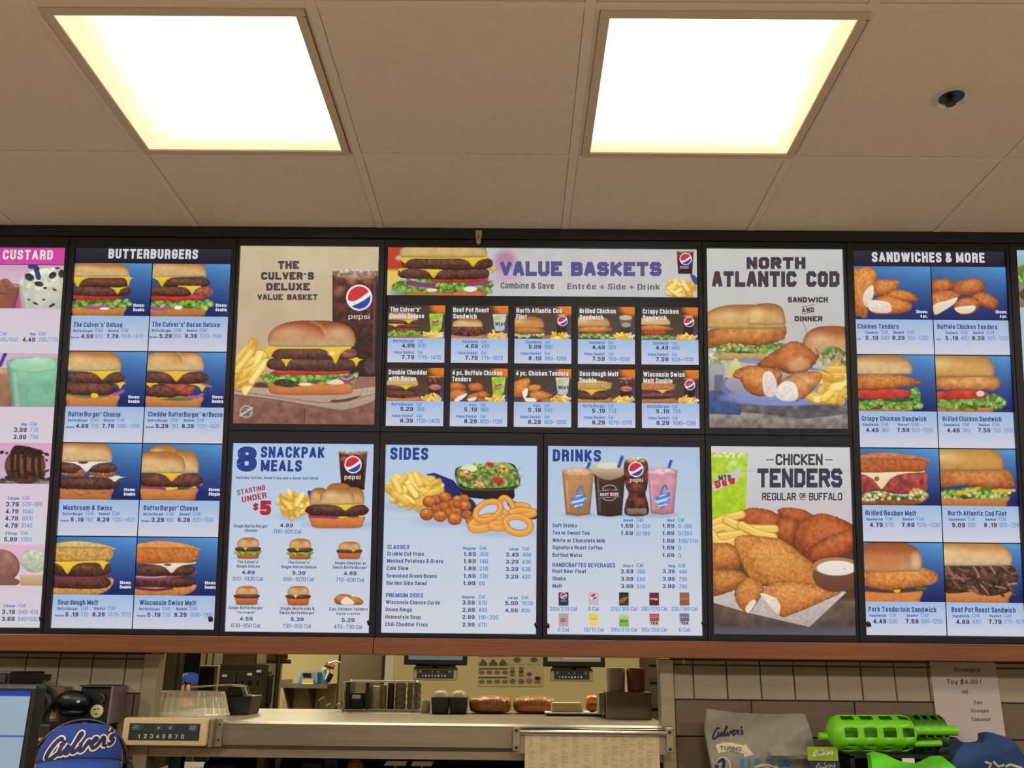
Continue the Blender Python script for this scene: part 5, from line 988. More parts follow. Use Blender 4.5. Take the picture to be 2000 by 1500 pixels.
for x, y, a, b in ((655, 260, 56, 40), (930, 215, 56, 36), (750, 330, 60, 26), (820, 210, 24, 20)): P.ell(x, y, a, b, (220, 186, 110), (180, 136, 66), .3, 6, (.35, 14), (.3, 10))
rr = random.Random(5)
P.blob([(960, 460), (1000, 450), (1190, 550), (1150, 595), (1000, 520)], (60, 44, 60), None, 4)
for x, y, r_ in [(640, 440, 40), (590, 450, 42), (430, 450, 44), (500, 430, 48), (545, 480, 40), (380, 460, 52), (650, 490, 46), (490, 500, 42), (425, 515, 36), (575, 540, 50), (520, 545, 44), (660, 560, 42), (460, 570, 50), (360, 555, 54), (570, 590, 54), (690, 600, 40), (590, 480, 36)]: P.ell(x, y, r_, r_*.86, (226, 136, 66), (172, 84, 38), 0, 4, (.12, 18), (.35, 12)); 
for x, y in ((350, 535), (370, 445), (490, 410), (560, 570), (470, 550), (585, 430), (640, 475)): P.ell(x, y, 16, 12, (246, 180, 110), soft=12, al=.6)
def ring(cx, cy, rx, ry, w, rot=0):
    pts = [(cx+rx*math.cos(a)*math.cos(rot)-ry*math.sin(a)*math.sin(rot), cy+rx*math.cos(a)*math.sin(rot)+ry*math.sin(a)*math.cos(rot)) for a in np.linspace(0, 2*math.pi, 15)]
    P.line(pts, w+8, (170, 104, 40), 5); P.line(pts, w, (228, 158, 70), 8); P.line([(x-2, y-w*.22) for x, y in pts], w*.25, (248, 196, 112), 8, .6)
ring(1060, 500, 60, 16, 32); ring(960, 495, 42, 70, 36, -.5); ring(1080, 545, 90, 20, 40); ring(800, 620, 110, 36, 56, -.25); ring(900, 640, 60, 20, 40); ring(820, 530, 100, 62, 38, -.45); ring(1045, 635, 96, 62, 42, .2)
po = P.done()
S_ = BoardSurf(740, 860, .26); ik = Ink(S_)
ik.text(85, 145, 'SIDES', 92, 285, 'l', D, .03)
def row(ik, x, y, t, w, xr, p, c, xr2=None, p2=None, c2=None):
    ik.text(x, y, t, 30, w, 'l', E_, .018)
    ik.text(xr, y+4, p, 31, 92, 'r', E_, .018); ik.text(xr+28, y+5, c, 32, len(c)*21.5, 'l', CA); ik.line([(xr+14, y-38), (xr+13, y+12)], 2, (160, 176, 200))
    if p2: ik.text(xr2, y+8, p2, 31, 96, 'r', E_, .018); ik.text(xr2+27, y+9, c2, 32, len(c2)*21.5, 'l', CA); ik.line([(xr2+14, y-34), (xr2+13, y+16)], 2, (160, 176, 200))
for x, y, t, w in ((65, 816, 'CLASSICS', 163), (53, 1178, 'PREMIUM SIDES', 280)): ik.text(x, y, t, 32, w, 'l', (50, 82, 156), .015)
for y, dx in ((822, 0), (1188, -8)):
    ik.text(729+dx, y, 'Regular', 22, 97, 'r', SB, .02); ik.text(757+dx, y, 'Cal', 28, 48, 'l', CA); ik.text(1051+dx, y+5, 'Large', 22, 72, 'r', SB, .02); ik.text(1078+dx, y+5, 'Cal', 28, 50, 'l', CA)
row(ik, 63, 866, 'Crinkle Cut Fries', 275, 728, '1.89', '360', 1051, '2.49', '460'); row(ik, 61, 919, 'Mashed Potatoes & Gravy', 424, 727, '1.89', '140', 1049, '3.29', '430'); row(ik, 59, 974, 'Cole Slaw', 163, 727, '1.89', '210', 1048, '3.29', '630')
row(ik, 57, 1031, 'Seasoned Green Beans', 378, 726, '1.89', '130', 1047, '3.29', '420'); row(ik, 56, 1086, 'Garden Side Salad', 303, 724, '1.99', '60')
row(ik, 52, 1230, 'Wisconsin Cheese Curds', 407, 720, '3.59', '510', 1045, '5.99', '1020'); row(ik, 50, 1285, 'Onion Rings', 198, 720, '2.89', '400', 1043, '4.99', '800'); row(ik, 48, 1340, 'Homestyle Soup', 267, 719, '2.89', '110–330'); row(ik, 46, 1396, 'Chili Cheddar Fries', 320, 718, '2.99', '670')
ik.build('lettering', po)

# ---- drinks board
root, R = cab1('drinks_menu_board', 'pale menu board headed DRINKS with four tall cups in a row', (1070.4, 871), (1371.5, 1241.5), (b_u[4], VM, b_u[5], VBOT), ((1372.5, 1216), (1068, 1220)), M_BLACKB)
P = Pic('menu_print', root, R, (1060, 860, .26), 1.35, ysel=[(vv(890), vv(1010)), (vv(1150), vv(1228))]); pale(P, R[1], R[3], (172, 196, 222))
for x in (270, 500, 705, 895): P.ell(x, 560, 120, 22, (146, 166, 194), soft=16, al=.6)
P.line([(330, 225), (352, 172)], 24, (60, 84, 160), 3, smooth=False); P.cup(145, 385, 200, 565, (222, 178, 138), (196, 140, 92)); P.cup(380, 625, 165, 570, (206, 196, 176), (66, 42, 40)); P.blob([(385, 200), (620, 200), (610, 260), (500, 300), (395, 262)], (206, 192, 170), (150, 112, 90), 10); P.ell(500, 190, 100, 24, (222, 216, 200), soft=10); P.line([(572, 196), (596, 128)], 26, (60, 84, 160), 3, smooth=False)
P.blob([(615, 160), (700, 145), (785, 160), (788, 330), (772, 400), (790, 470), (785, 560), (625, 560), (622, 470), (645, 400), (620, 330)], (110, 56, 44), (84, 42, 36), 4, (.4, 26), (.35, 14)); P.rect(632, 512, 782, 556, (176, 166, 168), (120, 100, 98), 5, al=.7); P.ell(700, 150, 84, 22, (206, 196, 184), (150, 120, 90), soft=10, noise=(.3, 14)); P.globe(700, 218, 54)
P.line([(940, 230), (964, 156)], 22, (60, 84, 160), 3, smooth=False); P.cup(786, 1012, 200, 555, (224, 178, 190), (222, 156, 172))
def wmark(x, y, s=1):   # blue drink badge: leaning shield of three ribbons with a straw
    c = (64, 124, 196); P.line([(x-20, y+10), (x-8, y-50), (x+18, y-85), (x+30, y-60)], 16, c, 5); P.blob([(x-62, y+5), (x+50, y-38), (x+62, y+10), (x+35, y+50), (x-10, y+95), (x-30, y+60)], c, None, 4, None, None, False); P.line([(x-55, y+38), (x+55, y+5)], 16, (214, 226, 240), 4, .6); P.line([(x-30, y+2), (x+30, y-22)], 8, (214, 226, 240), 4, .5); P.line([(x-30, y+70), (x+30, y+50)], 8, (214, 226, 240), 4, .5)
wmark(270, 432); wmark(902, 424)
P.line([(455, 350), (450, 400), (460, 440), (500, 452), (540, 440), (550, 400), (545, 350), (500, 336), (455, 350)], 5, (196, 190, 190), 3); P.rect(422, 378, 572, 428, (66, 42, 40), None, 2); P.line([(418, 380), (574, 372)], 3, (190, 184, 184), 3, smooth=False); P.line([(425, 432), (580, 424)], 3, (190, 184, 184), 3, smooth=False)
cols = [((30, 28, 60), (40, 40, 90)), ((190, 170, 176), (200, 186, 190)), ((28, 46, 34), (40, 60, 44)), ((110, 36, 48), (90, 26, 40)), ((156, 98, 66), (140, 86, 60)), ((176, 156, 150), (180, 166, 160)), ((222, 206, 60), (216, 214, 190)), ((206, 214, 170), (110, 160, 60)), ((190, 60, 70), (206, 204, 204)), ((96, 110, 130), (206, 206, 206))]
for n, (a, b) in enumerate(cols):
    x0 = 120+(n % 5)*227; y0 = 1143+(n//5)*158; P.rect(x0, y0, x0+73, y0+98, a, b, 2)
P.globe(156, 1168, 24); P.globe(384, 1172, 24); P.blob([(575, 1205), (610, 1180), (642, 1175), (620, 1205), (590, 1222)], (150, 100, 80), None, 4); P.ell(383, 1382, 18, 12, (236, 206, 70), soft=4)
po = P.done()
ik = Ink(BoardSurf(1060, 860, .26)); ik.text(75, 158, 'DRINKS', 90, 362, 'l', D, .03); ik.text(655, 312, 'pepsi', 30, 98, 'l', (206, 196, 200))
for x in (268, 900): ik.text(x, 466, 'SHAKES', 19, 84, 'c', (224, 234, 246), .02, .22); ik.text(x+4, 494, 'MALTS', 14, 60, 'c', (224, 234, 246), .02, .2); ik.text(x+4, 420, "Culver’s", 12, 46, 'c', (224, 234, 246), .02, .22)
ik.text(500, 418, 'ROOT BEER', 24, 138, 'c', (206, 200, 200), .03, .04); ik.text(484, 374, "Culver’s", 14, 48, 'c', (180, 60, 60), .01, .06)
def head(y, t1_, x1, t2_, x2): ik.text(x1, y, t1_, 21, None, 'r', SB, .02, cf=.8); ik.text(x1+27, y-1, 'Cal', 30, 50, 'l', CA); ik.text(x2, y, t2_, 21, None, 'r', SB, .02, cf=.8); ik.text(x2+27, y, 'Cal', 30, 50, 'l', CA)
head(611, 'Small', 676, 'Med', 988); head(954, 'Short', 679, 'Reg', 993)
def drow(y, t, w, p=None, c=None, p2=None, c2=None, dx=0):
    ik.text(73, y, t, 29, w, 'l', E_, .018)
    if p: ik.text(677+dx, y+4, p, 30, 92, 'r', E_, .018); ik.text(704+dx, y+6, c, 31, len(c)*20.5, 'l', CA); ik.line([(691, y-36), (691, y+12)], 2, (160, 176, 200))
    if p2: ik.text(988+dx, y+4, p2, 30, 90, 'r', E_, .018); ik.text(1019+dx, y+6, c2, 31, len(c2)*20.5, 'l', CA); ik.line([(1004, y-36), (1004, y+12)], 2, (160, 176, 200))
drow(653, 'Soft Drinks', 184, '1.69', '0–220', '1.89', '0–300'); drow(708, 'Tea or Sweet Tea', 278, '1.69', '0/180', '1.89', '0/250'); drow(765, 'White or Chocolate Milk', 397, None, None, '1.69', '110/170'); drow(818, 'Signature Roast Coffee', 375, None, None, '1.69', '0'); drow(875, 'Bottled Water', 224, None, None, '1.69', '0')
ik.text(73, 951, 'HANDCRAFTED BEVERAGES', 33, 471, 'l', (50, 82, 156), .015)
drow(996, 'Root Beer Float', 254, '2.69', '360', '3.39', '440', 3); drow(1052, 'Shake', 99, '3.09', '580', '3.99', '730', 3); drow(1107, 'Malt', 72, '3.09', '610', '3.99', '790', 3)
for n, (t, w) in enumerate((('200/270 Cal', 200), ('0 Cal', 82), ('220/300 Cal', 200), ('200/270 Cal', 198), ('220/300 Cal', 198), ('0 Cal', 82), ('10/15 Cal', 150), ('200/270 Cal', 198), ('180/250 Cal', 196), ('0 Cal', 82))):
    ik.text(155+(n % 5)*227.5, 1281+(n//5)*157, t, 31, w, 'c', CA)
ik.text(157, 1212, 'pepsi', 13, 44, 'c', (150, 150, 180)); ik.text(612, 1204, 'Dew', 18, 44, 'c', (190, 70, 60), .03, .3); ik.text(838, 1200, 'Dr Pepper', 18, 56, 'c', (216, 200, 204), .02); ik.text(1064, 1195, "Root Beer", 11, 48, 'c', (176, 150, 120)); ik.text(611, 1368, 'Mist', 24, 58, 'c', (60, 120, 60), .03)
for x in (838, 1066): ik.text(x, 1358, 'ICED', 22, 62, 'c', (66, 50, 60), .03); ik.text(x, 1384, 'TEA', 22, 54, 'c', (66, 50, 60), .03)
ik.text(155, 1348, 'ROOT', 13, 36, 'c', (90, 74, 74), .03, .1); ik.text(155, 1364, 'BEER', 13, 36, 'c', (90, 74, 74), .03, .1); ik.text(383, 1344, 'Lemonade', 10, 46, 'c', (90, 110, 90))
ik.build('lettering', po)
# ---------------------------------------------------------------- room shell
def struct(o): o['kind'] = 'structure'; return o
GX0, GS, GY0 = -1.0692, .6096, 2.2296
YW = 3.045
m = MB(); m.box(-5, -4, 0-.1, 5, 10, 0); struct(m.build('floor', M_FLOOR))
m = MB(); m.box(-5, -4, CEIL+.03, 5, YW+.1, CEIL+.12); cl = struct(m.build('ceiling', M_TILEC))
m = MB(); m.box(-5, -4, CEIL+.0, -3.62, YW, CEIL+.03); m.box(4.35, -4, CEIL, 5, YW, CEIL+.03); m.box(-3.62, -4, CEIL, 4.35, GY0-4*GS-.012, CEIL+.03)
m.build('ceiling_panel', M_TILEC, cl)
FIX = [(0, -1), (2, -1)]
tile_me = {}
bars = MB()
for g in range(-4, 9):
    x = GX0+g*GS
    bars.box(x-.012, GY0-4*GS-.012, CEIL-.0015, x+.012, YB+.1, CEIL+.004)
for d in range(-4, 1):
    y = GY0+d*GS
    for g in range(-4, 8): bars.box(GX0+g*GS+.0125, y-.012, CEIL-.0012, GX0+(g+1)*GS-.0125, y+.012, CEIL+.004)
bars.build('ceiling_bar', M_TBAR, cl)
for g in range(-4, 8):
    for d in range(-4, 1):
        if (g, d) in FIX: continue
        x0 = GX0+g*GS+.0128; y0 = GY0+d*GS+.0128; w = GS-.0256; h = w if d < 0 else YB+.1-GY0-.014
        key = 'f' if d < 0 else 's'
        if key not in tile_me:
            me = bpy.data.meshes.new('ceiling_tile'); bm = bmesh.new(); bmesh.ops.create_cube(bm, size=1); bmesh.ops.scale(bm, vec=(w, h, .012), verts=bm.verts)
            bmesh.ops.bevel(bm, geom=[e for e in bm.edges if all(v.co.z < 0 for v in e.verts)], offset=.0012, segments=1, affect='EDGES'); bm.to_mesh(me); bm.free(); me.materials.append(M_TILEC); tile_me[key] = me
        o = bpy.data.objects.new('ceiling_tile', tile_me[key]); COL.objects.link(o); o.parent = cl; o.location = (x0+w/2, y0+h/2, CEIL+.0065-random.uniform(0, .0015))
# room walls away from the view
for nm, b in (('wall_left', (-5.1, -4, 0, -5, YW, CEIL+.1)), ('wall_right', (5, -4, 0, 5.1, YW, CEIL+.1)), ('wall_back', (-5, -4.1, 0, 5, -4, CEIL+.1))):
    m = MB(); m.box(*b); struct(m.build(nm, M_WALLP))
# ceiling lamps
def lens_material(mirror):
    m = bpy.data.materials.new('lamp_lens'); m.use_nodes = True; nt = m.node_tree; p = nt.nodes['Principled BSDF']
    p.inputs['Base Color'].default_value = L4((230, 225, 210)); p.inputs['Roughness'].default_value = .4
    tc = nt.nodes.new('ShaderNodeTexCoord'); sp = nt.nodes.new('ShaderNodeSeparateXYZ'); nt.links.new(tc.outputs['Generated'], sp.inputs[0])
    nz = nt.nodes.new('ShaderNodeTexNoise'); nz.inputs['Scale'].default_value = 2.2; nt.links.new(tc.outputs['Generated'], nz.inputs['Vector'])
    def mth(op, a, b=None, cl=False):
        n = nt.nodes.new('ShaderNodeMath'); n.operation = op; n.use_clamp = cl
        for i, q in enumerate((a, b)):
            if q is None: continue
            if isinstance(q, (int, float)): n.inputs[i].default_value = q
            else: nt.links.new(q, n.inputs[i])
        return n.outputs[0]
    xs = mth('SUBTRACT', 1.0, sp.outputs[0]) if mirror else sp.outputs[0]
    ex = mth('MULTIPLY', xs, 3.8 if mirror else 2.3); ey = mth('MULTIPLY', mth('SUBTRACT', 1.0, sp.outputs[1]), 3.3); ez = mth('ADD', mth('MULTIPLY', mth('SUBTRACT', 1.0, xs), 9.0), .45)
    e = mth('ADD', mth('MINIMUM', mth('MINIMUM', ex, ey), ez), mth('MULTIPLY', nz.outputs['Fac'], .5))
    mr = nt.nodes.new('ShaderNodeMapRange'); mr.interpolation_type = 'SMOOTHSTEP'; mr.inputs[1].default_value = .35; mr.inputs[2].default_value = 1.1; mr.inputs[3].default_value = .0; mr.inputs[4].default_value = 1.0
    nt.links.new(e, mr.inputs[0])
    cr = nt.nodes.new('ShaderNodeValToRGB'); cr.color_ramp.elements[0].color = (.88, .74, .44, 1); cr.color_ramp.elements[1].color = (1, .95, .8, 1); nt.links.new(mr.outputs[0], cr.inputs[0])
    st = mth('ADD', mth('MULTIPLY', mr.outputs[0], LENS), 1.0)
    # prismatic cells of the acrylic
    ck = nt.nodes.new('ShaderNodeTexChecker'); ck.inputs['Scale'].default_value = 150; nt.links.new(tc.outputs['Generated'], ck.inputs['Vector'])
    st = mth('MULTIPLY', st, mth('ADD', mth('MULTIPLY', ck.outputs['Fac'], .06), .97))
    nt.links.new(cr.outputs[0], p.inputs['Emission Color']); nt.links.new(st, p.inputs['Emission Strength'])
    return m
for (xa, xb), lab in ((((285, 302), (686, 302)), 'square recessed ceiling lamp above the burger boards, left of the two'), (((1136, 305), (1546, 309)), 'square recessed ceiling lamp above the fish poster, right of the two')):
    X0 = float(onZ(*xa, CEIL)[0]); X1 = float(onZ(*xb, CEIL)[0]); Y1 = GY0-.004; Y0 = Y1-GS+.016
    t = thing('ceiling_lamp', lab, 'ceiling light', ((X0+X1)/2, (Y0+Y1)/2, CEIL))
    m = MB(); fw = .022; z0, z1 = CEIL-.006, CEIL+.02
    for b in ((X0, Y0, X1, Y0+fw), (X0, Y1-fw, X1, Y1), (X0, Y0+fw, X0+fw, Y1-fw), (X1-fw, Y0+fw, X1, Y1-fw)): m.box(b[0], b[1], z0, b[2], b[3], z1)
    m.build('door_frame', M_LFRAME, t, bevel=.0015)
    gi = 0 if 'left' in lab else 2; ca, cb, cc, cd = GX0+gi*GS+.0125, GX0+(gi+1)*GS-.0125, GY0-GS+.0125, GY0-.0125; m = MB()
    for b in ((ca, cc, cb, Y0-.0012), (ca, Y1+.0012, cb, cd), (ca, cc, X0-.0012, cd), (X1+.0012, cc, cb, cd)):
        if b[2]-b[0] > .001 and b[3]-b[1] > .001: m.box(b[0], b[1], CEIL+.0005, b[2], b[3], CEIL+.012)
    if m.n: m.build('flange', M_TBAR, t)
    m = MB(); m.box(X0+fw, Y0+fw, CEIL-.001, X1-fw, Y1-fw, CEIL+.002); m.build('lens', lens_material('right' in lab), t)
    m = MB(); m.box(X0-.006, Y0-.006, CEIL+.014, X1+.006, Y1+.006, CEIL+.029); m.build('housing', M_DKGREY, t)
# sprinkler
P0 = onZ(1858, 188, CEIL)
t = thing('ceiling_sprinkler', 'small round recessed sprinkler with white ring and dark centre in ceiling', 'sprinkler', tuple(P0))
m = MB(); m.lathe(P0, [(.030, .0), (.030, -.004), (.0395, -.009), (.041, -.004), (.041, .0)], 28, cap=False); m.build('ring', mat('satin_ring', (206, 208, 214), .25, .3), t, smooth=True)
m = MB(); m.lathe(P0, [(.030, -.0045), (.028, -.0015), (.004, -.001)], 24); m.build('cup', M_BLK, t, smooth=True)
m = MB(); m.tube([P0+np.array([0, .006, -.001]), P0+np.array([0, .008, -.016])], .006, 8); m.lathe(P0+np.array([0, .008, -.018]), [(.013, 0), (.013, .003)], 14); m.build('deflector', M_DKGREY, t)

# header strip over the boards, with its hook
m = MB(); a, b = b_u[0], b_u[8]
m.hexa([buv(a, -.002, .016), buv(b, -.002, .016), buv(b, VT-.001, .016), buv(a, VT-.001, .016)], [buv(a, -.002, -.05), buv(b, -.002, -.05), buv(b, VT-.001, -.05), buv(a, VT-.001, -.05)])
struct(m.build('trim_4', M_BLACK, None))
t = thing('hanging_clip', 'small white plastic clip hanging from the header strip at centre', 'clip', tuple(onB(935, 456, .018)))
S0 = BoardSurf()
def bprism(pts, o0, o1):
    p = np.array(pts, float); mb = MB(); mb.prism(list(S0(p[:, 0], p[:, 1], o1)), list(S0(p[:, 0], p[:, 1], o0))); return mb
bprism([(929, 453), (942, 453), (941.5, 462), (939.5, 470), (939, 478), (935, 481), (931, 478), (930, 470)], .0165, .020).build('clip_body', mat('clip_white', (176, 164, 140), .4), t, bevel=.0006)
bprism([(933.5, 463), (937, 461.5), (935.5, 472), (934, 473)], .0202, .0208).build('slot', mat('clip_slot', (110, 98, 76), .6), t)

# wood beam below the boards
zt = float(onY(1000, 1248, 2.9)[2]); zb = float(onY(1000, 1282, 2.9)[2]); xj = float(onY(729, 1265, 2.9)[0])
for n, (a, b) in enumerate(((-2.9, xj-.0008), (xj+.0008, 3.4))):
    m = MB(); m.box(a, 2.9, zb, b, YW-.012, zt); struct(m.build('trim_%d' % (n+1), M_WOOD, bevel=.003))
m = MB(); m.hexa([buv(b_u[0], VBOT+.001, .014), buv(b_u[8], VBOT+.001, .014), (b_u[8], 2.905, zt+.0005), (b_u[0], 2.905, zt+.0005)], [buv(b_u[0], VBOT+.001, -.06), buv(b_u[8], VBOT+.001, -.06), (b_u[8], 3.0, zt+.0005), (b_u[0], 3.0, zt+.0005)])
struct(m.build('trim_3', M_BLACKB))

# front wall with tiled courses each side of the pass-through
xpl0, xpl1 = [float(onY(x, 1340, YW)[0]) for x in (280, 308)]; xpr0, xpr1 = [float(onY(x, 1350, YW)[0]) for x in (1288, 1315)]
z1300, z1368, z1440 = [float(onY(1500, y, YW)[2]) for y in (1300, 1368, 1440)]
zS = float(onY(800, 1411, YW)[2]); hT = z1368-z1440
wf = MB(); wf.box(-5, YW, zb+.001, 5, YW+.04, CEIL+.03); wf.box(-5, YW, 0, xpl0, YW+.04, zb+.0009); wf.box(xpr1, YW, 0, 5, YW+.04, zb+.0009)
wall = struct(wf.build('wall_front', M_GROUT))
meshes = {}
def tilebox(x, z, w, h, mt, key, nm='wall_tile'):
    k = (key, round(w, 3), round(h, 3))
    if k not in meshes:
        me = bpy.data.meshes.new(nm); bm = bmesh.new(); bmesh.ops.create_cube(bm, size=1); bmesh.ops.scale(bm, vec=(w, .010, h), verts=bm.verts)
        bmesh.ops.bevel(bm, geom=[e for e in bm.edges if all(v.co.y < 0 for v in e.verts)], offset=.002, segments=1, affect='EDGES'); bm.to_mesh(me); bm.free(); me.materials.append(mt); meshes[k] = me
    o = bpy.data.objects.new(nm, meshes[k]); COL.objects.link(o); o.parent = wall; o.location = (x+w/2, YW-.005+random.uniform(-.0008, .0005), z+h/2)
xs0 = float(onY(1353.5, 1335, YW)[0]); dx = float(onY(1419, 1335, YW)[0])-xs0; g = .0035
def courses(xmin, xmax, off):
    for (za, zc, w, mt, key, sh) in ((z1300, zb-.003, dx, M_TILEA, 'a', 0), (z1368, z1300, dx, M_TILEA, 'a', 0), (z1440, z1368, dx*3.05, M_TILEB, 'b', .18), (z1440-hT, z1440, dx*3.05, M_TILEB, 'b', -.12), (z1440-2*hT, z1440-hT, dx*3.05, M_TILEB, 'b', .18)):
        n0 = math.floor((xmin-xs0-sh)/w)-1
        for i in range(n0, n0+80):
            a = max(xs0+sh+i*w+g/2, xmin); b = min(xs0+sh+(i+1)*w-g/2, xmax)
            if b-a > .01 and zc-za > .006: tilebox(a, za+g/2, b-a, zc-za-g, mt, key)
            if a > xmax: break
courses(xpr1+.002, 2.35, 0); courses(-2.35, xpl0-.002, 0)
for n, (a, b, lab) in enumerate(((xpl0, xpl1, ''), (xpr0, xpr1, ''))):
    m = MB(); m.box(a, YW-.02, .02, b, YW+.045, zb-.002); struct(m.build('trim_%d' % (5+n), M_STEEL, bevel=.003))

# ---------------------------------------------------------------- pass shelf
YB2 = float(onZ(800, 1387, zS)[1])
xs_a = float(onY(238, 1440, YW)[0]); xs_b = float(onY(1311, 1440, YW)[0])
def zy(y, Y): return float(onY(800, y, Y)[2])
prof = [(YW-.05, zy(1421, YW-.05)), (YW-.043, zS-.006), (YW-.03, zS), (YB2, zS), (YB2, zS-.03), (YW+.3, zS-.03), (YW+.3, zy(1482, YW)), (YW-.012, zy(1482, YW)), (YW-.012, zy(1466, YW)), (YW-.046, zy(1459, YW-.05))]
t = thing('pass_shelf', 'long stainless steel pass-through shelf in front of the kitchen opening', 'shelf', ((xs_a+xs_b)/2, YW, 0))
m = MB(); m.prism([(xs_a, y, z) for y, z in prof], [(xs_b, y, z) for y, z in prof]); m.build('shelf_top', M_STEEL, t)
for x in (xs_a+.1, xs_b-.12): m = MB(); m.box(x, YW+.16, 0, x+.04, YW+.2, zy(1482, YW)); m.build('leg', M_STEELD, t)
zL = float(onY(800, 1512, YW+.2)[2])
m = MB(); m.box(xs_a+.02, YW-.01, zL-.03, xs_b-.02, YW+.5, zL); m.build('lower_shelf', M_STEELD, t)
# dark backdrop sheet added for the darkness in the opening under the shelf
m = MB(); m.box(xpl1+.03, YW+.505, .0, xpr0-.03, YW+.54, zS-.035); m.build('back_sheet', M_DKGREY, t)
def zfloor(px, py): return float(onZ(px, py, zS)[1])

# ticket rail and order sheets
YR = YW-.062
t = thing('ticket_rail', 'bright metal ticket rail screwed to right half of the steel shelf', 'rail', tuple(onY(1157, 1432, YR)))
a = onY(1006, 1428, YR); b = onY(1308, 1432, YR); zr = (a[2]+b[2])/2
m = MB(); m.tube([(a[0], YR-.008, zr), (b[0], YR-.008, zr)], .011, 14); m.build('bar', M_CHROME, t, smooth=True)
m = MB(); m.box(a[0], YR-.004, zr-.062, b[0], YR+.01, zr-.008); m.build('back_plate', M_STEEL, t)
for x in (a[0]+.004, b[0]-.004):
    m = MB(); m.box(x-.011, YR-.024, zr-.056, x+.011, YR-.004, zr+.018); br = m.build('bracket', M_STEEL, t, bevel=.003)
    m = MB(); [m.lathe((x, YR-.0242, zr+q), [(.0048, 0), (.0048, .003)], 10, (0, -1, 0)) for q in (.004, -.045)]; m.build('screw', M_BLK, br)
def sheet_art(P, seed, w, x0, x1, y0, y1):
    r = random.Random(seed); P.grad((196, 178, 136), (200, 182, 144), y0, y1)
    for y in np.arange(y0+4, y1, 3.1):
        P.line([(x0+8, y), (x1-6, y)], .45, (150, 136, 104), .5, .5, False)
        for c in range(6):
            if r.random() < .62: q = x0+10+c*(x1-x0-18)/6; P.line([(q, y-1.3), (q+r.uniform(4, 13), y-1.3)], 1.0, (110, 98, 84), .8, .55, False)
    for c in range(7): q = x0+9+c*(x1-x0-18)/6; P.line([(q, y0+5), (q, y1)], .5, (150, 136, 104), .5, .6, False)
for (x0, x1, sd, lab) in ((1025, 1169, 1, 'left printed order guide sheet hanging under the ticket rail'), (1168.5, 1287, 2, 'right printed order guide sheet hanging under the ticket rail')):
    A_ = onY(x0, 1447, YR-.006); B_ = onY(x1, 1447, YR-.006); zt_ = zr-.008; Yp = YR-.0065-(.0008 if sd == 1 else 0); zq = float(onY(x0, 1555, Yp)[2])
    t = thing('order_sheet', lab, 'paper', (float(A_[0]+B_[0])/2, Yp, zt_)); m = MB(); m.box(A_[0], Yp, zq, B_[0], Yp+.0005, zt_); m.build('paper', M_WHITE, t)
    P = Pic('print', t, (float(A_[0]), zt_, float(B_[0]), zq), (0, 0, 1), 1.2, off=.0004, m=M_PAPER, plane=Yp); sheet_art(P, sd, 0, P.x.min(), P.x.max(), P.y.min(), P.y.max()); P.done()

# control bars (bump bars)
def bump_bar(lab, x0, x1, y0, y1, Y, face, chars=True, rot=0, grp=None, keys=True):
    X0, X1, Z0, Z1 = prect(x0, y0, x1, y1, Y); cx, cz = (X0+X1)/2, (Z0+Z1)/2
    t = thing('control_bar', lab, 'keypad', (cx, Y, cz), grp); m = MB(); m.box(X0, Y, Z0, X1, Y+.03, Z1); m.build('housing', M_BEIGE if face else M_GREYW, t, bevel=.008, smooth=True)
    w, h = X1-X0, Z1-Z0; fx0, fx1, fz0, fz1 = X0+w*.085, X0+w*.915, Z0+h*.2, Z0+h*.8
    m = MB(); m.box(fx0, Y-.002, fz0, fx1, Y+.001, fz1); fp = m.build('key_panel', M_KEY, t)
    if face:
        m = MB(); fw = fx1-fx0
        for a, b in ((.36, .48), (.52, .64), (.06, .2), (.83, .97)): m.box(fx0+fw*a, Y-.0028, fz0+h*.36, fx0+fw*b, Y-.002, fz1-h*.04)
        m.build('key', M_TEAL, fp)
    class S:
        def __call__(s, x, y, off): x = np.asarray(x, float); return np.stack([fx0+(fx1-fx0)*x/100, np.full_like(x, Y-.0032-off), fz1-(fz1-fz0)*np.asarray(y, float)/30], -1)
    ik = Ink(S()); c = (206, 206, 200); 
    for i, ch in enumerate('12345678'): ik.text(15.5+i*8.8, 26.5, ch, 7.4, None, 'c', c, .008, cf=.72)
    ik.text(42, 11, '>', 7, None, 'c', c, .0, cf=.9); ik.text(58, 11, '<', 7, None, 'c', c, .0, cf=.9)
    for q in (9, 90): ik.rect(q-4, 3.6, q+5, 5.6, (120, 136, 140)); ik.rect(q-5, 7, q+4, 9, (120, 136, 140)); ik.rect(q-4, 10.5, q+5, 12, (104, 120, 124))
    ik.build('lettering', fp, M_PAPER); return t, (X0, X1, Z0, Z1)
t, (X0, X1, Z0, Z1) = bump_bar('beige control bar with keys numbered 1 to 8 on left end of shelf', 238, 404, 1402, 1457, YW-.10, True)
m = MB(); m.box(X1+.002, YW-.085, Z0-.004, X1+.012, YW-.052, Z1-.002); m.box(X1+.012, YW-.056, Z0-.004, X1+.034, YW-.0505, Z1-.002); br = m.build('bracket', M_STEEL, t, bevel=.001)
m = MB(); [m.lathe((X1+.024, YW-.0565, z), [(.003, 0), (.003, .002)], 8, (0, -1, 0)) for z in (Z0+.016, Z1-.02)]; m.build('screw', M_BLK, br)
m = MB(); m.box(X0+.03, YW-.069, Z0+.02, X1+.002, YW-.0515, Z1-.02); m.build('mount', M_BLK, t)

# ---------------------------------------------------------------- things standing on the shelf
def stand(px, py): q = onZ(px, py, zS); return float(q[0]), float(q[1])
def pz(y, Y, x=800): return float(onY(x, y, Y)[2])
def px_(x, Y, y=1370): return float(onY(x, y, Y)[0])
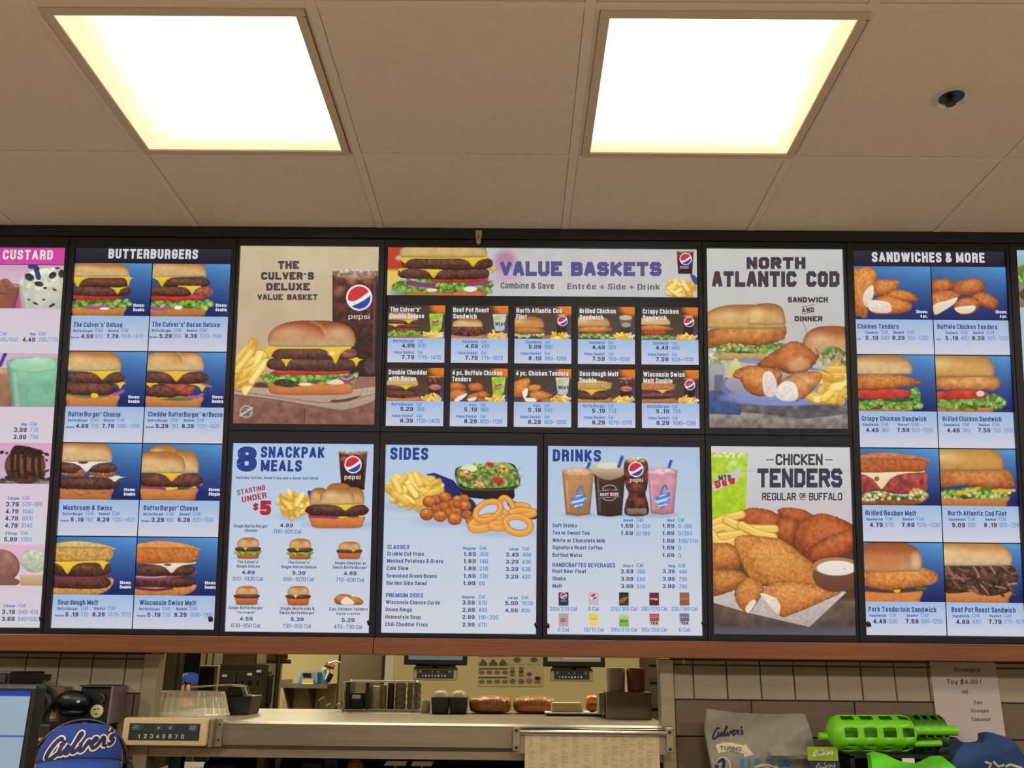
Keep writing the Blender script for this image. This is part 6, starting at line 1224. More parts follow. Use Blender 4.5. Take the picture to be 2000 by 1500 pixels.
# ribbed clear dish
Yc = YW+.21; c0 = (px_(362, Yc), Yc, zS+.001); rb = (px_(446, Yc)-px_(278, Yc))/2; hh = pz(1356, Yc)-zS
t = thing('clear_dish_stack', 'wide ribbed clear plastic lids stacked at the left end of the shelf', 'lid', c0)
m = MB(); m.lathe(c0, [(rb*1.0, 0), (rb*1.0, .004), (rb*.975, .012), (rb*.86, hh*.92), (rb*.84, hh)], 240, ribs=40, amp=.022, cap=False); m.lathe(c0, [(rb*.84, hh), (rb*.82, hh*.97), (rb*.1, hh*.93)], 48, cap=True); m.build('top_lid', M_CLEAR, t, smooth=False)
m = MB(); m.lathe(c0, [(rb*.97, .003), (rb*.9, hh*.4), (rb*.8, hh*.8)], 144, ribs=36, amp=.01, cap=False); m.build('inner_lid', M_CLEAR, t)
m = MB(); m.lathe(c0, [(rb*1.0, 0), (rb*1.03, .003), (rb*1.03, .007), (rb*1.0, .01)], 72, cap=False); m.build('rim', M_CLEAR, t)
# black bin with a bent rim
x, y = stand(464, 1396); X0, X1 = px_(440, y), px_(492, y); zt_ = pz(1363, y)
t = thing('black_bin', 'black plastic scoop bin with raised handle on the shelf by the ribbed lids', 'bin', ((X0+X1)/2, y+.06, zS))
m = MB(); m.hexa([(X0+.006, y, zS), (X1-.008, y, zS), (X1, y-.004, zt_), (X0, y-.004, zt_)], [(X0+.006, y+.13, zS), (X1-.008, y+.13, zS), (X1, y+.14, zt_), (X0, y+.14, zt_)]); m.build('body', M_BLK, t, bevel=.004)
m = MB(); q = zt_+.035; X0l = px_(362, y); m.tube([(X1, y, zt_+.002), (X1-.018, y, zt_+.004), (X1-.032, y, q), (X0+.01, y, q+.002), (X0l, y+.03, q-.008)], .0028, 6); m.build('rim', M_WHITE, t, smooth=True)
m = MB(); m.hexa([(X0-.01, y+.005, zt_), (X1-.03, y+.005, zt_), (X1-.045, y+.005, q-.004), (X0+.012, y+.005, q-.002)], [(X0-.01, y+.1, zt_), (X1-.03, y+.1, zt_), (X1-.045, y+.1, q-.004), (X0+.012, y+.1, q-.002)]); m.build('lid', M_BLK, t, bevel=.002)
# lid and cup rack
Yk = YW+.56; X0, X1 = px_(668, Yk), px_(822, Yk); Zb = zS+.006; Zt = pz(1332, Yk)
t = thing('cup_rack', 'steel wire rack of lids and cup tubes in the middle of shelf', 'rack', ((X0+X1)/2, Yk, zS))
m = MB()
for z in (Zb, Zt): m.tube([(X0, Yk, z), (X1-(.02 if z > Zb else 0), Yk, z)], .0035, 6); m.tube([(X0, Yk+.13, z), (X1-.02, Yk+.13, z)], .0035, 6)
for q in (X0+.006, X1-.03): m.tube([(q, Yk, Zt), (q, Yk+.13, Zt)], .0035, 6); m.tube([(q, Yk, zS), (q, Yk, Zt)], .003, 6); m.tube([(q, Yk+.13, zS), (q, Yk+.13, Zt)], .003, 6)
m.build('frame', M_CHROME, t)
m = MB(); xa, xb = px_(673, Yk), px_(682, Yk); m.box(xa, Yk+.01, Zb+.004, xb, Yk+.12, Zt-.004); xa, xb = px_(712, Yk), px_(719, Yk); m.box(xa, Yk+.01, Zb+.004, xb, Yk+.12, Zt-.004); m.build('divider', M_DKGREY, t)
m = MB(); xa, xb = px_(683, Yk), px_(709, Yk); zz = pz(1354, Yk); m.box(xa, Yk+.012, Zb+.004, xb, Yk+.11, zz); m.build('napkin_box', M_BLK, t, bevel=.006)
m = MB(); m.box(xa+.006, Yk+.008, zz-.022, xb-.012, Yk+.0115, zz-.008); m.build('opening', M_WHITE, t)
def stack(nm, lab, xa, xb, y0, n, mt, cat, dome=False):
    xa, xb = px_(xa, Yk), px_(xb, Yk); cx = (xa+xb)/2; r = (xb-xa)/2; H = pz(y0, Yk)-Zb-.005
    t = thing(nm, lab, cat, (cx, Yk+.06, Zb+.004))
    m = MB(); prof = []
    for i in range(n): z = .001+H*i/n; prof += [(r*.93, z), (r, z+H/n*.2), (r, z+H/n*.6), (r*.93, z+H/n*.9)]
    m.lathe((cx, Yk+.06, Zb+.004), prof, 24); m.build('stacked_lids' if n > 8 else 'stacked_cups', mt, t, smooth=False)
stack('lid_stack', 'tall stack of thin white cup lids in the wire rack', 720, 736, 1341, 22, M_WHITE, 'lid')
M_TANC = mat('kraft_cup', (150, 134, 92), .6); stack('cup_stack', 'tan paper cups stacked beside the white lids in the rack', 737, 751, 1338, 5, M_TANC, 'cup')
M_SMOKE = mat('smoky_plastic', (88, 76, 62), .15, alpha=.75, spec=.9)
stack('cup_stack', 'dark stacked cups at the middle of the wire rack', 752, 766, 1334, 6, M_DKGREY, 'cup')
stack('cup_stack', 'clear smoky cups stacked right of the dark cup stack', 767, 789, 1333, 4, M_SMOKE, 'cup'); stack('cup_stack', 'clear smoky cups stacked at right end of rack', 791, 819, 1333, 4, M_SMOKE, 'cup')
# white bottle
x, y = stand(830, 1393); r = (px_(839.5, y)-px_(821, y))/2; t = thing('white_cup', 'plain white cup standing right of the wire rack', 'cup', (x, y+r, zS)); h = pz(1366, y)-zS
m = MB(); m.lathe((x, y+r, zS), [(r*.9, 0), (r, .006), (r*.98, h*.8), (r*.8, h*.97), (r*.6, h)], 24); m.build('body', M_WHITE, t, smooth=True); m = MB(); m.lathe((x, y+r, zS+h), [(r*.62, -.003), (r*.62, .004)], 20); m.build('lid', M_WHITE, t, smooth=True)
# black containers with clear domes
for n, (xa, xb, lab) in enumerate(((842, 876, 'left black food container with clear dome lid behind white cup'), (877, 912, 'right black food container with clear dome lid beside the wrapped bread'))):
    x, y = stand((xa+xb)/2, 1395); X0, X1 = px_(xa, y), px_(xb, y); z1 = pz(1361, y); zd = pz(1347, y)
    t = thing('food_container', lab, 'container', ((X0+X1)/2, y+.05, zS)); m = MB(); m.hexa([(X0+.004, y, zS), (X1-.004, y, zS), (X1, y-.003, z1), (X0, y-.003, z1)], [(X0+.004, y+.1, zS), (X1-.004, y+.1, zS), (X1, y+.105, z1), (X0, y+.105, z1)]); m.build('tub', M_BLK, t, bevel=.003)
    m = MB(); w = X1-X0; m.ball(((X0+X1)/2, y+.05, z1), (w*.46, .045, zd-z1), 20, 10, .8); m.build('dome_lid', M_CLEAR, t, smooth=True)
# wrapped bread
M_BREAD = mat('bread_crust', (132, 74, 38), .5, col2=(158, 92, 44), scale=24, bump=.1); M_BREADL = mat('bread_golden', (206, 132, 56), .5); M_FILM = mat('bag_film', (206, 150, 96), .1, alpha=.42, spec=1., bump=1.0, bscale=26)
for n, (xa, xb, lab) in enumerate(((914, 999, 'left bag of brown buns on the shelf, beside the black containers'), (1001, 1087, 'right bag of buns on the shelf with lighter golden base'))):
    x, y = stand((xa+xb)/2, 1395); X0, X1 = px_(xa, y), px_(xb, y); h = pz(1358, y)-zS; w = X1-X0; yc = y+.07
    t = thing('bread_bag', lab, 'bread', ((X0+X1)/2, yc, zS))
    m = MB(); m.ball(((X0+X1)/2, yc, zS+h*.27), (w*.47, .058, h*.26), 30, 10, .62); m.build('lower_buns', M_BREADL if n else M_BREAD, t, smooth=True)
    for k in range(6):
        m = MB(); cx = X0+w*(.11+.157*k); m.ball((cx, yc, zS+h*.56), (w*.096, .055, h*.36), 14, 8, .72); m.build('bun', M_BREAD, t, smooth=True)
    m = MB(); m.ball(((X0+X1)/2, yc, zS+h*.5), (w*.5, .066, h*.5), 32, 16, .62); o = m.build('film', M_FILM, t, smooth=True)
    for v in o.data.vertices: v.co.z += .004*math.sin(v.co.x*130+v.co.y*60)*(1 if v.co.z > .01 else 0); v.co.y += .003*math.sin(v.co.x*170+v.co.z*90)
# tray with plates, bun, steel box with cups, right end
x, y = stand(1122, 1399); X0, X1 = px_(1065, y), px_(1176, y)
t = thing('serving_tray', 'thin dark tray with pale rim lying by the grey steel box', 'tray', ((X0+X1)/2, y+.08, zS))
m = MB(); m.box(X0+.004, y, zS, X1, y+.16, zS+.007); m.build('tray_base', M_NAVY, t, bevel=.002); m = MB(); m.box(X0, y-.004, zS+.0075, X1+.004, y+.166, zS+.012); m.build('rim', M_WHITE, t, bevel=.001)
t = thing('wrapper_stack', 'low stack of tan wrapping paper on the tray', 'paper', ((px_(1118, y)), y+.08, zS+.0125)); m = MB(); [m.box(px_(1078, y)+k*.001, y+.03, zS+.0125+k*.011, px_(1140, y)-k*.004, y+.12, zS+.0225+k*.011) for k in range(3)]; m.build('paper', M_BEIGE, t)
t = thing('bread_roll', 'golden bun in clear wrap at the end of the tray', 'bread', (px_(1160, y), y+.07, zS+.0125)); bx = px_(1160, y); m = MB(); m.ball((bx, y+.07, zS+.034), (.026, .026, .0215), 18, 10, .85); m.build('lower_bun', M_BREAD, t, smooth=True); m = MB(); m.ball((bx, y+.07, zS+.055), (.028, .028, .018), 18, 10, .9); m.build('upper_bun', mat('golden_bun', (216, 140, 50), .3), t, smooth=True)
x, y = stand(1230, 1405); X0, X1 = px_(1185, y), px_(1273, y); z1 = pz(1347, y)
t = thing('steel_box', 'grey steel cup dispenser box at the right end of the shelf', 'dispenser', ((X0+X1)/2, y+.08, zS))
M_BOX = mat('grey_box', (104, 92, 80), .5, .3, col2=(92, 82, 70), scale=4); m = MB(); m.box(X0, y, zS, X1, y+.17, z1); m.build('body', M_BOX, t, bevel=.003)
m = MB(); m.box(X0-.022, y+.05, zS+.012, X0-.001, y+.16, z1-.004); m.build('side_pocket', M_GREYW, t, bevel=.002)
for (xa, xb, y0, mt, lab) in ((1184, 1222, 1302, mat('grey_cup', (134, 120, 112), .5), 'grey cup stack standing on the left side of steel box'), (1224, 1262, 1302, mat('maroon_cup', (104, 50, 42), .5), 'maroon cup stack standing on the right side of steel box')):
    cx = px_((xa+xb)/2, y+.04, 1325); r = (px_(xb, y+.04)-px_(xa, y+.04))/2; zt_ = pz(y0, y+.04); t = thing('cup_stack', lab, 'cup', (cx, y+.05, z1)); m = MB(); m.lathe((cx, y+.05, z1+.001), [(r*.9, 0), (r*1.0, zt_-z1-.006), (r*.96, zt_-z1)], 32); m.build('sleeve', mt, t, smooth=True)
    m = MB(); m.lathe((cx, y+.05, zt_), [(r*.8, .0), (r*.82, .003), (r*.7, .004)], 24); m.build('cup_rim', mt, t, smooth=True)
# lower shelf contents
r_ = random.Random(3)
for n, (xa, xb, y0, mt, nm, cat, lab) in enumerate(((500, 517, 1478, M_TANC, 'paper_bag', 'bag', 'upright tan paper bag under the shelf, left part'), (536, 548, 1483, M_STEELD, 'steel_tub', 'tub', 'narrow steel tub under the shelf beside the tan bag'),
    (590, 628, 1493, M_BLK, 'black_tray', 'tray', 'black tray under the shelf between steel tub and bin'), (634, 660, 1484, M_BLK, 'black_tub', 'tub', 'square black tub under the middle of the shelf'))):
    Y = YW+.22+.01*n; X0, X1 = px_(xa, Y, 1490), px_(xb, Y, 1490); z1 = min(pz(y0, Y), zy(1482, YW)-.004); t = thing(nm, lab, cat, ((X0+X1)/2, Y+.05, zL)); m = MB(); m.hexa([(X0+.003, Y, zL+.001), (X1-.003, Y, zL+.001), (X1, Y, z1), (X0, Y, z1)], [(X0+.003, Y+.08, zL+.001), (X1-.003, Y+.08, zL+.001), (X1, Y+.08, z1), (X0, Y+.08, z1)]); m.build('body', mt, t, bevel=.002)
t = thing('paper_scoop', 'crumpled tan paper scoop poking up under the shelf', 'bag', (px_(695, YW+.2, 1495), YW+.2, zL)); m = MB(); X_ = px_(695, YW+.2, 1495); m.lathe((X_, YW+.2, zL+.001), [(.022, 0), (.03, .02), (.026, .034), (.012, .044)], 9); m.build('body', mat('tan_paper', (186, 132, 70), .7), t)
for xa, xb, lab in ((750, 794, 'left white card sleeve tucked under the shelf edge'), (802, 845, 'right white card sleeve tucked under the shelf edge')):
    Y = YW+.05; X0, X1 = px_(xa, Y, 1490), px_(xb, Y, 1490); z0, z1 = pz(1496, Y), pz(1487, Y); t = thing('card_sleeve', lab, 'card', ((X0+X1)/2, Y, zL)); m = MB(); m.hexa([(X0, Y, z0), (X1-.004, Y, z0), (X1, Y, z1), (X0+.008, Y, z1)], [(X0, Y+.06, z0), (X1-.004, Y+.06, z0), (X1, Y+.06, z1), (X0+.008, Y+.06, z1)]); m.build('card', M_WHITE, t); m = MB(); m.box((X0+X1)/2-.004, Y+.01, zL, (X0+X1)/2+.004, Y+.05, z0); m.build('stem', M_STEELD, t)

# ---------------------------------------------------------------- kitchen beyond
YK = 5.6; xw = float(onY(758, 1330, YK)[0]); xr = float(onY(1266, 1320, YK)[0])
m = MB(); m.box(xw, YK, 0, 5, YK+.1, 2.6); struct(m.build('wall_kitchen', M_CREAM))
m = MB(); m.box(-5, 9.5, 0, xw+.1, 9.6, 2.6); struct(m.build('wall_kitchen_far', M_CREAM))
m = MB(); m.box(-5, YW+.041, 2.6, 5, 9.6, 2.7); struct(m.build('ceiling_kitchen', M_WALLP))
m = MB(); m.box(-5.1, YW+.1, 0, -5, 9.6, 2.6); struct(m.build('wall_kitchen_left', M_CREAM)); m = MB(); m.box(5, YW+.1, 0, 5.1, 5.7, 2.6); struct(m.build('wall_kitchen_right', M_CREAM))
m = MB(); m.box(xw-.02, YK-.02, 0, xw+.03, YK, 2.6); struct(m.build('trim_7', M_WHITE))
def kbox(nm, lab, cat, x0, x1, y0, y1, Y, d, mt, part='body', bev=.004, base=0.0, top=None):
    X0, X1, Z0, Z1 = prect(x0, y0, x1, y1, Y); Z0 = base if base is not None else Z0; Z1 = top or Z1
    t = thing(nm, lab, cat, ((X0+X1)/2, Y+d/2, Z0)); m = MB(); m.box(X0, Y, Z0, X1, Y+d, Z1); m.build(part, mt, t, bevel=bev); return t, (X0, X1, Z0, Z1)
t, q = kbox('steel_cooler', 'tall grey steel cooler side seen left of the wall shelf corner', 'fridge', 663, 757, 1272, 1392, 7.2, .7, M_GREYW, top=2.1)
m = MB(); m.box(q[1]-.05, 7.19, .1, q[1]-.03, 7.2, 2.05); m.build('door_edge', M_STEELD, t)
t, q = kbox('steel_column', 'brownish steel cabinet side just right of the left post', 'cabinet', 309, 349, 1272, 1365, 4.7, .06, M_DKGREY, top=2.2)
m = MB(); m.box(q[0]+.02, 4.692, .2, q[1]-.02, 4.7, 2.1); m.build('door', mat('bronze_panel', (84, 72, 50), .5, .3), t)
t, q = kbox('dark_doorway', 'black panel for the dark inside the doorway behind the worker in blue cap', 'door', 350, 390, 1272, 1365, 9.2, .1, M_BLK, top=2.2)  # flat black panel stands for the deep dark inside the doorway
m = MB(); m.lathe((q[1]-.06, 9.2, 1.0), [(.02, 0), (.02, .03)], 10, (0, -1, 0)); m.build('knob', M_STEELD, t)
t, q = kbox('steel_partition', 'pale steel partition with upright seams behind the ovens', 'partition', 388, 432, 1272, 1365, 8.4, .08, M_GREYW, top=2.3)
for a in (.25, .55): m = MB(); m.box(q[0]+(q[1]-q[0])*a, 8.392, .1, q[0]+(q[1]-q[0])*a+.012, 8.4, 2.25); m.build('seam', M_DKGREY, t)
t, q = kbox('vent_box', 'black vented machine with pale frame beside the blue cap', 'machine', 387, 424, 1300, 1352, 6.6, .1, M_GREYW, base=None)
X0, X1, Z0, Z1 = prect(389, 1303, 417, 1350, 6.59); m = MB(); m.box(X0, 6.585, Z0, X1, 6.6, Z1); fp = m.build('front', M_BLK, t)
for i in range(6): m = MB(); xx = X0+(X1-X0)*(.2+.12*i); m.box(xx, 6.58, Z0+.02, xx+.006, 6.585, Z0+(Z1-Z0)*(.42+.03*(i % 3))); m.build('grille_bar', M_STEELD, fp)
m = MB(); m.box(q[0]+.02, 6.62, 0, q[1]-.02, 6.68, q[2]); m.build('stand', M_DKGREY, t)
# holding ovens
t, q = kbox('holding_oven', 'large dark steel holding oven with two doors and white tags', 'oven', 425, 507, 1297, 1400, 4.9, .14, M_DKGREY)
X0, X1, _, Z1 = q; w = X1-X0
zA, zB = pz(1311, 4.9, 470), pz(1395, 4.9, 470)
for a, b in ((.02, .41), (.44, .95)):
    m = MB(); m.box(X0+w*a, 4.888, .3, X0+w*b, 4.9, zA); d = m.build('door', mat('oven_door', (70, 64, 50), .45, .4), t, bevel=.003)
    m = MB(); m.box(X0+w*b-.03, 4.875, 1.2, X0+w*b-.015, 4.888, 1.45); m.build('handle', M_BLK, d)
for (tx, ty) in ((438, 1320), (487, 1317), (505, 1311)):
    m = MB(); cx = px_(tx, 4.88, ty); cz = pz(ty, 4.88, tx); m.box(cx-.012, 4.884, cz-.006, cx+.012, 4.8875, cz+.006); m.build('tag', M_WHITE, t)
for tx in (473, 486, 490, 503): m = MB(); cx = px_(tx, 4.88, 1333); cz = pz(1333, 4.88, tx); m.box(cx-.004, 4.884, cz-.01, cx+.004, 4.8875, cz+.01); m.build('switch', M_BLK, t)
m = MB(); m.box(X0+w*.0, 4.93, q[3]+.001, X0+w*.85, 5.02, q[3]+.09); m.build('top_vent', mat('brown_metal', (74, 62, 44), .5, .2), t)
kbox('white_carton', 'pale carton on top of the holding oven', 'box', 501, 513, 1272, 1295.5, 4.92, .08, M_GREYW, base=q[3]+.001, top=q[3]+.16)
t, q2 = kbox('waste_bin', 'black rounded tall bin hanging beside the oven', 'bin', 516, 527.5, 1316, 1377, 5.06, .06, M_BLK, base=None, bev=.012)
m = MB(); m.box(q2[0]+.005, 5.06, q2[3]-.0, q2[1]-.01, 5.11, q2[3]+.012); m.build('lid', M_STEELD, t)
m = MB(); m.box(q2[0]+.005, 5.08, 0, q2[0]+.03, 5.1, q2[2]+.05); m.build('stand', M_STEELD, t)
# wire shelving upright
t = thing('wire_shelving', 'dark metal shelving post with wire shelf right of the oven', 'shelf', (px_(540, 5.65), 5.65, 0)); xx = px_(541, 5.65, 1330)
m = MB(); m.tube([(xx, 5.65, .0), (xx, 5.65, 2.2)], .014, 10); m.build('post', M_DKGREY, t, smooth=True)
m = MB(); zq = pz(1292, 5.65, 530); xl = px_(515, 5.65, 1292); m.box(xl, 5.65, zq-.012, xx, 5.66, zq+.012); m.box(xl, 5.95, zq-.012, xx, 5.96, zq+.012); [m.tube([(xl+(xx-xl)*k/8, 5.65, zq), (xl+(xx-xl)*k/8, 5.96, zq)], .003, 5) for k in range(9)]; m.build('wire_shelf', M_STEELD, t)
m = MB(); m.box(xl, 5.67, zq+.013, xx-.02, 5.95, zq+.12); m.build('tray', mat('rust_tray', (104, 66, 34), .6), t)
# wall shelf with blue bin
YF = 7.9; t = thing('steel_wall_shelf', 'steel shelf on brackets against the cream wall left of cooler', 'shelf', (px_(593, YF, 1335), YF, pz(1335, YF, 593)))
X0, X1, Z0, Z1 = prect(546, 1331, 640, 1339, YF); m = MB(); m.box(X0, YF, Z0, X1, YF+.4, Z0+.012); m.box(X0, YF, Z0, X0+.01, YF+.4, Z1+.01); m.box(X0, YF-.004, Z0-.02, X1, YF, Z0+.012); m.build('shelf_board', M_STEEL, t)
zsh = Z0+.012
for a in (549, 594): cx = px_(a, YF, 1350); m = MB(); m.hexa([(cx, YF+.05, Z0-.02), (cx+.015, YF+.05, Z0-.02), (cx+.015, YF+.38, Z0-.26), (cx, YF+.38, Z0-.26)], [(cx, YF+.4, Z0-.02), (cx+.015, YF+.4, Z0-.02), (cx+.015, YF+.4, Z0-.26), (cx, YF+.4, Z0-.26)]); m.build('bracket', M_STEELD, t)
m = MB(); xx0, xx1 = px_(546, 8.3), px_(656, 8.3); m.box(xx0, YF+.401, .0, xx1, YF+.5, 2.55); m.build('wall_plate', M_CREAM, t)
X0, X1, _, Z1 = prect(582, 1313, 621, 1332, YF+.1); t = thing('blue_bin', 'blue plastic bin on the steel wall shelf', 'bin', ((X0+X1)/2, YF+.18, zsh)); m = MB(); m.hexa([(X0, YF+.1, zsh+.001), (X1, YF+.1, zsh+.001), (X1-.01, YF+.12, Z1), (X0+.02, YF+.12, Z1)], [(X0, YF+.3, zsh+.001), (X1, YF+.3, zsh+.001), (X1-.01, YF+.3, Z1), (X0+.02, YF+.3, Z1)]); m.build('body', mat('blue_plastic', (64, 112, 160), .5), t, bevel=.004); m = MB(); m.box(X0+.04, YF+.098, zsh+.06, X1-.06, YF+.101, zsh+.085); m.build('hand_slot', M_BLK, t)
X0, X1, _, Z1 = prect(590, 1325, 612, 1332, YF+.02); t = thing('sponge', 'yellow sponge lying in front of the blue bin', 'sponge', ((X0+X1)/2, YF+.05, zsh)); m = MB(); m.box(X0, YF+.02, zsh+.001, X1, YF+.08, zsh+.012); m.build('pad', M_WHITE, t); m = MB(); m.box(X0, YF+.02, zsh+.0125, X1, YF+.08, zsh+.036); m.build('foam', mat('yellow_foam', (214, 170, 40), .8), t, bevel=.003)
X0, X1, _, Z1 = prect(627, 1312, 638, 1332, YF+.1); t = thing('blue_bottle', 'small blue spray bottle at the right end of wall shelf', 'bottle', ((X0+X1)/2, YF+.14, zsh)); m = MB(); m.lathe(((X0+X1)/2, YF+.14, zsh+.001), [(.03, 0), (.032, .02), (.028, .08), (.01, .1), (.01, .12)], 14); m.build('body', mat('blue_plastic2', (58, 100, 150), .4), t, smooth=True); m = MB(); m.box((X0+X1)/2-.03, YF+.13, zsh+.115, (X0+X1)/2+.012, YF+.15, zsh+.135); m.build('trigger', M_WHITE, t)
# spray hose and pipes
Yh = 7.5; t = thing('spray_hose', 'hanging pre-rinse spray hose with red handle on a tall riser pipe', 'faucet', (px_(661, Yh), Yh, 0)); cx = px_(663, Yh, 1330); zt_ = pz(1294, Yh, 660)
m = MB(); m.tube([(cx, Yh, .9), (cx, Yh, zt_)], .008, 8); m.tube([(cx, Yh, zt_), (cx-.04, Yh, zt_+.01), (px_(640, Yh, 1296), Yh, pz(1296, Yh, 640))], .007, 8); m.build('riser', M_CHROME, t, smooth=True)
a = (px_(641, Yh, 1298), Yh, pz(1298, Yh, 641)); b = (px_(642, Yh, 1312), Yh, pz(1312, Yh, 641)); c = (px_(637, Yh, 1328), Yh, pz(1328, Yh, 637)); m = MB(); m.tube([a, b, c], .012, 8); m.build('hose', M_WHITE, t, smooth=True)
m = MB(); m.tube([(a[0]-.02, Yh-.01, a[2]), (a[0]+.05, Yh-.01, a[2]-.02)], .018, 8); m.build('red_handle', mat('red_handle', (120, 40, 24), .4), t, smooth=True); m = MB(); m.tube([(px_(647, Yh, 1316), Yh, pz(1316, Yh, 647)), (c[0]+.01, Yh, c[2]-.01)], .022, 8); m.build('spray_head', M_BLK, t, smooth=True)
t = thing('sink', 'steel sink with small taps below the spray hose', 'sink', (px_(650, 7.2, 1400), 7.2, 0)); xa, xb = px_(600, 7.0, 1390), px_(662, 7.0, 1390); zq = pz(1394, 7.0, 640)
m = MB(); m.box(xa, 6.95, .0, xb, 7.15, zq); m.build('basin', M_STEEL, t)
for tx, ty in ((622, 1368), (635, 1380), (655, 1378)): cx = px_(tx, 7.05, ty); m = MB(); m.tube([(cx, 7.05, zq), (cx, 7.05, pz(ty, 7.05, tx)), (cx+.05, 7.0, pz(ty, 7.05, tx)+.03), (cx+.07, 7.0, pz(ty+6, 7.05, tx))], .008, 7); m.build('tap', M_CHROME, t, smooth=True)
# kitchen screens on ceiling poles
def screen(lab, x0, x1, yb, Y, art):
    X0, X1, Z0, _ = prect(x0, yb-46, x1, yb, Y); Z1 = Z0+(X1-X0)*.66; cx = (X0+X1)/2
    t = thing('kitchen_screen', lab, 'monitor', (cx, Y+.04, Z1)); m = MB(); m.box(X0, Y, Z0, X1, Y+.045, Z1); m.build('casing', M_BLK, t, bevel=.005)
    f = .022; P = Pic('display', t, (X0+f, Z1-f, X1-f, Z0+f*1.1), (0, 0, 1), 1.4, off=.0006, m=M_SCREEN, plane=Y); art(P); P.done()
    m = MB(); m.tube([(cx, Y+.06, Z1-.1), (cx, Y+.06, 2.6)], .014, 8); m.box(cx-.05, Y+.045, Z1-.16, cx+.05, Y+.07, Z1-.06); m.build('ceiling_pole', M_BLK, t)
    return cx, Z0
def art1(P): P.grad((110, 124, 126), (96, 112, 114), 1180, 1291); P.line([(855, 1200), (855, 1291)], .8, (60, 70, 76), 1); P.rect(790, 1150, 910, 1230, (150, 160, 160))
def art2(P): P.grad((96, 120, 118), (120, 130, 120), 1180, 1300); P.blob([(1075, 1300), (1075, 1290), (1100, 1284), (1180, 1294), (1180, 1300)], (140, 116, 90), None, 2); P.rect(1100, 1283, 1180, 1287, (150, 150, 130))
cxa, za = screen('left kitchen order screen hanging above its control bar', 789.5, 912.5, 1299, 4.6, art1); cxb, zb_ = screen('right kitchen order screen hanging beside the wall charts', 1061, 1181.5, 1302.5, 4.6, art2)
ta, qa = bump_bar('grey control bar hanging under the left kitchen screen', 807, 893, 1303, 1329, 4.62, False); tb, qb = bump_bar('grey control bar hanging under the right kitchen screen', 1075, 1158, 1306, 1331, 4.62, False)
for tt, q, cx, z in ((ta, qa, cxa, za), (tb, qb, cxb, zb_)):
    m = MB(); m.tube([(cx, 4.63, q[3]-.004), (cx, 4.63, z-.001)], .014, 8); m.box(q[0]+.01, 4.62, q[3]+.0005, q[1]-.01, 4.66, q[3]+.012); m.build('hanger', M_BLK, tt)
# wall charts
def chart1(P):
    P.fill((198, 182, 140)); 
    for y in (1280, 1305, 1322): P.rect(935, y, 991, y+3, (60, 74, 74), None, 1)
    for x in (943, 963, 982): P.blob([(x-8, 1300), (x-4, 1292), (x, 1288), (x+5, 1292), (x+9, 1300)], (120, 70, 50), (96, 90, 50), 1.5, (.3, 3))
    for i in range(4): P.ell(941+i*15, 1313.5, 6, 4, (170, 104, 84), (140, 80, 66), soft=1.5); P.ell(941+i*15, 1331.5, 6, 4, (140, 120, 90), (120, 96, 70), soft=1.5)
def chart2(P):
    P.fill((196, 180, 138))
    for x in (1010, 1043): P.ell(x, 1289, 7, 5, (110, 80, 60), soft=1.5); P.line([(x-12, 1290), (x+12, 1290)], .7, (130, 116, 90), 1)
    for x in (1002, 1018, 1034, 1050): P.line([(x-5, 1298), (x+5, 1298)], 1, (130, 116, 96), 1)
    for k, x in enumerate((1001, 1018)):
        for j, (y, c) in enumerate(((1306, (150, 110, 130)), (1312, (120, 60, 66)), (1319, (116, 116, 80)), (1331, (110, 100, 100)))): P.ell(x, y, 5+(j == 3), 3.5+(j == 3)*1.5, c, soft=1.5, noise=(.3, 2))
    P.ell(1034, 1317, 5, 4, (120, 60, 60), soft=1.5); P.ell(1034, 1330, 6.5, 6, (160, 116, 70), soft=1.5); P.ell(1050, 1325, 6, 4, (76, 40, 46), soft=1.5); P.ell(1050, 1332, 6.5, 4, (156, 110, 66), soft=1.5)
for xa, xb, art, lab in ((933.5, 992.5, chart1, 'left printed sandwich chart taped to the cream kitchen wall'), (994, 1061, chart2, 'right printed build chart taped to the cream kitchen wall')):
    X0, X1, Z0, _ = prect(xa, 1270, xb, 1341, YK-.006); Z1 = Z0+.30
    t = thing('wall_chart', lab, 'poster', ((X0+X1)/2, YK-.004, Z0)); m = MB(); m.box(X0, YK-.004, Z0, X1, YK-.001, Z1); m.build('sheet', M_WHITE, t)
    P = Pic('print', t, (X0, Z1, X1, Z0), (0, 0, 1), 1.0, off=.0006, m=M_PAPER, plane=YK-.004); art(P); P.done()
t, q = kbox('dark_rack', 'tall dark rack in the gap beside the right steel post', 'rack', 1266, 1289, 1272, 1420, 4.6, .3, mat('dark_rack', (52, 42, 30), .6), top=2.3)
m = MB(); [m.box(q[0]+.006, 4.593, z, q[1]-.006, 4.6, z+.02) for z in (1.3, 1.5, 1.62, 1.7, 1.78)]; m.build('rail', M_DKGREY, t)
for xx_, y in ((-.6, 4.05), (.9, 4.05), (-2.0, 7.0)):
    t = thing('kitchen_lamp', 'flat kitchen ceiling lamp above the %s' % {-.6: 'wire cup rack', .9: 'grey steel box', -2.0: 'oven aisle'}[xx_], 'ceiling light', (xx_, y, 2.6)); m = MB(); m.box(xx_-.62, y-.32, 2.54, xx_+.62, y+.32, 2.599); m.build('housing', M_WHITE, t)
t = thing('prep_counter', 'steel kitchen prep counter standing against the cream wall', 'counter', (.2, 5.2, 0)); m = MB(); m.box(xw+.05, 5.0, .86, xr-.05, 5.58, .9); m.build('top', M_STEEL, t); m = MB(); m.box(xw+.1, 5.05, 0, xr-.1, 5.55, .859); m.build('base', M_STEELD, t)
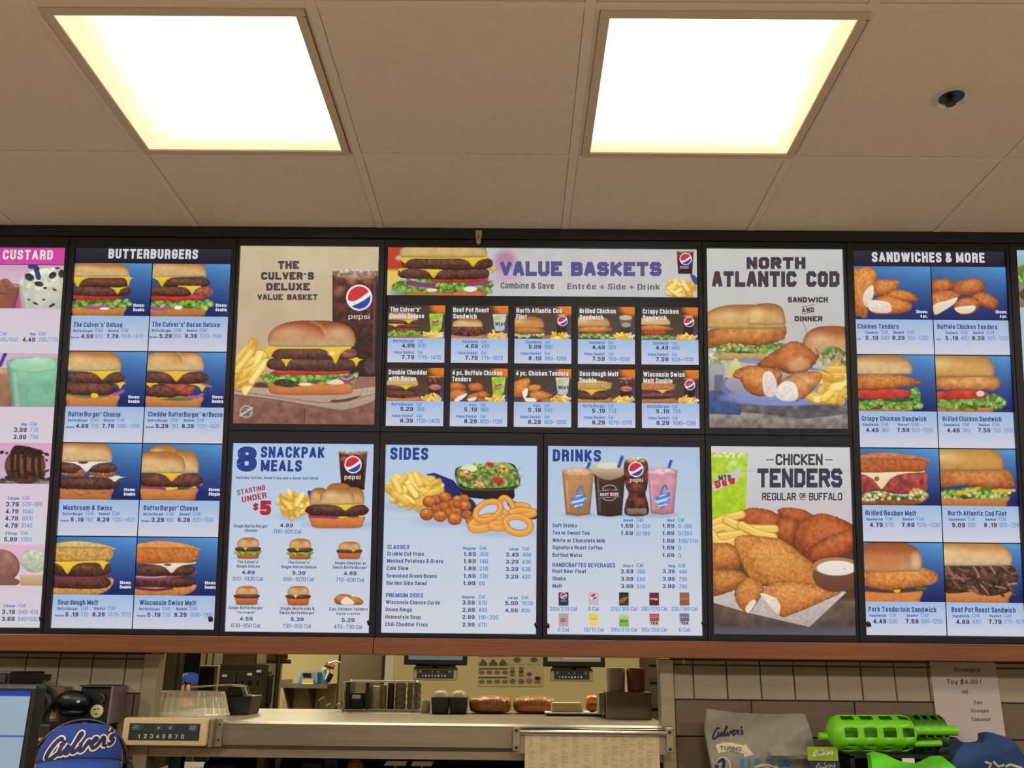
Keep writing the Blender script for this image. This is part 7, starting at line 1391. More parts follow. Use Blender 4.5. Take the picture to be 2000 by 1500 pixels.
# ---------------------------------------------------------------- merchandise by the right wall
YD = 2.90; zD = float(onY(1650, 1552, YD)[2])
X0, X1 = px_(1345, YD, 1540), 2.3
t = thing('display_counter', 'dark display counter under the shirts and toys by the right wall', 'counter', ((X0+X1)/2, 2.85, 0)); m = MB(); m.box(X0, 2.57, zD-.03, X1, YW-.012, zD); m.build('top', M_DKGREY, t, bevel=.004); m = MB(); m.box(X0+.03, 2.63, 0, X1-.03, YW-.02, zD-.031); m.build('base', M_WALLP, t)
class Drape:
    def __init__(s, Y, f): s.Y, s.f = Y, f
    def __call__(s, x, y, off): x = np.asarray(x, float); y = np.asarray(y, float); return onY(x, y, s.Y+s.f(x, y)-off)
def drape(name, lab, cat, surf, left, right, top, mt, part='cloth', thick=.02, n=(28, 24), bottom=1550):
    yl = np.linspace(0, 1, n[1]); V = []; W = []
    for j in range(n[1]):
        for i in range(n[0]):
            s_ = i/(n[0]-1); ya = np.interp(s_, top[0], top[1]); y = ya+(bottom-ya)*yl[j]
            x = np.interp(y, [p[1] for p in left], [p[0] for p in left])*(1-s_)+np.interp(y, [p[1] for p in right], [p[0] for p in right])*s_
            P = surf(x, y, 0); V.append(P); W.append(P+np.array([0, thick, 0]))
    V = np.array(V); V[:, 2] = np.maximum(V[:, 2], zD+.001); W = np.array(W); W[:, 2] = np.maximum(W[:, 2], zD+.001)
    N = n[0]*n[1]; F = []
    for j in range(n[1]-1):
        for i in range(n[0]-1): a = j*n[0]+i; F.append((a, a+n[0], a+n[0]+1, a+1)); F.append((N+a, N+a+1, N+a+n[0]+1, N+a+n[0]))
    ring = [i for i in range(n[0])]+[j*n[0]+n[0]-1 for j in range(1, n[1])]+[(n[1]-1)*n[0]+i for i in range(n[0]-2, -1, -1)]+[j*n[0] for j in range(n[1]-2, 0, -1)]
    for a, b in zip(ring, ring[1:]+ring[:1]): F.append((a, b, b+N, a+N))
    c = V.mean(0); t = thing(name, lab, cat, (c[0], c[1], zD)); m = MB(); m.add(list(V)+list(W), F); o = m.build(part, mt, t, smooth=True); return t, o
M_GSHIRT = mat('grey_jersey', (138, 134, 122), .9, col2=(126, 122, 110), scale=40, bump=.1, bscale=200)
s1_ = Drape(2.91, lambda x, y: .012*np.sin((x-1380)/38.)+.008*np.sin(y/17.+x/60.)-.02*np.exp(-((y-1480-(x-1560)*.1)/9.)**2)*(x > 1500))
t, o = drape('grey_shirt', 'folded grey t-shirt with navy script and TURNS arrow leaning on the wall', 'shirt', s1_, [(1381, 1385), (1377, 1425), (1384, 1465), (1391, 1500), (1396, 1552)], [(1570, 1392), (1578, 1410), (1587, 1440), (1590, 1462), (1585, 1500), (1582, 1552)], ([0, .25, .5, .8, 1], [1384, 1391, 1394.5, 1395, 1394]), M_GSHIRT)
ik = Ink(s1_, .0012); script(ik, 1393, 1439, (9.0, -.7), (1.2, -9), 3.2, (34, 32, 62))
ik.poly([(1397.5, 1455), (1412, 1450.5), (1428, 1450), (1443, 1453.5), (1454, 1456), (1455, 1452), (1472, 1474), (1453, 1479.5), (1453, 1472), (1430, 1465.5), (1402.5, 1471)][::1], (206, 196, 158))
ik.line([(1402, 1471.5), (1415, 1467.5), (1430, 1466.5), (1453, 1473)], 2, (150, 124, 150)); ik.line([(1454, 1479), (1472, 1474)], 2.4, (150, 124, 150))
ik.text(1406, 1464.5, 'TURNS', 8, 42, 'l', (84, 74, 84), .0, -.06, .0035)
ik.poly([(1412+16*math.cos(a), 1498-20*math.sin(a)) for a in np.linspace(-.6, 2.6, 16)]+[(1412, 1512)], (210, 196, 150), .0002); ik.line([(1401, 1512), (1399, 1500), (1404, 1488), (1412, 1483), (1414, 1490), (1412, 1505)], 6, (30, 34, 66), True, .0004)
ik.line([(1392, 1489), (1409, 1494)], 3, (170, 150, 130), False, .0006)
for x, w in ((1397, 6), (1446, 8), (1461, 5), (1474, 10), (1496, 14), (1522, 10), (1536, 6)): ik.rect(x, 1482, x+w, 1498, (74, 124, 166), .0002)
ik.poly([(1473, 1497), (1486, 1491.5), (1503, 1492.5), (1520, 1498), (1520, 1510), (1473, 1510)], (206, 196, 150), .0005); ik.line([(1476, 1501), (1500, 1497), (1520, 1503)], 2, (120, 70, 120), False, .0007); ik.build('print', o, M_PAPER)
# sign on wall
Yg = YW-.014; Pa = onY(1814, 1284, Yg); Pb = onY(1942, 1284, Yg); Zq = float(onY(1880, 1478, Yg)[2])
t = thing('paper_sign', 'white paper sign with toy price taped to right wall tiles', 'sign', ((Pa[0]+Pb[0])/2, Yg, Zq)); m = MB(); zt2 = min(Pa[2], zb-.002); m.box(Pa[0], Yg-.0008, Zq, Pb[0], Yg, zt2); o = m.build('paper', mat('sign_paper', (176, 164, 160), .8), t)
class SY:
    def __init__(s, Y): s.Y = Y
    def __call__(s, x, y, off): return onY(x, y, s.Y-off)
ik = Ink(SY(Yg-.0009), .0004); g_ = (92, 84, 86)
for x, y, tx, h, w in ((1889, 1312, 'Scoopie', 8.5, 53), (1882.5, 1336, 'Toy $4.99 !', 9, 67), (1884.5, 1355, 'OR', 7, 12), (1910, 1375.5, 'Ten', 7, 18), (1914, 1391.5, 'Scoopie', 7, 35), (1915.5, 1408.5, 'Tokens!', 7, 38)): ik.text(x, y, tx, h, w, 'c', g_, .008)
ik.build('lettering', o, M_PAPER)
t = thing('wall_hook', 'small clear hook on the wall tiles right of the steel post', 'hook', tuple(onY(1335, 1296, YW-.012))); q = onY(1335, 1296, YW-.012); m = MB(); m.lathe(q+np.array([0, 0, .006]), [(.007, 0), (.006, .004)], 12, (0, -1, 0)); m.tube([q+np.array([0, -.004, .004]), q+np.array([0, -.006, -.008]), q+np.array([0, -.012, -.010])], .003, 6); m.build('hook_body', M_CLEAR, t, smooth=True)
# green perforated toy
def green_toy(lab, x0, x1, yc, ry, Y, mt, hx, knob, cat='toy'):
    a = onY(x0, yc, Y); b = onY(x1, yc, Y); R = abs(onY(x0, yc-ry, Y)[2]-a[2]); Lg = b[0]-a[0]
    t = thing('green_toy', lab, cat, ((a[0]+b[0])/2, Y, a[2]-R)); n = 24; nr = 15; V = []; F = []
    for j in range(nr):
        s_ = j/(nr-1); e = min(1, max(.0, (min(s_, 1-s_)/.14))); r = R*math.sqrt(max(0, 1-(1-e)**2)*.92+.08) if e < 1 else R
        for i in range(n): q = 2*math.pi*(i+.35)/n; V.append((a[0]+Lg*s_, Y-r*math.cos(q), a[2]-(a[2]-b[2])*s_+r*math.sin(q)))
    for j in range(nr-1):
        for i in range(n):
            if 2 <= j <= nr-3 and (j-2) % 3 < 2 and (i+1) % 4 < 2 and math.cos(2*math.pi*(i+.85)/n) > -.3: continue
            k = (i+1) % n; F.append((j*n+i, j*n+k, (j+1)*n+k, (j+1)*n+i))
    F += [tuple(range(n)), tuple(range((nr-1)*n, nr*n))]
    m = MB(); m.add(V, F); o = m.build('perforated_body', mt, t); md = o.modifiers.new('thickness', 'SOLIDIFY'); md.thickness = .003
    for p in o.data.polygons: p.use_smooth = len(p.vertices) == 4
    if knob: m = MB(); k0 = onY(knob, yc+6, Y); m.tube([k0, (a[0]+.004, Y, k0[2])], .011, 12); m.build('knob', mt, t, smooth=True)
    h0 = (b[0]-.004, Y, b[2]+.008); h1 = onY(hx, yc-5, Y); m = MB(); m.tube([h0, tuple(h1-np.array([.02, 0, 0])), tuple(h1)], [.013, .014, .015], 14); m.tube([(b[0]-.01, Y, b[2]-.03), tuple(h1-np.array([.05, 0, .035]))], .009, 10); m.build('handle', mt, t, smooth=True); return t
green_toy('bright green plastic toy bat with square holes lying above the green shirt', 1614, 1788, 1432, 36, 2.84, M_GREEN, 1868, 1599)
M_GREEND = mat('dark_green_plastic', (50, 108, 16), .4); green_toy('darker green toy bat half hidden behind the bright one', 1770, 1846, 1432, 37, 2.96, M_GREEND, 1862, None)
# stand carrying the toys
t = thing('toy_stand', 'dark wire stand under the green toys on display counter', 'stand', (px_(1700, 2.9, 1500), 2.9, zD)); m = MB(); z_ = float(onY(1700, 1469, 2.87)[2]); xa, xb = px_(1640, 2.9, 1480), px_(1838, 2.9, 1480)
for q in (xa, xb): m.box(q, 2.81, zD+.0005, q+.012, 3.0, z_-.006)
m.box(xa, 2.81, z_-.012, xb+.012, 3.0, z_-.001); m.build('frame', M_BLK, t); m = MB(); m.box(xa+.02, 2.95, zD+.0005, xb-.01, 2.97, z_-.014); m.build('back_plate', M_NAVY, t)
# card packs
for (x0, x1, y0, y1, Y, c, lab, cc) in ((1577, 1637, 1459, 1486, 2.82, (128, 156, 32), 'green gift card with white script, on top of navy card', (222, 222, 210)), (1582, 1641, 1487, 1514, 2.825, (28, 32, 58), 'navy gift card with pale script below the green one', (170, 166, 160))):
    X0, X1, Z0, Z1 = prect(x0, y0, x1, y1, Y); t = thing('gift_card', lab, 'card', ((X0+X1)/2, Y, Z0), None); m = MB(); m.box(X0, Y, Z0, X1, Y+.006, Z1); o = m.build('card', mat('card_stock', c, .5), t, bevel=.001)
    ik = Ink(SY(Y), .0006); script(ik, x0+12, y0+15.5 if y0 < 1480 else y0+13, (5.8, -.25), (.8, -4.6), 2.0, cc)
    if y0 < 1480: ik.rect(x0+14, y0+20.5, x0+46, y0+21.3, (92, 112, 40))
    ik.build('lettering', o, M_PAPER)
X0, X1, Z0, Z1 = prect(1578, 1644, 1480, 1552, 2.835); t = thing('card_holder', 'black card holder behind the two gift cards', 'stand', ((X0+X1)/2, 2.835, zD)); m = MB(); m.box(X0, 2.834, zD+.0005, X1, 2.845, Z1+.02); m.box(X0, 2.845, zD+.0005, X1, 2.87, zD+.01); m.build('back', M_BLK, t)
# bright green shirt and blue shirt
M_LIME = mat('lime_cloth', (96, 206, 34), .85, col2=(88, 190, 30), scale=20, bump=.1, bscale=200)
s2_ = Drape(2.73, lambda x, y: .010*np.sin((x-1700)/20.)+.006*np.sin(y/9.+x/30.))
drape('lime_shirt', 'bright lime green t-shirt folded below the green toy bat', 'shirt', s2_, [(1699, 1470), (1703, 1490), (1706, 1552)], [(1842, 1478), (1868, 1500), (1878, 1552)], ([0, .1, .22, .35, .5, .62, .75, .88, 1], [1474, 1469, 1474, 1485, 1492, 1492, 1485, 1479, 1478]), M_LIME, thick=.03)
t = thing('price_tag', 'small white tag on the collar of the lime shirt', 'tag', tuple(onY(1774, 1488, 2.775))); X0, X1, Z0, Z1 = prect(1762, 1481, 1786, 1496, 2.78); m = MB(); m.box(X0, 2.778, Z0, X1, 2.78, Z1); m.build('card', M_WHITE, t)
M_BSH = mat('blue_cloth', (38, 66, 116), .9, col2=(32, 56, 102), scale=20, bump=.1, bscale=200)
s3_ = Drape(2.80, lambda x, y: .012*np.sin((x-1860)/22.)+.007*np.sin(y/13.+x/40.))
t, o = drape('blue_shirt', 'folded blue t-shirt at the far right below the paper sign', 'shirt', s3_, [(1885, 1447), (1868, 1470), (1856, 1500), (1850, 1552)], [(1962, 1434), (1985, 1452), (2004, 1480), (2030, 1552)], ([0, .2, .38, .5, .7, 1], [1450, 1452, 1450, 1433, 1431, 1440]), M_BSH, thick=.04)
ik = Ink(s3_, .0012); ik.line([(1924, 1488), (1936, 1492), (1932, 1500)], 5, (196, 190, 160)); ik.line([(1940, 1487), (1950, 1497), (1962, 1494)], 5, (196, 190, 160)); ik.line([(1964, 1497), (1974, 1493), (1986, 1497), (1996, 1500)], 5, (196, 190, 160)); ik.build('print', o, M_PAPER)
t = thing('dark_cap_bag', 'dark cloth pouch hanging between the toys and the blue shirt', 'pouch', (px_(1858, 2.93, 1480), 2.93, zD)); m = MB(); A_ = [onY(x, y, 2.92) for x, y in ((1832, 1468), (1852, 1446), (1868, 1440), (1884, 1452), (1890, 1500), (1886, 1552), (1840, 1552))]; m.prism(A_, [a+np.array([0, .04, 0]) for a in A_]); m.build('cloth', M_NAVY, t, bevel=.004)

# ---------------------------------------------------------------- left side: wall devices and order terminal
YP = 2.94
def wbox(nm, lab, cat, x0, y0, x1, y1, Y, d, mt, part='body', bev=.003):
    X0, X1, Z0, Z1 = prect(x0, y0, x1, y1, Y); t = thing(nm, lab, cat, ((X0+X1)/2, Y+d, (Z0+Z1)/2)); m = MB(); m.box(X0, Y, Z0, X1, Y+d, Z1); m.build(part, mt, t, bevel=bev); return t, (X0, X1, Z0, Z1)
t, q = wbox('wall_device', 'black wall device in a silver edged frame above the worker cap', 'phone', 154, 1342, 216, 1410, YP, YW-YP-.012, M_BLK)
m = MB(); m.box(q[1]+.0005, YP-.012, q[2]-.004, q[1]+.008, YW-.014, q[3]+.004); m.build('side_frame', mat('silver_edge', (128, 110, 112), .35, .4), t); m = MB(); m.box(q[0], YP-.012, q[3]+.0005, q[1], YW-.014, q[3]+.006); m.build('top_frame', M_DKGREY, t)
c_ = onY(190.5, 1389, YP-.001); m = MB(); m.lathe(c_, [(.0195, 0), (.0195, .006), (.017, .008)], 22, (0, -1, 0)); d = m.build('dial', mat('cream_dial', (196, 192, 150), .5), t, smooth=True)
m = MB(); [m.box(c_[0]+a, c_[1]-.0095, c_[2]+b, c_[0]+a+.006, c_[1]-.008, c_[2]+b+.003) for a, b in ((-.009, .004), (.002, .006), (-.002, -.009))]; m.build('slot', M_BLK, d)
m = MB(); m.tube([onY(x, y, YP-.008) for x, y in ((196, 1356), (202, 1358), (204, 1364), (201, 1371), (197, 1374))], .003, 7); m.build('hook', M_STEELD, t, smooth=True)
t = thing('headset', 'black headset resting over the left of the wall device', 'headset', tuple(onY(140, 1372, YP-.03))); m = MB(); c_ = onY(142, 1368, YP-.03); m.ball(c_, (.052, .028, .030), 18, 10); m.build('body', M_BLK, t, smooth=True); m = MB(); c2_ = onY(141, 1391, YP-.02); m.ball(c2_, (.040, .022, .014), 14, 8); m.build('ear_pad', M_BLK, t, smooth=True); m = MB(); c3_ = onY(153, 1370.5, YP-.062); m.ball(c3_, (.006, .004, .004), 8, 6); m.build('button', M_WHITE, t)
t, q = wbox('wall_switch_box', 'tan wall box left of the black headset', 'switch', 84, 1341, 124, 1376, 2.98, YW-2.98-.012, mat('tan_box', (122, 106, 76), .6)); t, q = wbox('wall_outlet', 'pale tan double outlet below the tan wall box', 'outlet', 72, 1384, 117, 1410, 2.97, YW-2.97-.012, mat('tan_box2', (136, 116, 80), .6))
for a in (.3, .7): m = MB(); cx = q[0]+(q[1]-q[0])*a; m.box(cx-.012, 2.968, q[2]+.01, cx+.012, 2.97, q[3]-.01); m.build('socket', M_BEIGE, t)
t = thing('cable_bundle', 'bundle of black cables running down beside the order terminal', 'cable', tuple(onY(85, 1440, 2.9)))
for k, pts in enumerate((((64, 1338), (84, 1352), (96, 1372), (84, 1400), (72, 1440)), ((70, 1336), (100, 1350), (108, 1366), (92, 1392), (90, 1440)), ((60, 1342), (80, 1365), (104, 1376), (124, 1384), (134, 1380)), ((110, 1384), (96, 1372), (76, 1392), (66, 1430)), ((88, 1350), (96, 1380), (88, 1412), (80, 1440)))):
    m = MB(); m.tube([tuple(p) for p in onY(catmull(pts, 4)[:, 0], catmull(pts, 4)[:, 1], 2.90+.008*k)], .008+.002*(k % 2), 6); m.build('cable', M_BLK, t, smooth=True)
t, q = wbox('speaker_box', 'black speaker box high on the wall at the left edge', 'speaker', -30, 1312, 19, 1338, 2.75, .2, M_BLK); m = MB(); m.box(q[0]+.01, 2.745, q[2]+.008, q[1]-.01, 2.75, q[3]-.008); m.build('grille', M_DKGREY, t); m = MB(); m.box(q[0]+.02, 2.95, q[2]+.01, q[1]-.02, YW-.012, q[3]-.01); m.build('bracket', M_BLK, t)
zE = float(onY(100, 1449, 2.80)[2]); t = thing('back_counter', 'dark back counter behind the worker, in front of left wall', 'counter', (-2.0, 2.85, 0)); xa, xb = -2.3, px_(196, 2.8, 1450); m = MB(); m.box(xa, 2.66, zE-.03, xb, YW-.015, zE); m.build('top', M_DKGREY, t); m = MB(); m.box(xa+.02, 2.70, 0, xb-.02, YW-.02, zE-.031); m.build('base', M_WALLP, t)
X0, X1, Z0, Z1 = prect(62, 1412, 110, 1447, 2.76); t = thing('printer', 'dark blue printer with yellow strip on the back counter', 'printer', ((X0+X1)/2, 2.80, zE)); m = MB(); m.box(X0, 2.72, zE+.001, X1, 2.84, Z1); m.build('body', mat('dark_navy', (18, 18, 30), .5), t, bevel=.006); X0b, X1b, Z0b, Z1b = prect(67, 1441, 89, 1447.5, 2.718); m = MB(); m.box(X0b, 2.714, max(Z0b, zE+.002), X1b, 2.7195, Z1b); m.build('label_strip', mat('yellow_strip', (196, 140, 30), .5), t)
# order terminal
YT = 1.5; zc0 = .95
Xr = px_(60, YT, 1420); Zt = float(onY(40, 1337, YT)[2]); Xl = Xr-.38; Zb_ = Zt-.29
t = thing('order_terminal', 'black framed touch screen terminal cut by the left edge, lit pale blue', 'monitor', ((Xl+Xr)/2, YT+.06, zc0)); m = MB(); m.box(Xl, YT, Zb_, Xr, YT+.035, Zt); m.build('casing', M_BLK, t, bevel=.006)
fz = float(onY(40, 1349.5, YT)[2]); fx = px_(50, YT, 1420)
P = Pic('display', t, (Xl+.02, fz, fx, Zb_+.02), (0, 0, 1), 2.2, off=.0008, m=M_SCREEN, plane=YT); P.grad((150, 172, 188), (146, 168, 184), 1349, 1560); yy = P.y; i_ = P.V > fz-.0085; P.C[i_] = P.c((28, 62, 160)); zl = float(onY(20, 1437, YT)[2]); P.C[np.abs(P.V-zl) < .0016] = P.c((60, 92, 170)); P.done()
m = MB(); m.box((Xl+Xr)/2-.03, YT+.036, zc0+.02, (Xl+Xr)/2+.03, YT+.07, Zb_+.1); m.build('stand', M_BLK, t, bevel=.004); m = MB(); m.box((Xl+Xr)/2-.12, YT-.06, zc0+.001, (Xl+Xr)/2+.12, YT+.16, zc0+.02); m.build('foot', M_BLK, t, bevel=.004)
t = thing('service_counter', 'front service counter below the picture edge carrying the order terminal', 'counter', (0, 1.45, 0)); m = MB(); m.box(-2.6, 1.2, zc0-.04, 2.6, 1.70, zc0); m.build('worktop', M_WOOD, t, bevel=.004); m = MB(); m.box(-2.55, 1.26, 0, 2.55, 1.66, zc0-.041); m.build('front_panel', M_WALLP, t)

# ---------------------------------------------------------------- workers
def skin_mesh(name, V, E, R, mt, parent, root=0):
    me = bpy.data.meshes.new(name); bm = bmesh.new(); sl = bm.verts.layers.skin.verify(); vs = []
    for i, (p, r) in enumerate(zip(V, R)):
        v = bm.verts.new(Vector(p)-Vector(ORG[parent.name])); v[sl].radius = r if isinstance(r, tuple) else (r, r); v[sl].use_root = (i == root); vs.append(v)
    for a, b in E: bm.edges.new((vs[a], vs[b]))
    bm.to_mesh(me); bm.free(); o = link_mesh(name, me, mt, parent)
    s = o.modifiers.new('skin', 'SKIN'); s.use_smooth_shade = True; b = o.modifiers.new('sub', 'SUBSURF'); b.levels = 1; b.render_levels = 2; return o
def worker(label, cx, cy, ztop, rz, headset=True, name_group=None):
    t = thing('person', label, 'person', (0, 0, 0)); O = lambda x, y, z: (x, y, z)
    H = ztop; hz = H-.125            # centre of the head
    # body: pelvis, torso, neck, arms with hands, legs with shoes in one surface
    V = []; E = []; R = []
    def add(p, r, par=None): V.append(p); R.append(r); (E.append((par, len(V)-1)) if par is not None else None); return len(V)-1
    S = (H-.02)/1.62
    pel = add((0, 0, .92*S), (.15, .11)); w = add((0, .005, 1.04*S), (.135, .10), pel); ch = add((0, 0, 1.20*S), (.155, .11), w); sh = add((0, .005, 1.32*S), (.12, .085), ch); nk = add((0, 0, 1.40*S), .052, sh)
    nk2 = add((0, -.01, H-.19), .05, nk)
    arms = []
    for s in (-1, 1):
        hp = add((s*.09, 0, .84*S), (.09, .09), pel); kn = add((s*.10, -.01, .47*S), (.058, .06), hp); an = add((s*.10, .02, .10*S), (.036, .04), kn)
    body_n = len(V)
    trous = skin_mesh('trousers', V, E, R, M_BLUE, t) if False else None
    torsoV, torsoE, torsoR = list(V), list(E), list(R)
    for s in (-1, 1):
        a0 = len(torsoV); torsoV.append((s*.175, .01, 1.30*S)); torsoR.append((.055, .055)); torsoE.append((sh, a0))
        for p, r in (((s*.225, .02, 1.06*S), .042), ((s*.20, -.14, .93*S), .032), ((s*.19, -.22, .91*S), .024), ((s*.185, -.265, .90*S), (.034, .018))):
            torsoV.append(p); torsoR.append(r); torsoE.append((len(torsoV)-2, len(torsoV)-1))
        pm = len(torsoV)-1
        for k in range(4):
            base = (s*(.185+(.027-.018*k)), -.30, .90*S); tip = (base[0], -.335-.006*(1.5-abs(k-1.5)), .888*S); tip2 = (base[0], -.345-.008*(1.5-abs(k-1.5)), .868*S)
            b = len(torsoV); torsoV += [base, tip, tip2]; torsoR += [.0095, .0085, .0075]; torsoE += [(pm, b), (b, b+1), (b+1, b+2)]
        b = len(torsoV); torsoV += [(s*.150, -.275, .895*S), (s*.135, -.305, .885*S)]; torsoR += [.010, .008]; torsoE += [(pm-1, b), (b, b+1)]
    for s, an in ((-1, 8), (1, 11)):
        b = len(torsoV); torsoV.append((s*.105, -.08, .045)); torsoR.append((.045, .035)); torsoE.append((an, b)); torsoV.append((s*.107, -.16, .035)); torsoR.append((.035, .028)); torsoE.append((b, b+1))
    skin_mesh('body', torsoV, torsoE, torsoR, M_SHIRTP, t)
    # head with face
    m = MB(); n, k = 32, 24; hv = []
    for j in range(k+1):
        a = -math.pi/2+math.pi*j/k
        for i in range(n):
            q = 2*math.pi*i/n; x = .074*math.cos(a)*math.sin(q); y = -.092*math.cos(a)*math.cos(q); z = .118*math.sin(a)
            if z < -.02: x *= 1-.35*(-z-.02)/.1; y *= 1-.1*(-z-.02)/.1
            if y < -.05 and abs(x) < .016 and -.035 < z < .02: y -= .020*(1-abs(x)/.016)*(1-abs(z+.016)/.036 if abs(z+.016) < .036 else 0)
            if y < -.05 and .012 < abs(x) < .045 and -.002 < z < .028: y += .008
            if y < -.05 and abs(x) < .026 and -.066 < z < -.05: y -= .006
            hv.append((x, y, z+hz))
    hf = [(j*n+i, j*n+(i+1) % n, (j+1)*n+(i+1) % n, (j+1)*n+i) for j in range(k) for i in range(n)]
    m.add(hv, hf)
    for s in (-1, 1): m.ball((s*.078, .005, hz), (.010, .020, .030), 12, 8)
    hd = m.build('head', M_SKIN, t, smooth=True)
    for s in (-1, 1):
        m = MB(); m.ball((s*.030, -.078, hz+.012), .012, 12, 8); e = m.build('eye', M_WHITE, hd, smooth=True)
        m = MB(); m.tube([(s*.018, -.092, hz+.036), (s*.030, -.094, hz+.040), (s*.044, -.086, hz+.035)], .003, 6); m.build('eyebrow', M_HAIR, hd)
        m = MB(); m.ball((s*.030, -.0885, hz+.012), (.005, .003, .005), 10, 6); m.build('iris', M_HAIR, hd, smooth=True)
    m = MB(); m.tube([(-.024, -.086, hz-.060), (0, -.096, hz-.058), (.024, -.086, hz-.060)], [.002, .005, .002], 8); m.build('mouth', mat('lips', (160, 84, 76), .5), hd, smooth=True)
    m = MB(); m.ball((0, .012, hz+.012), (.083, .092, .108), 20, 12); ho = m.build('hair', M_HAIR, t, smooth=True)
    for v in ho.data.vertices:
        if v.co.y < -.03 and v.co.z-hz < .05: v.co.y = -.03
    # cap
    rx, ry = .086, .100; Zf, Zs = H-.064, H-.096
    def base(f): return Zs+(Zf-Zs)*(.5+.5*math.cos(f)) if abs(f) < math.pi else Zs
    def crown(f, s): c = math.cos(s*math.pi/2)**.62; b = base(f); return (rx*math.sin(f)*c, -ry*math.cos(f)*c+.004, b+(H-b)*math.sin(s*math.pi/2)**1.05)
    m = MB(); n, k = 40, 14; V = [crown(2*math.pi*i/n-math.pi, j/k*.995) for j in range(k+1) for i in range(n)]
    m.add(V, [(j*n+i, j*n+(i+1) % n, (j+1)*n+(i+1) % n, (j+1)*n+i) for j in range(k) for i in range(n)]+[tuple(range(k*n, (k+1)*n))])
    cap = m.build('cap', M_BLUE, t, smooth=True)
    m = MB(); V = []; nn = 21
    for q in (0, .35, .7, 1.0):
        for i in range(nn):
            f = math.radians(-72+144*i/(nn-1)); b = crown(f, 0); V.append((b[0]*(1+.04*q), b[1]-.068*q*math.cos(f)**.8, b[2]-.034*q*math.cos(f)-.010*q*abs(math.sin(f))+.001))
    F = [(j*nn+i, j*nn+i+1, (j+1)*nn+i+1, (j+1)*nn+i) for j in range(3) for i in range(nn-1)]; m.add(V, F); br = m.build('brim', mat('brim_cloth', (34, 68, 156), .8), cap, smooth=True); md = br.modifiers.new('th', 'SOLIDIFY'); md.thickness = .004
    m = MB(); m.tube([V[i] for i in range(nn)], .0022, 6); m.build('seam', M_NAVY, cap)
    m = MB(); m.lathe((0, .004, H-.003), [(.008, 0), (.007, .004), (.002, .006)], 12); m.build('button', M_BLUE, cap, smooth=True)
    mm = .086/78.
    class CS:
        def __call__(s, x, y, off):
            x = (np.asarray(x, float)-155)*mm; z = np.asarray(y, float); out = []
            for xx, yy in zip(np.atleast_1d(x), np.atleast_1d(z)):
                zz = H-(yy-1415)*mm; f = 0.
                for _ in range(6):
                    b = base(f); s_ = min(.999, max(0, (zz-b)/(H-b)))**(1/1.05); sv = math.asin(s_)/(math.pi/2); c = math.cos(sv*math.pi/2)**.62; f = math.asin(max(-.98, min(.98, xx/(rx*c+1e-6))))
                p = Vector(crown(f, sv)); nn_ = Vector((math.sin(f), -math.cos(f), .45)).normalized(); out.append(p+nn_*(off+.0012))
            return np.array(out)
    ik = Ink(CS(), .0012); o_ = (99, 1470); ux, uy = (17, -3.0), (3.4, -15.5)
    script(ik, *o_, ux, uy, 12, (226, 216, 190)); script(ik, *o_, ux, uy, 6.2, (30, 30, 84), .0012); ik.build('emblem', cap, M_PAPER)
    if headset:
        m = MB(); pts = [(-.099*math.cos(a), .012, Zs+.0+.103*math.sin(a)) for a in np.linspace(-.15, math.pi+.15, 22)]; m.tube(pts, .0035, 8); m.build('headset_band', M_BLK, t, smooth=True)
        m = MB(); m.ball((.101, .0, Zs-.015), (.014, .026, .034), 14, 10); m.ball((-.099, .0, Zs-.02), (.010, .02, .022), 12, 8); ep = m.build('ear_piece', M_BLK, t, smooth=True)
        m = MB(); m.tube([(.105, -.02, Zs-.03), (.1, -.07, Zs-.07), (.05, -.115, Zs-.095)], .0025, 6); m.build('microphone', M_BLK, ep, smooth=True)
    t.location = (cx, cy, 0); t.rotation_euler.z = rz; return t
M_SHIRTP = mat('blue_polo', (28, 44, 96), .85, col2=(24, 38, 84), scale=20, bump=.1, bscale=200)
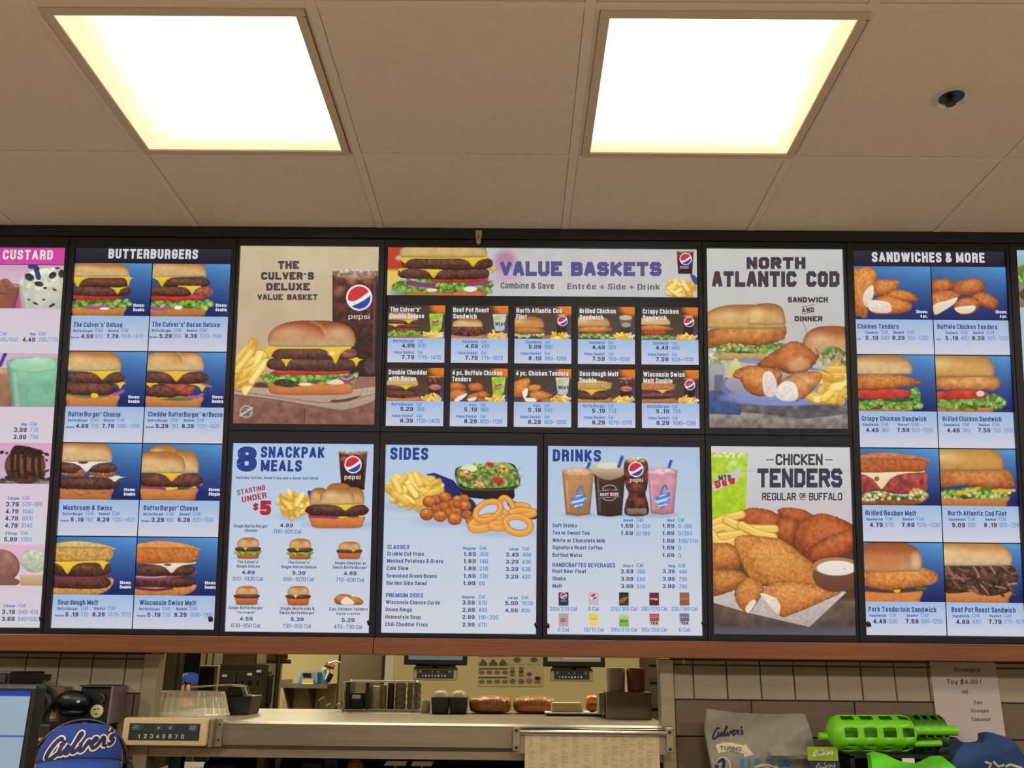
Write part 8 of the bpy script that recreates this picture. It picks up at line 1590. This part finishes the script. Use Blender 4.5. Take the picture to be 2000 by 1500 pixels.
def dress(m):      # one body surface: polo shirt, bare forearms and neck, dark trousers, black shoes by height on the figure
    nt = m.node_tree; p = nt.nodes['Principled BSDF']; tc = nt.nodes.new('ShaderNodeTexCoord'); sp = nt.nodes.new('ShaderNodeSeparateXYZ'); nt.links.new(tc.outputs['Object'], sp.inputs[0])
    def M(op, a, b):
        n = nt.nodes.new('ShaderNodeMath'); n.operation = op
        for i, q in enumerate((a, b)):
            if isinstance(q, (int, float)): n.inputs[i].default_value = q
            else: nt.links.new(q, n.inputs[i])
        return n.outputs[0]
    ax = M('ABSOLUTE', sp.outputs[0], 0.); z = sp.outputs[2]
    arm = M('MULTIPLY', M('GREATER_THAN', ax, .176), M('LESS_THAN', z, 1.08)); hand = M('MULTIPLY', M('LESS_THAN', sp.outputs[1], -.13), M('GREATER_THAN', z, .5)); skin = M('MAXIMUM', M('MAXIMUM', M('MULTIPLY', arm, M('GREATER_THAN', z, .5)), hand), M('GREATER_THAN', z, 1.335))
    src = p.inputs['Base Color'].links[0].from_socket
    for f, c in ((M('LESS_THAN', z, .93), (26, 26, 30)), (M('LESS_THAN', z, .075), (12, 12, 12)), (skin, (196, 140, 108))):
        mx = nt.nodes.new('ShaderNodeMix'); mx.data_type = 'RGBA'; nt.links.new(f, mx.inputs[0]); nt.links.new(src, mx.inputs[6]); mx.inputs[7].default_value = L4(c); src = mx.outputs[2]
    nt.links.new(src, p.inputs['Base Color'])
dress(M_SHIRTP)
YWk = 2.12; cxw = float(onY(156, 1480, YWk)[0]); ztw = float(onY(150, 1414, YWk-.02)[2])
worker('person in blue cap and headset in front of the numbered control bar', cxw, YWk, ztw, .43)
Y2 = 7.9; worker('far kitchen person in blue cap facing left beside the black vented machine', px_(368, Y2, 1330), Y2, float(onY(367, 1313, Y2)[2]), -1.25, False)
# navy cap of someone bending behind the shelf
cx3 = px_(433, YW+.16, 1495); t = thing('navy_cap', 'rounded navy cap under the left end of the shelf', 'cap', (cx3, YW+.16, zL)); m = MB(); z3 = min(pz(1481, YW+.16, 433), zy(1482, YW)-.004); m.ball((cx3, YW+.16, zL+.001+(z3-zL)*.5), (.056, .05, (z3-zL)*.5), 20, 12, .8); m.build('crown', M_NAVY, t, smooth=True)
G = {'ceiling_lamp': 'recessed ceiling lamps', 'bread_bag': 'bags of buns on the shelf', 'kitchen_screen': 'hanging kitchen screens', 'order_sheet': 'order sheets on the rail', 'wall_chart': 'charts on the kitchen wall',
     'food_container': 'black food containers', 'gift_card': 'gift cards in the holder', 'cup_stack': 'stacked cups', 'card_sleeve': 'card sleeves under the shelf', 'green_toy': 'green toy bats', 'kitchen_lamp': 'kitchen ceiling lamps', 'control_bar': 'control bars'}
for o in COL.objects:
    if o.parent is None and o.type == 'EMPTY':
        k = o.name.split('.')[0]
        if k in G: o['group'] = G[k]
        if o.get('category') == 'menu board': o['group'] = 'backlit menu boards over the counter'
run_jobs()
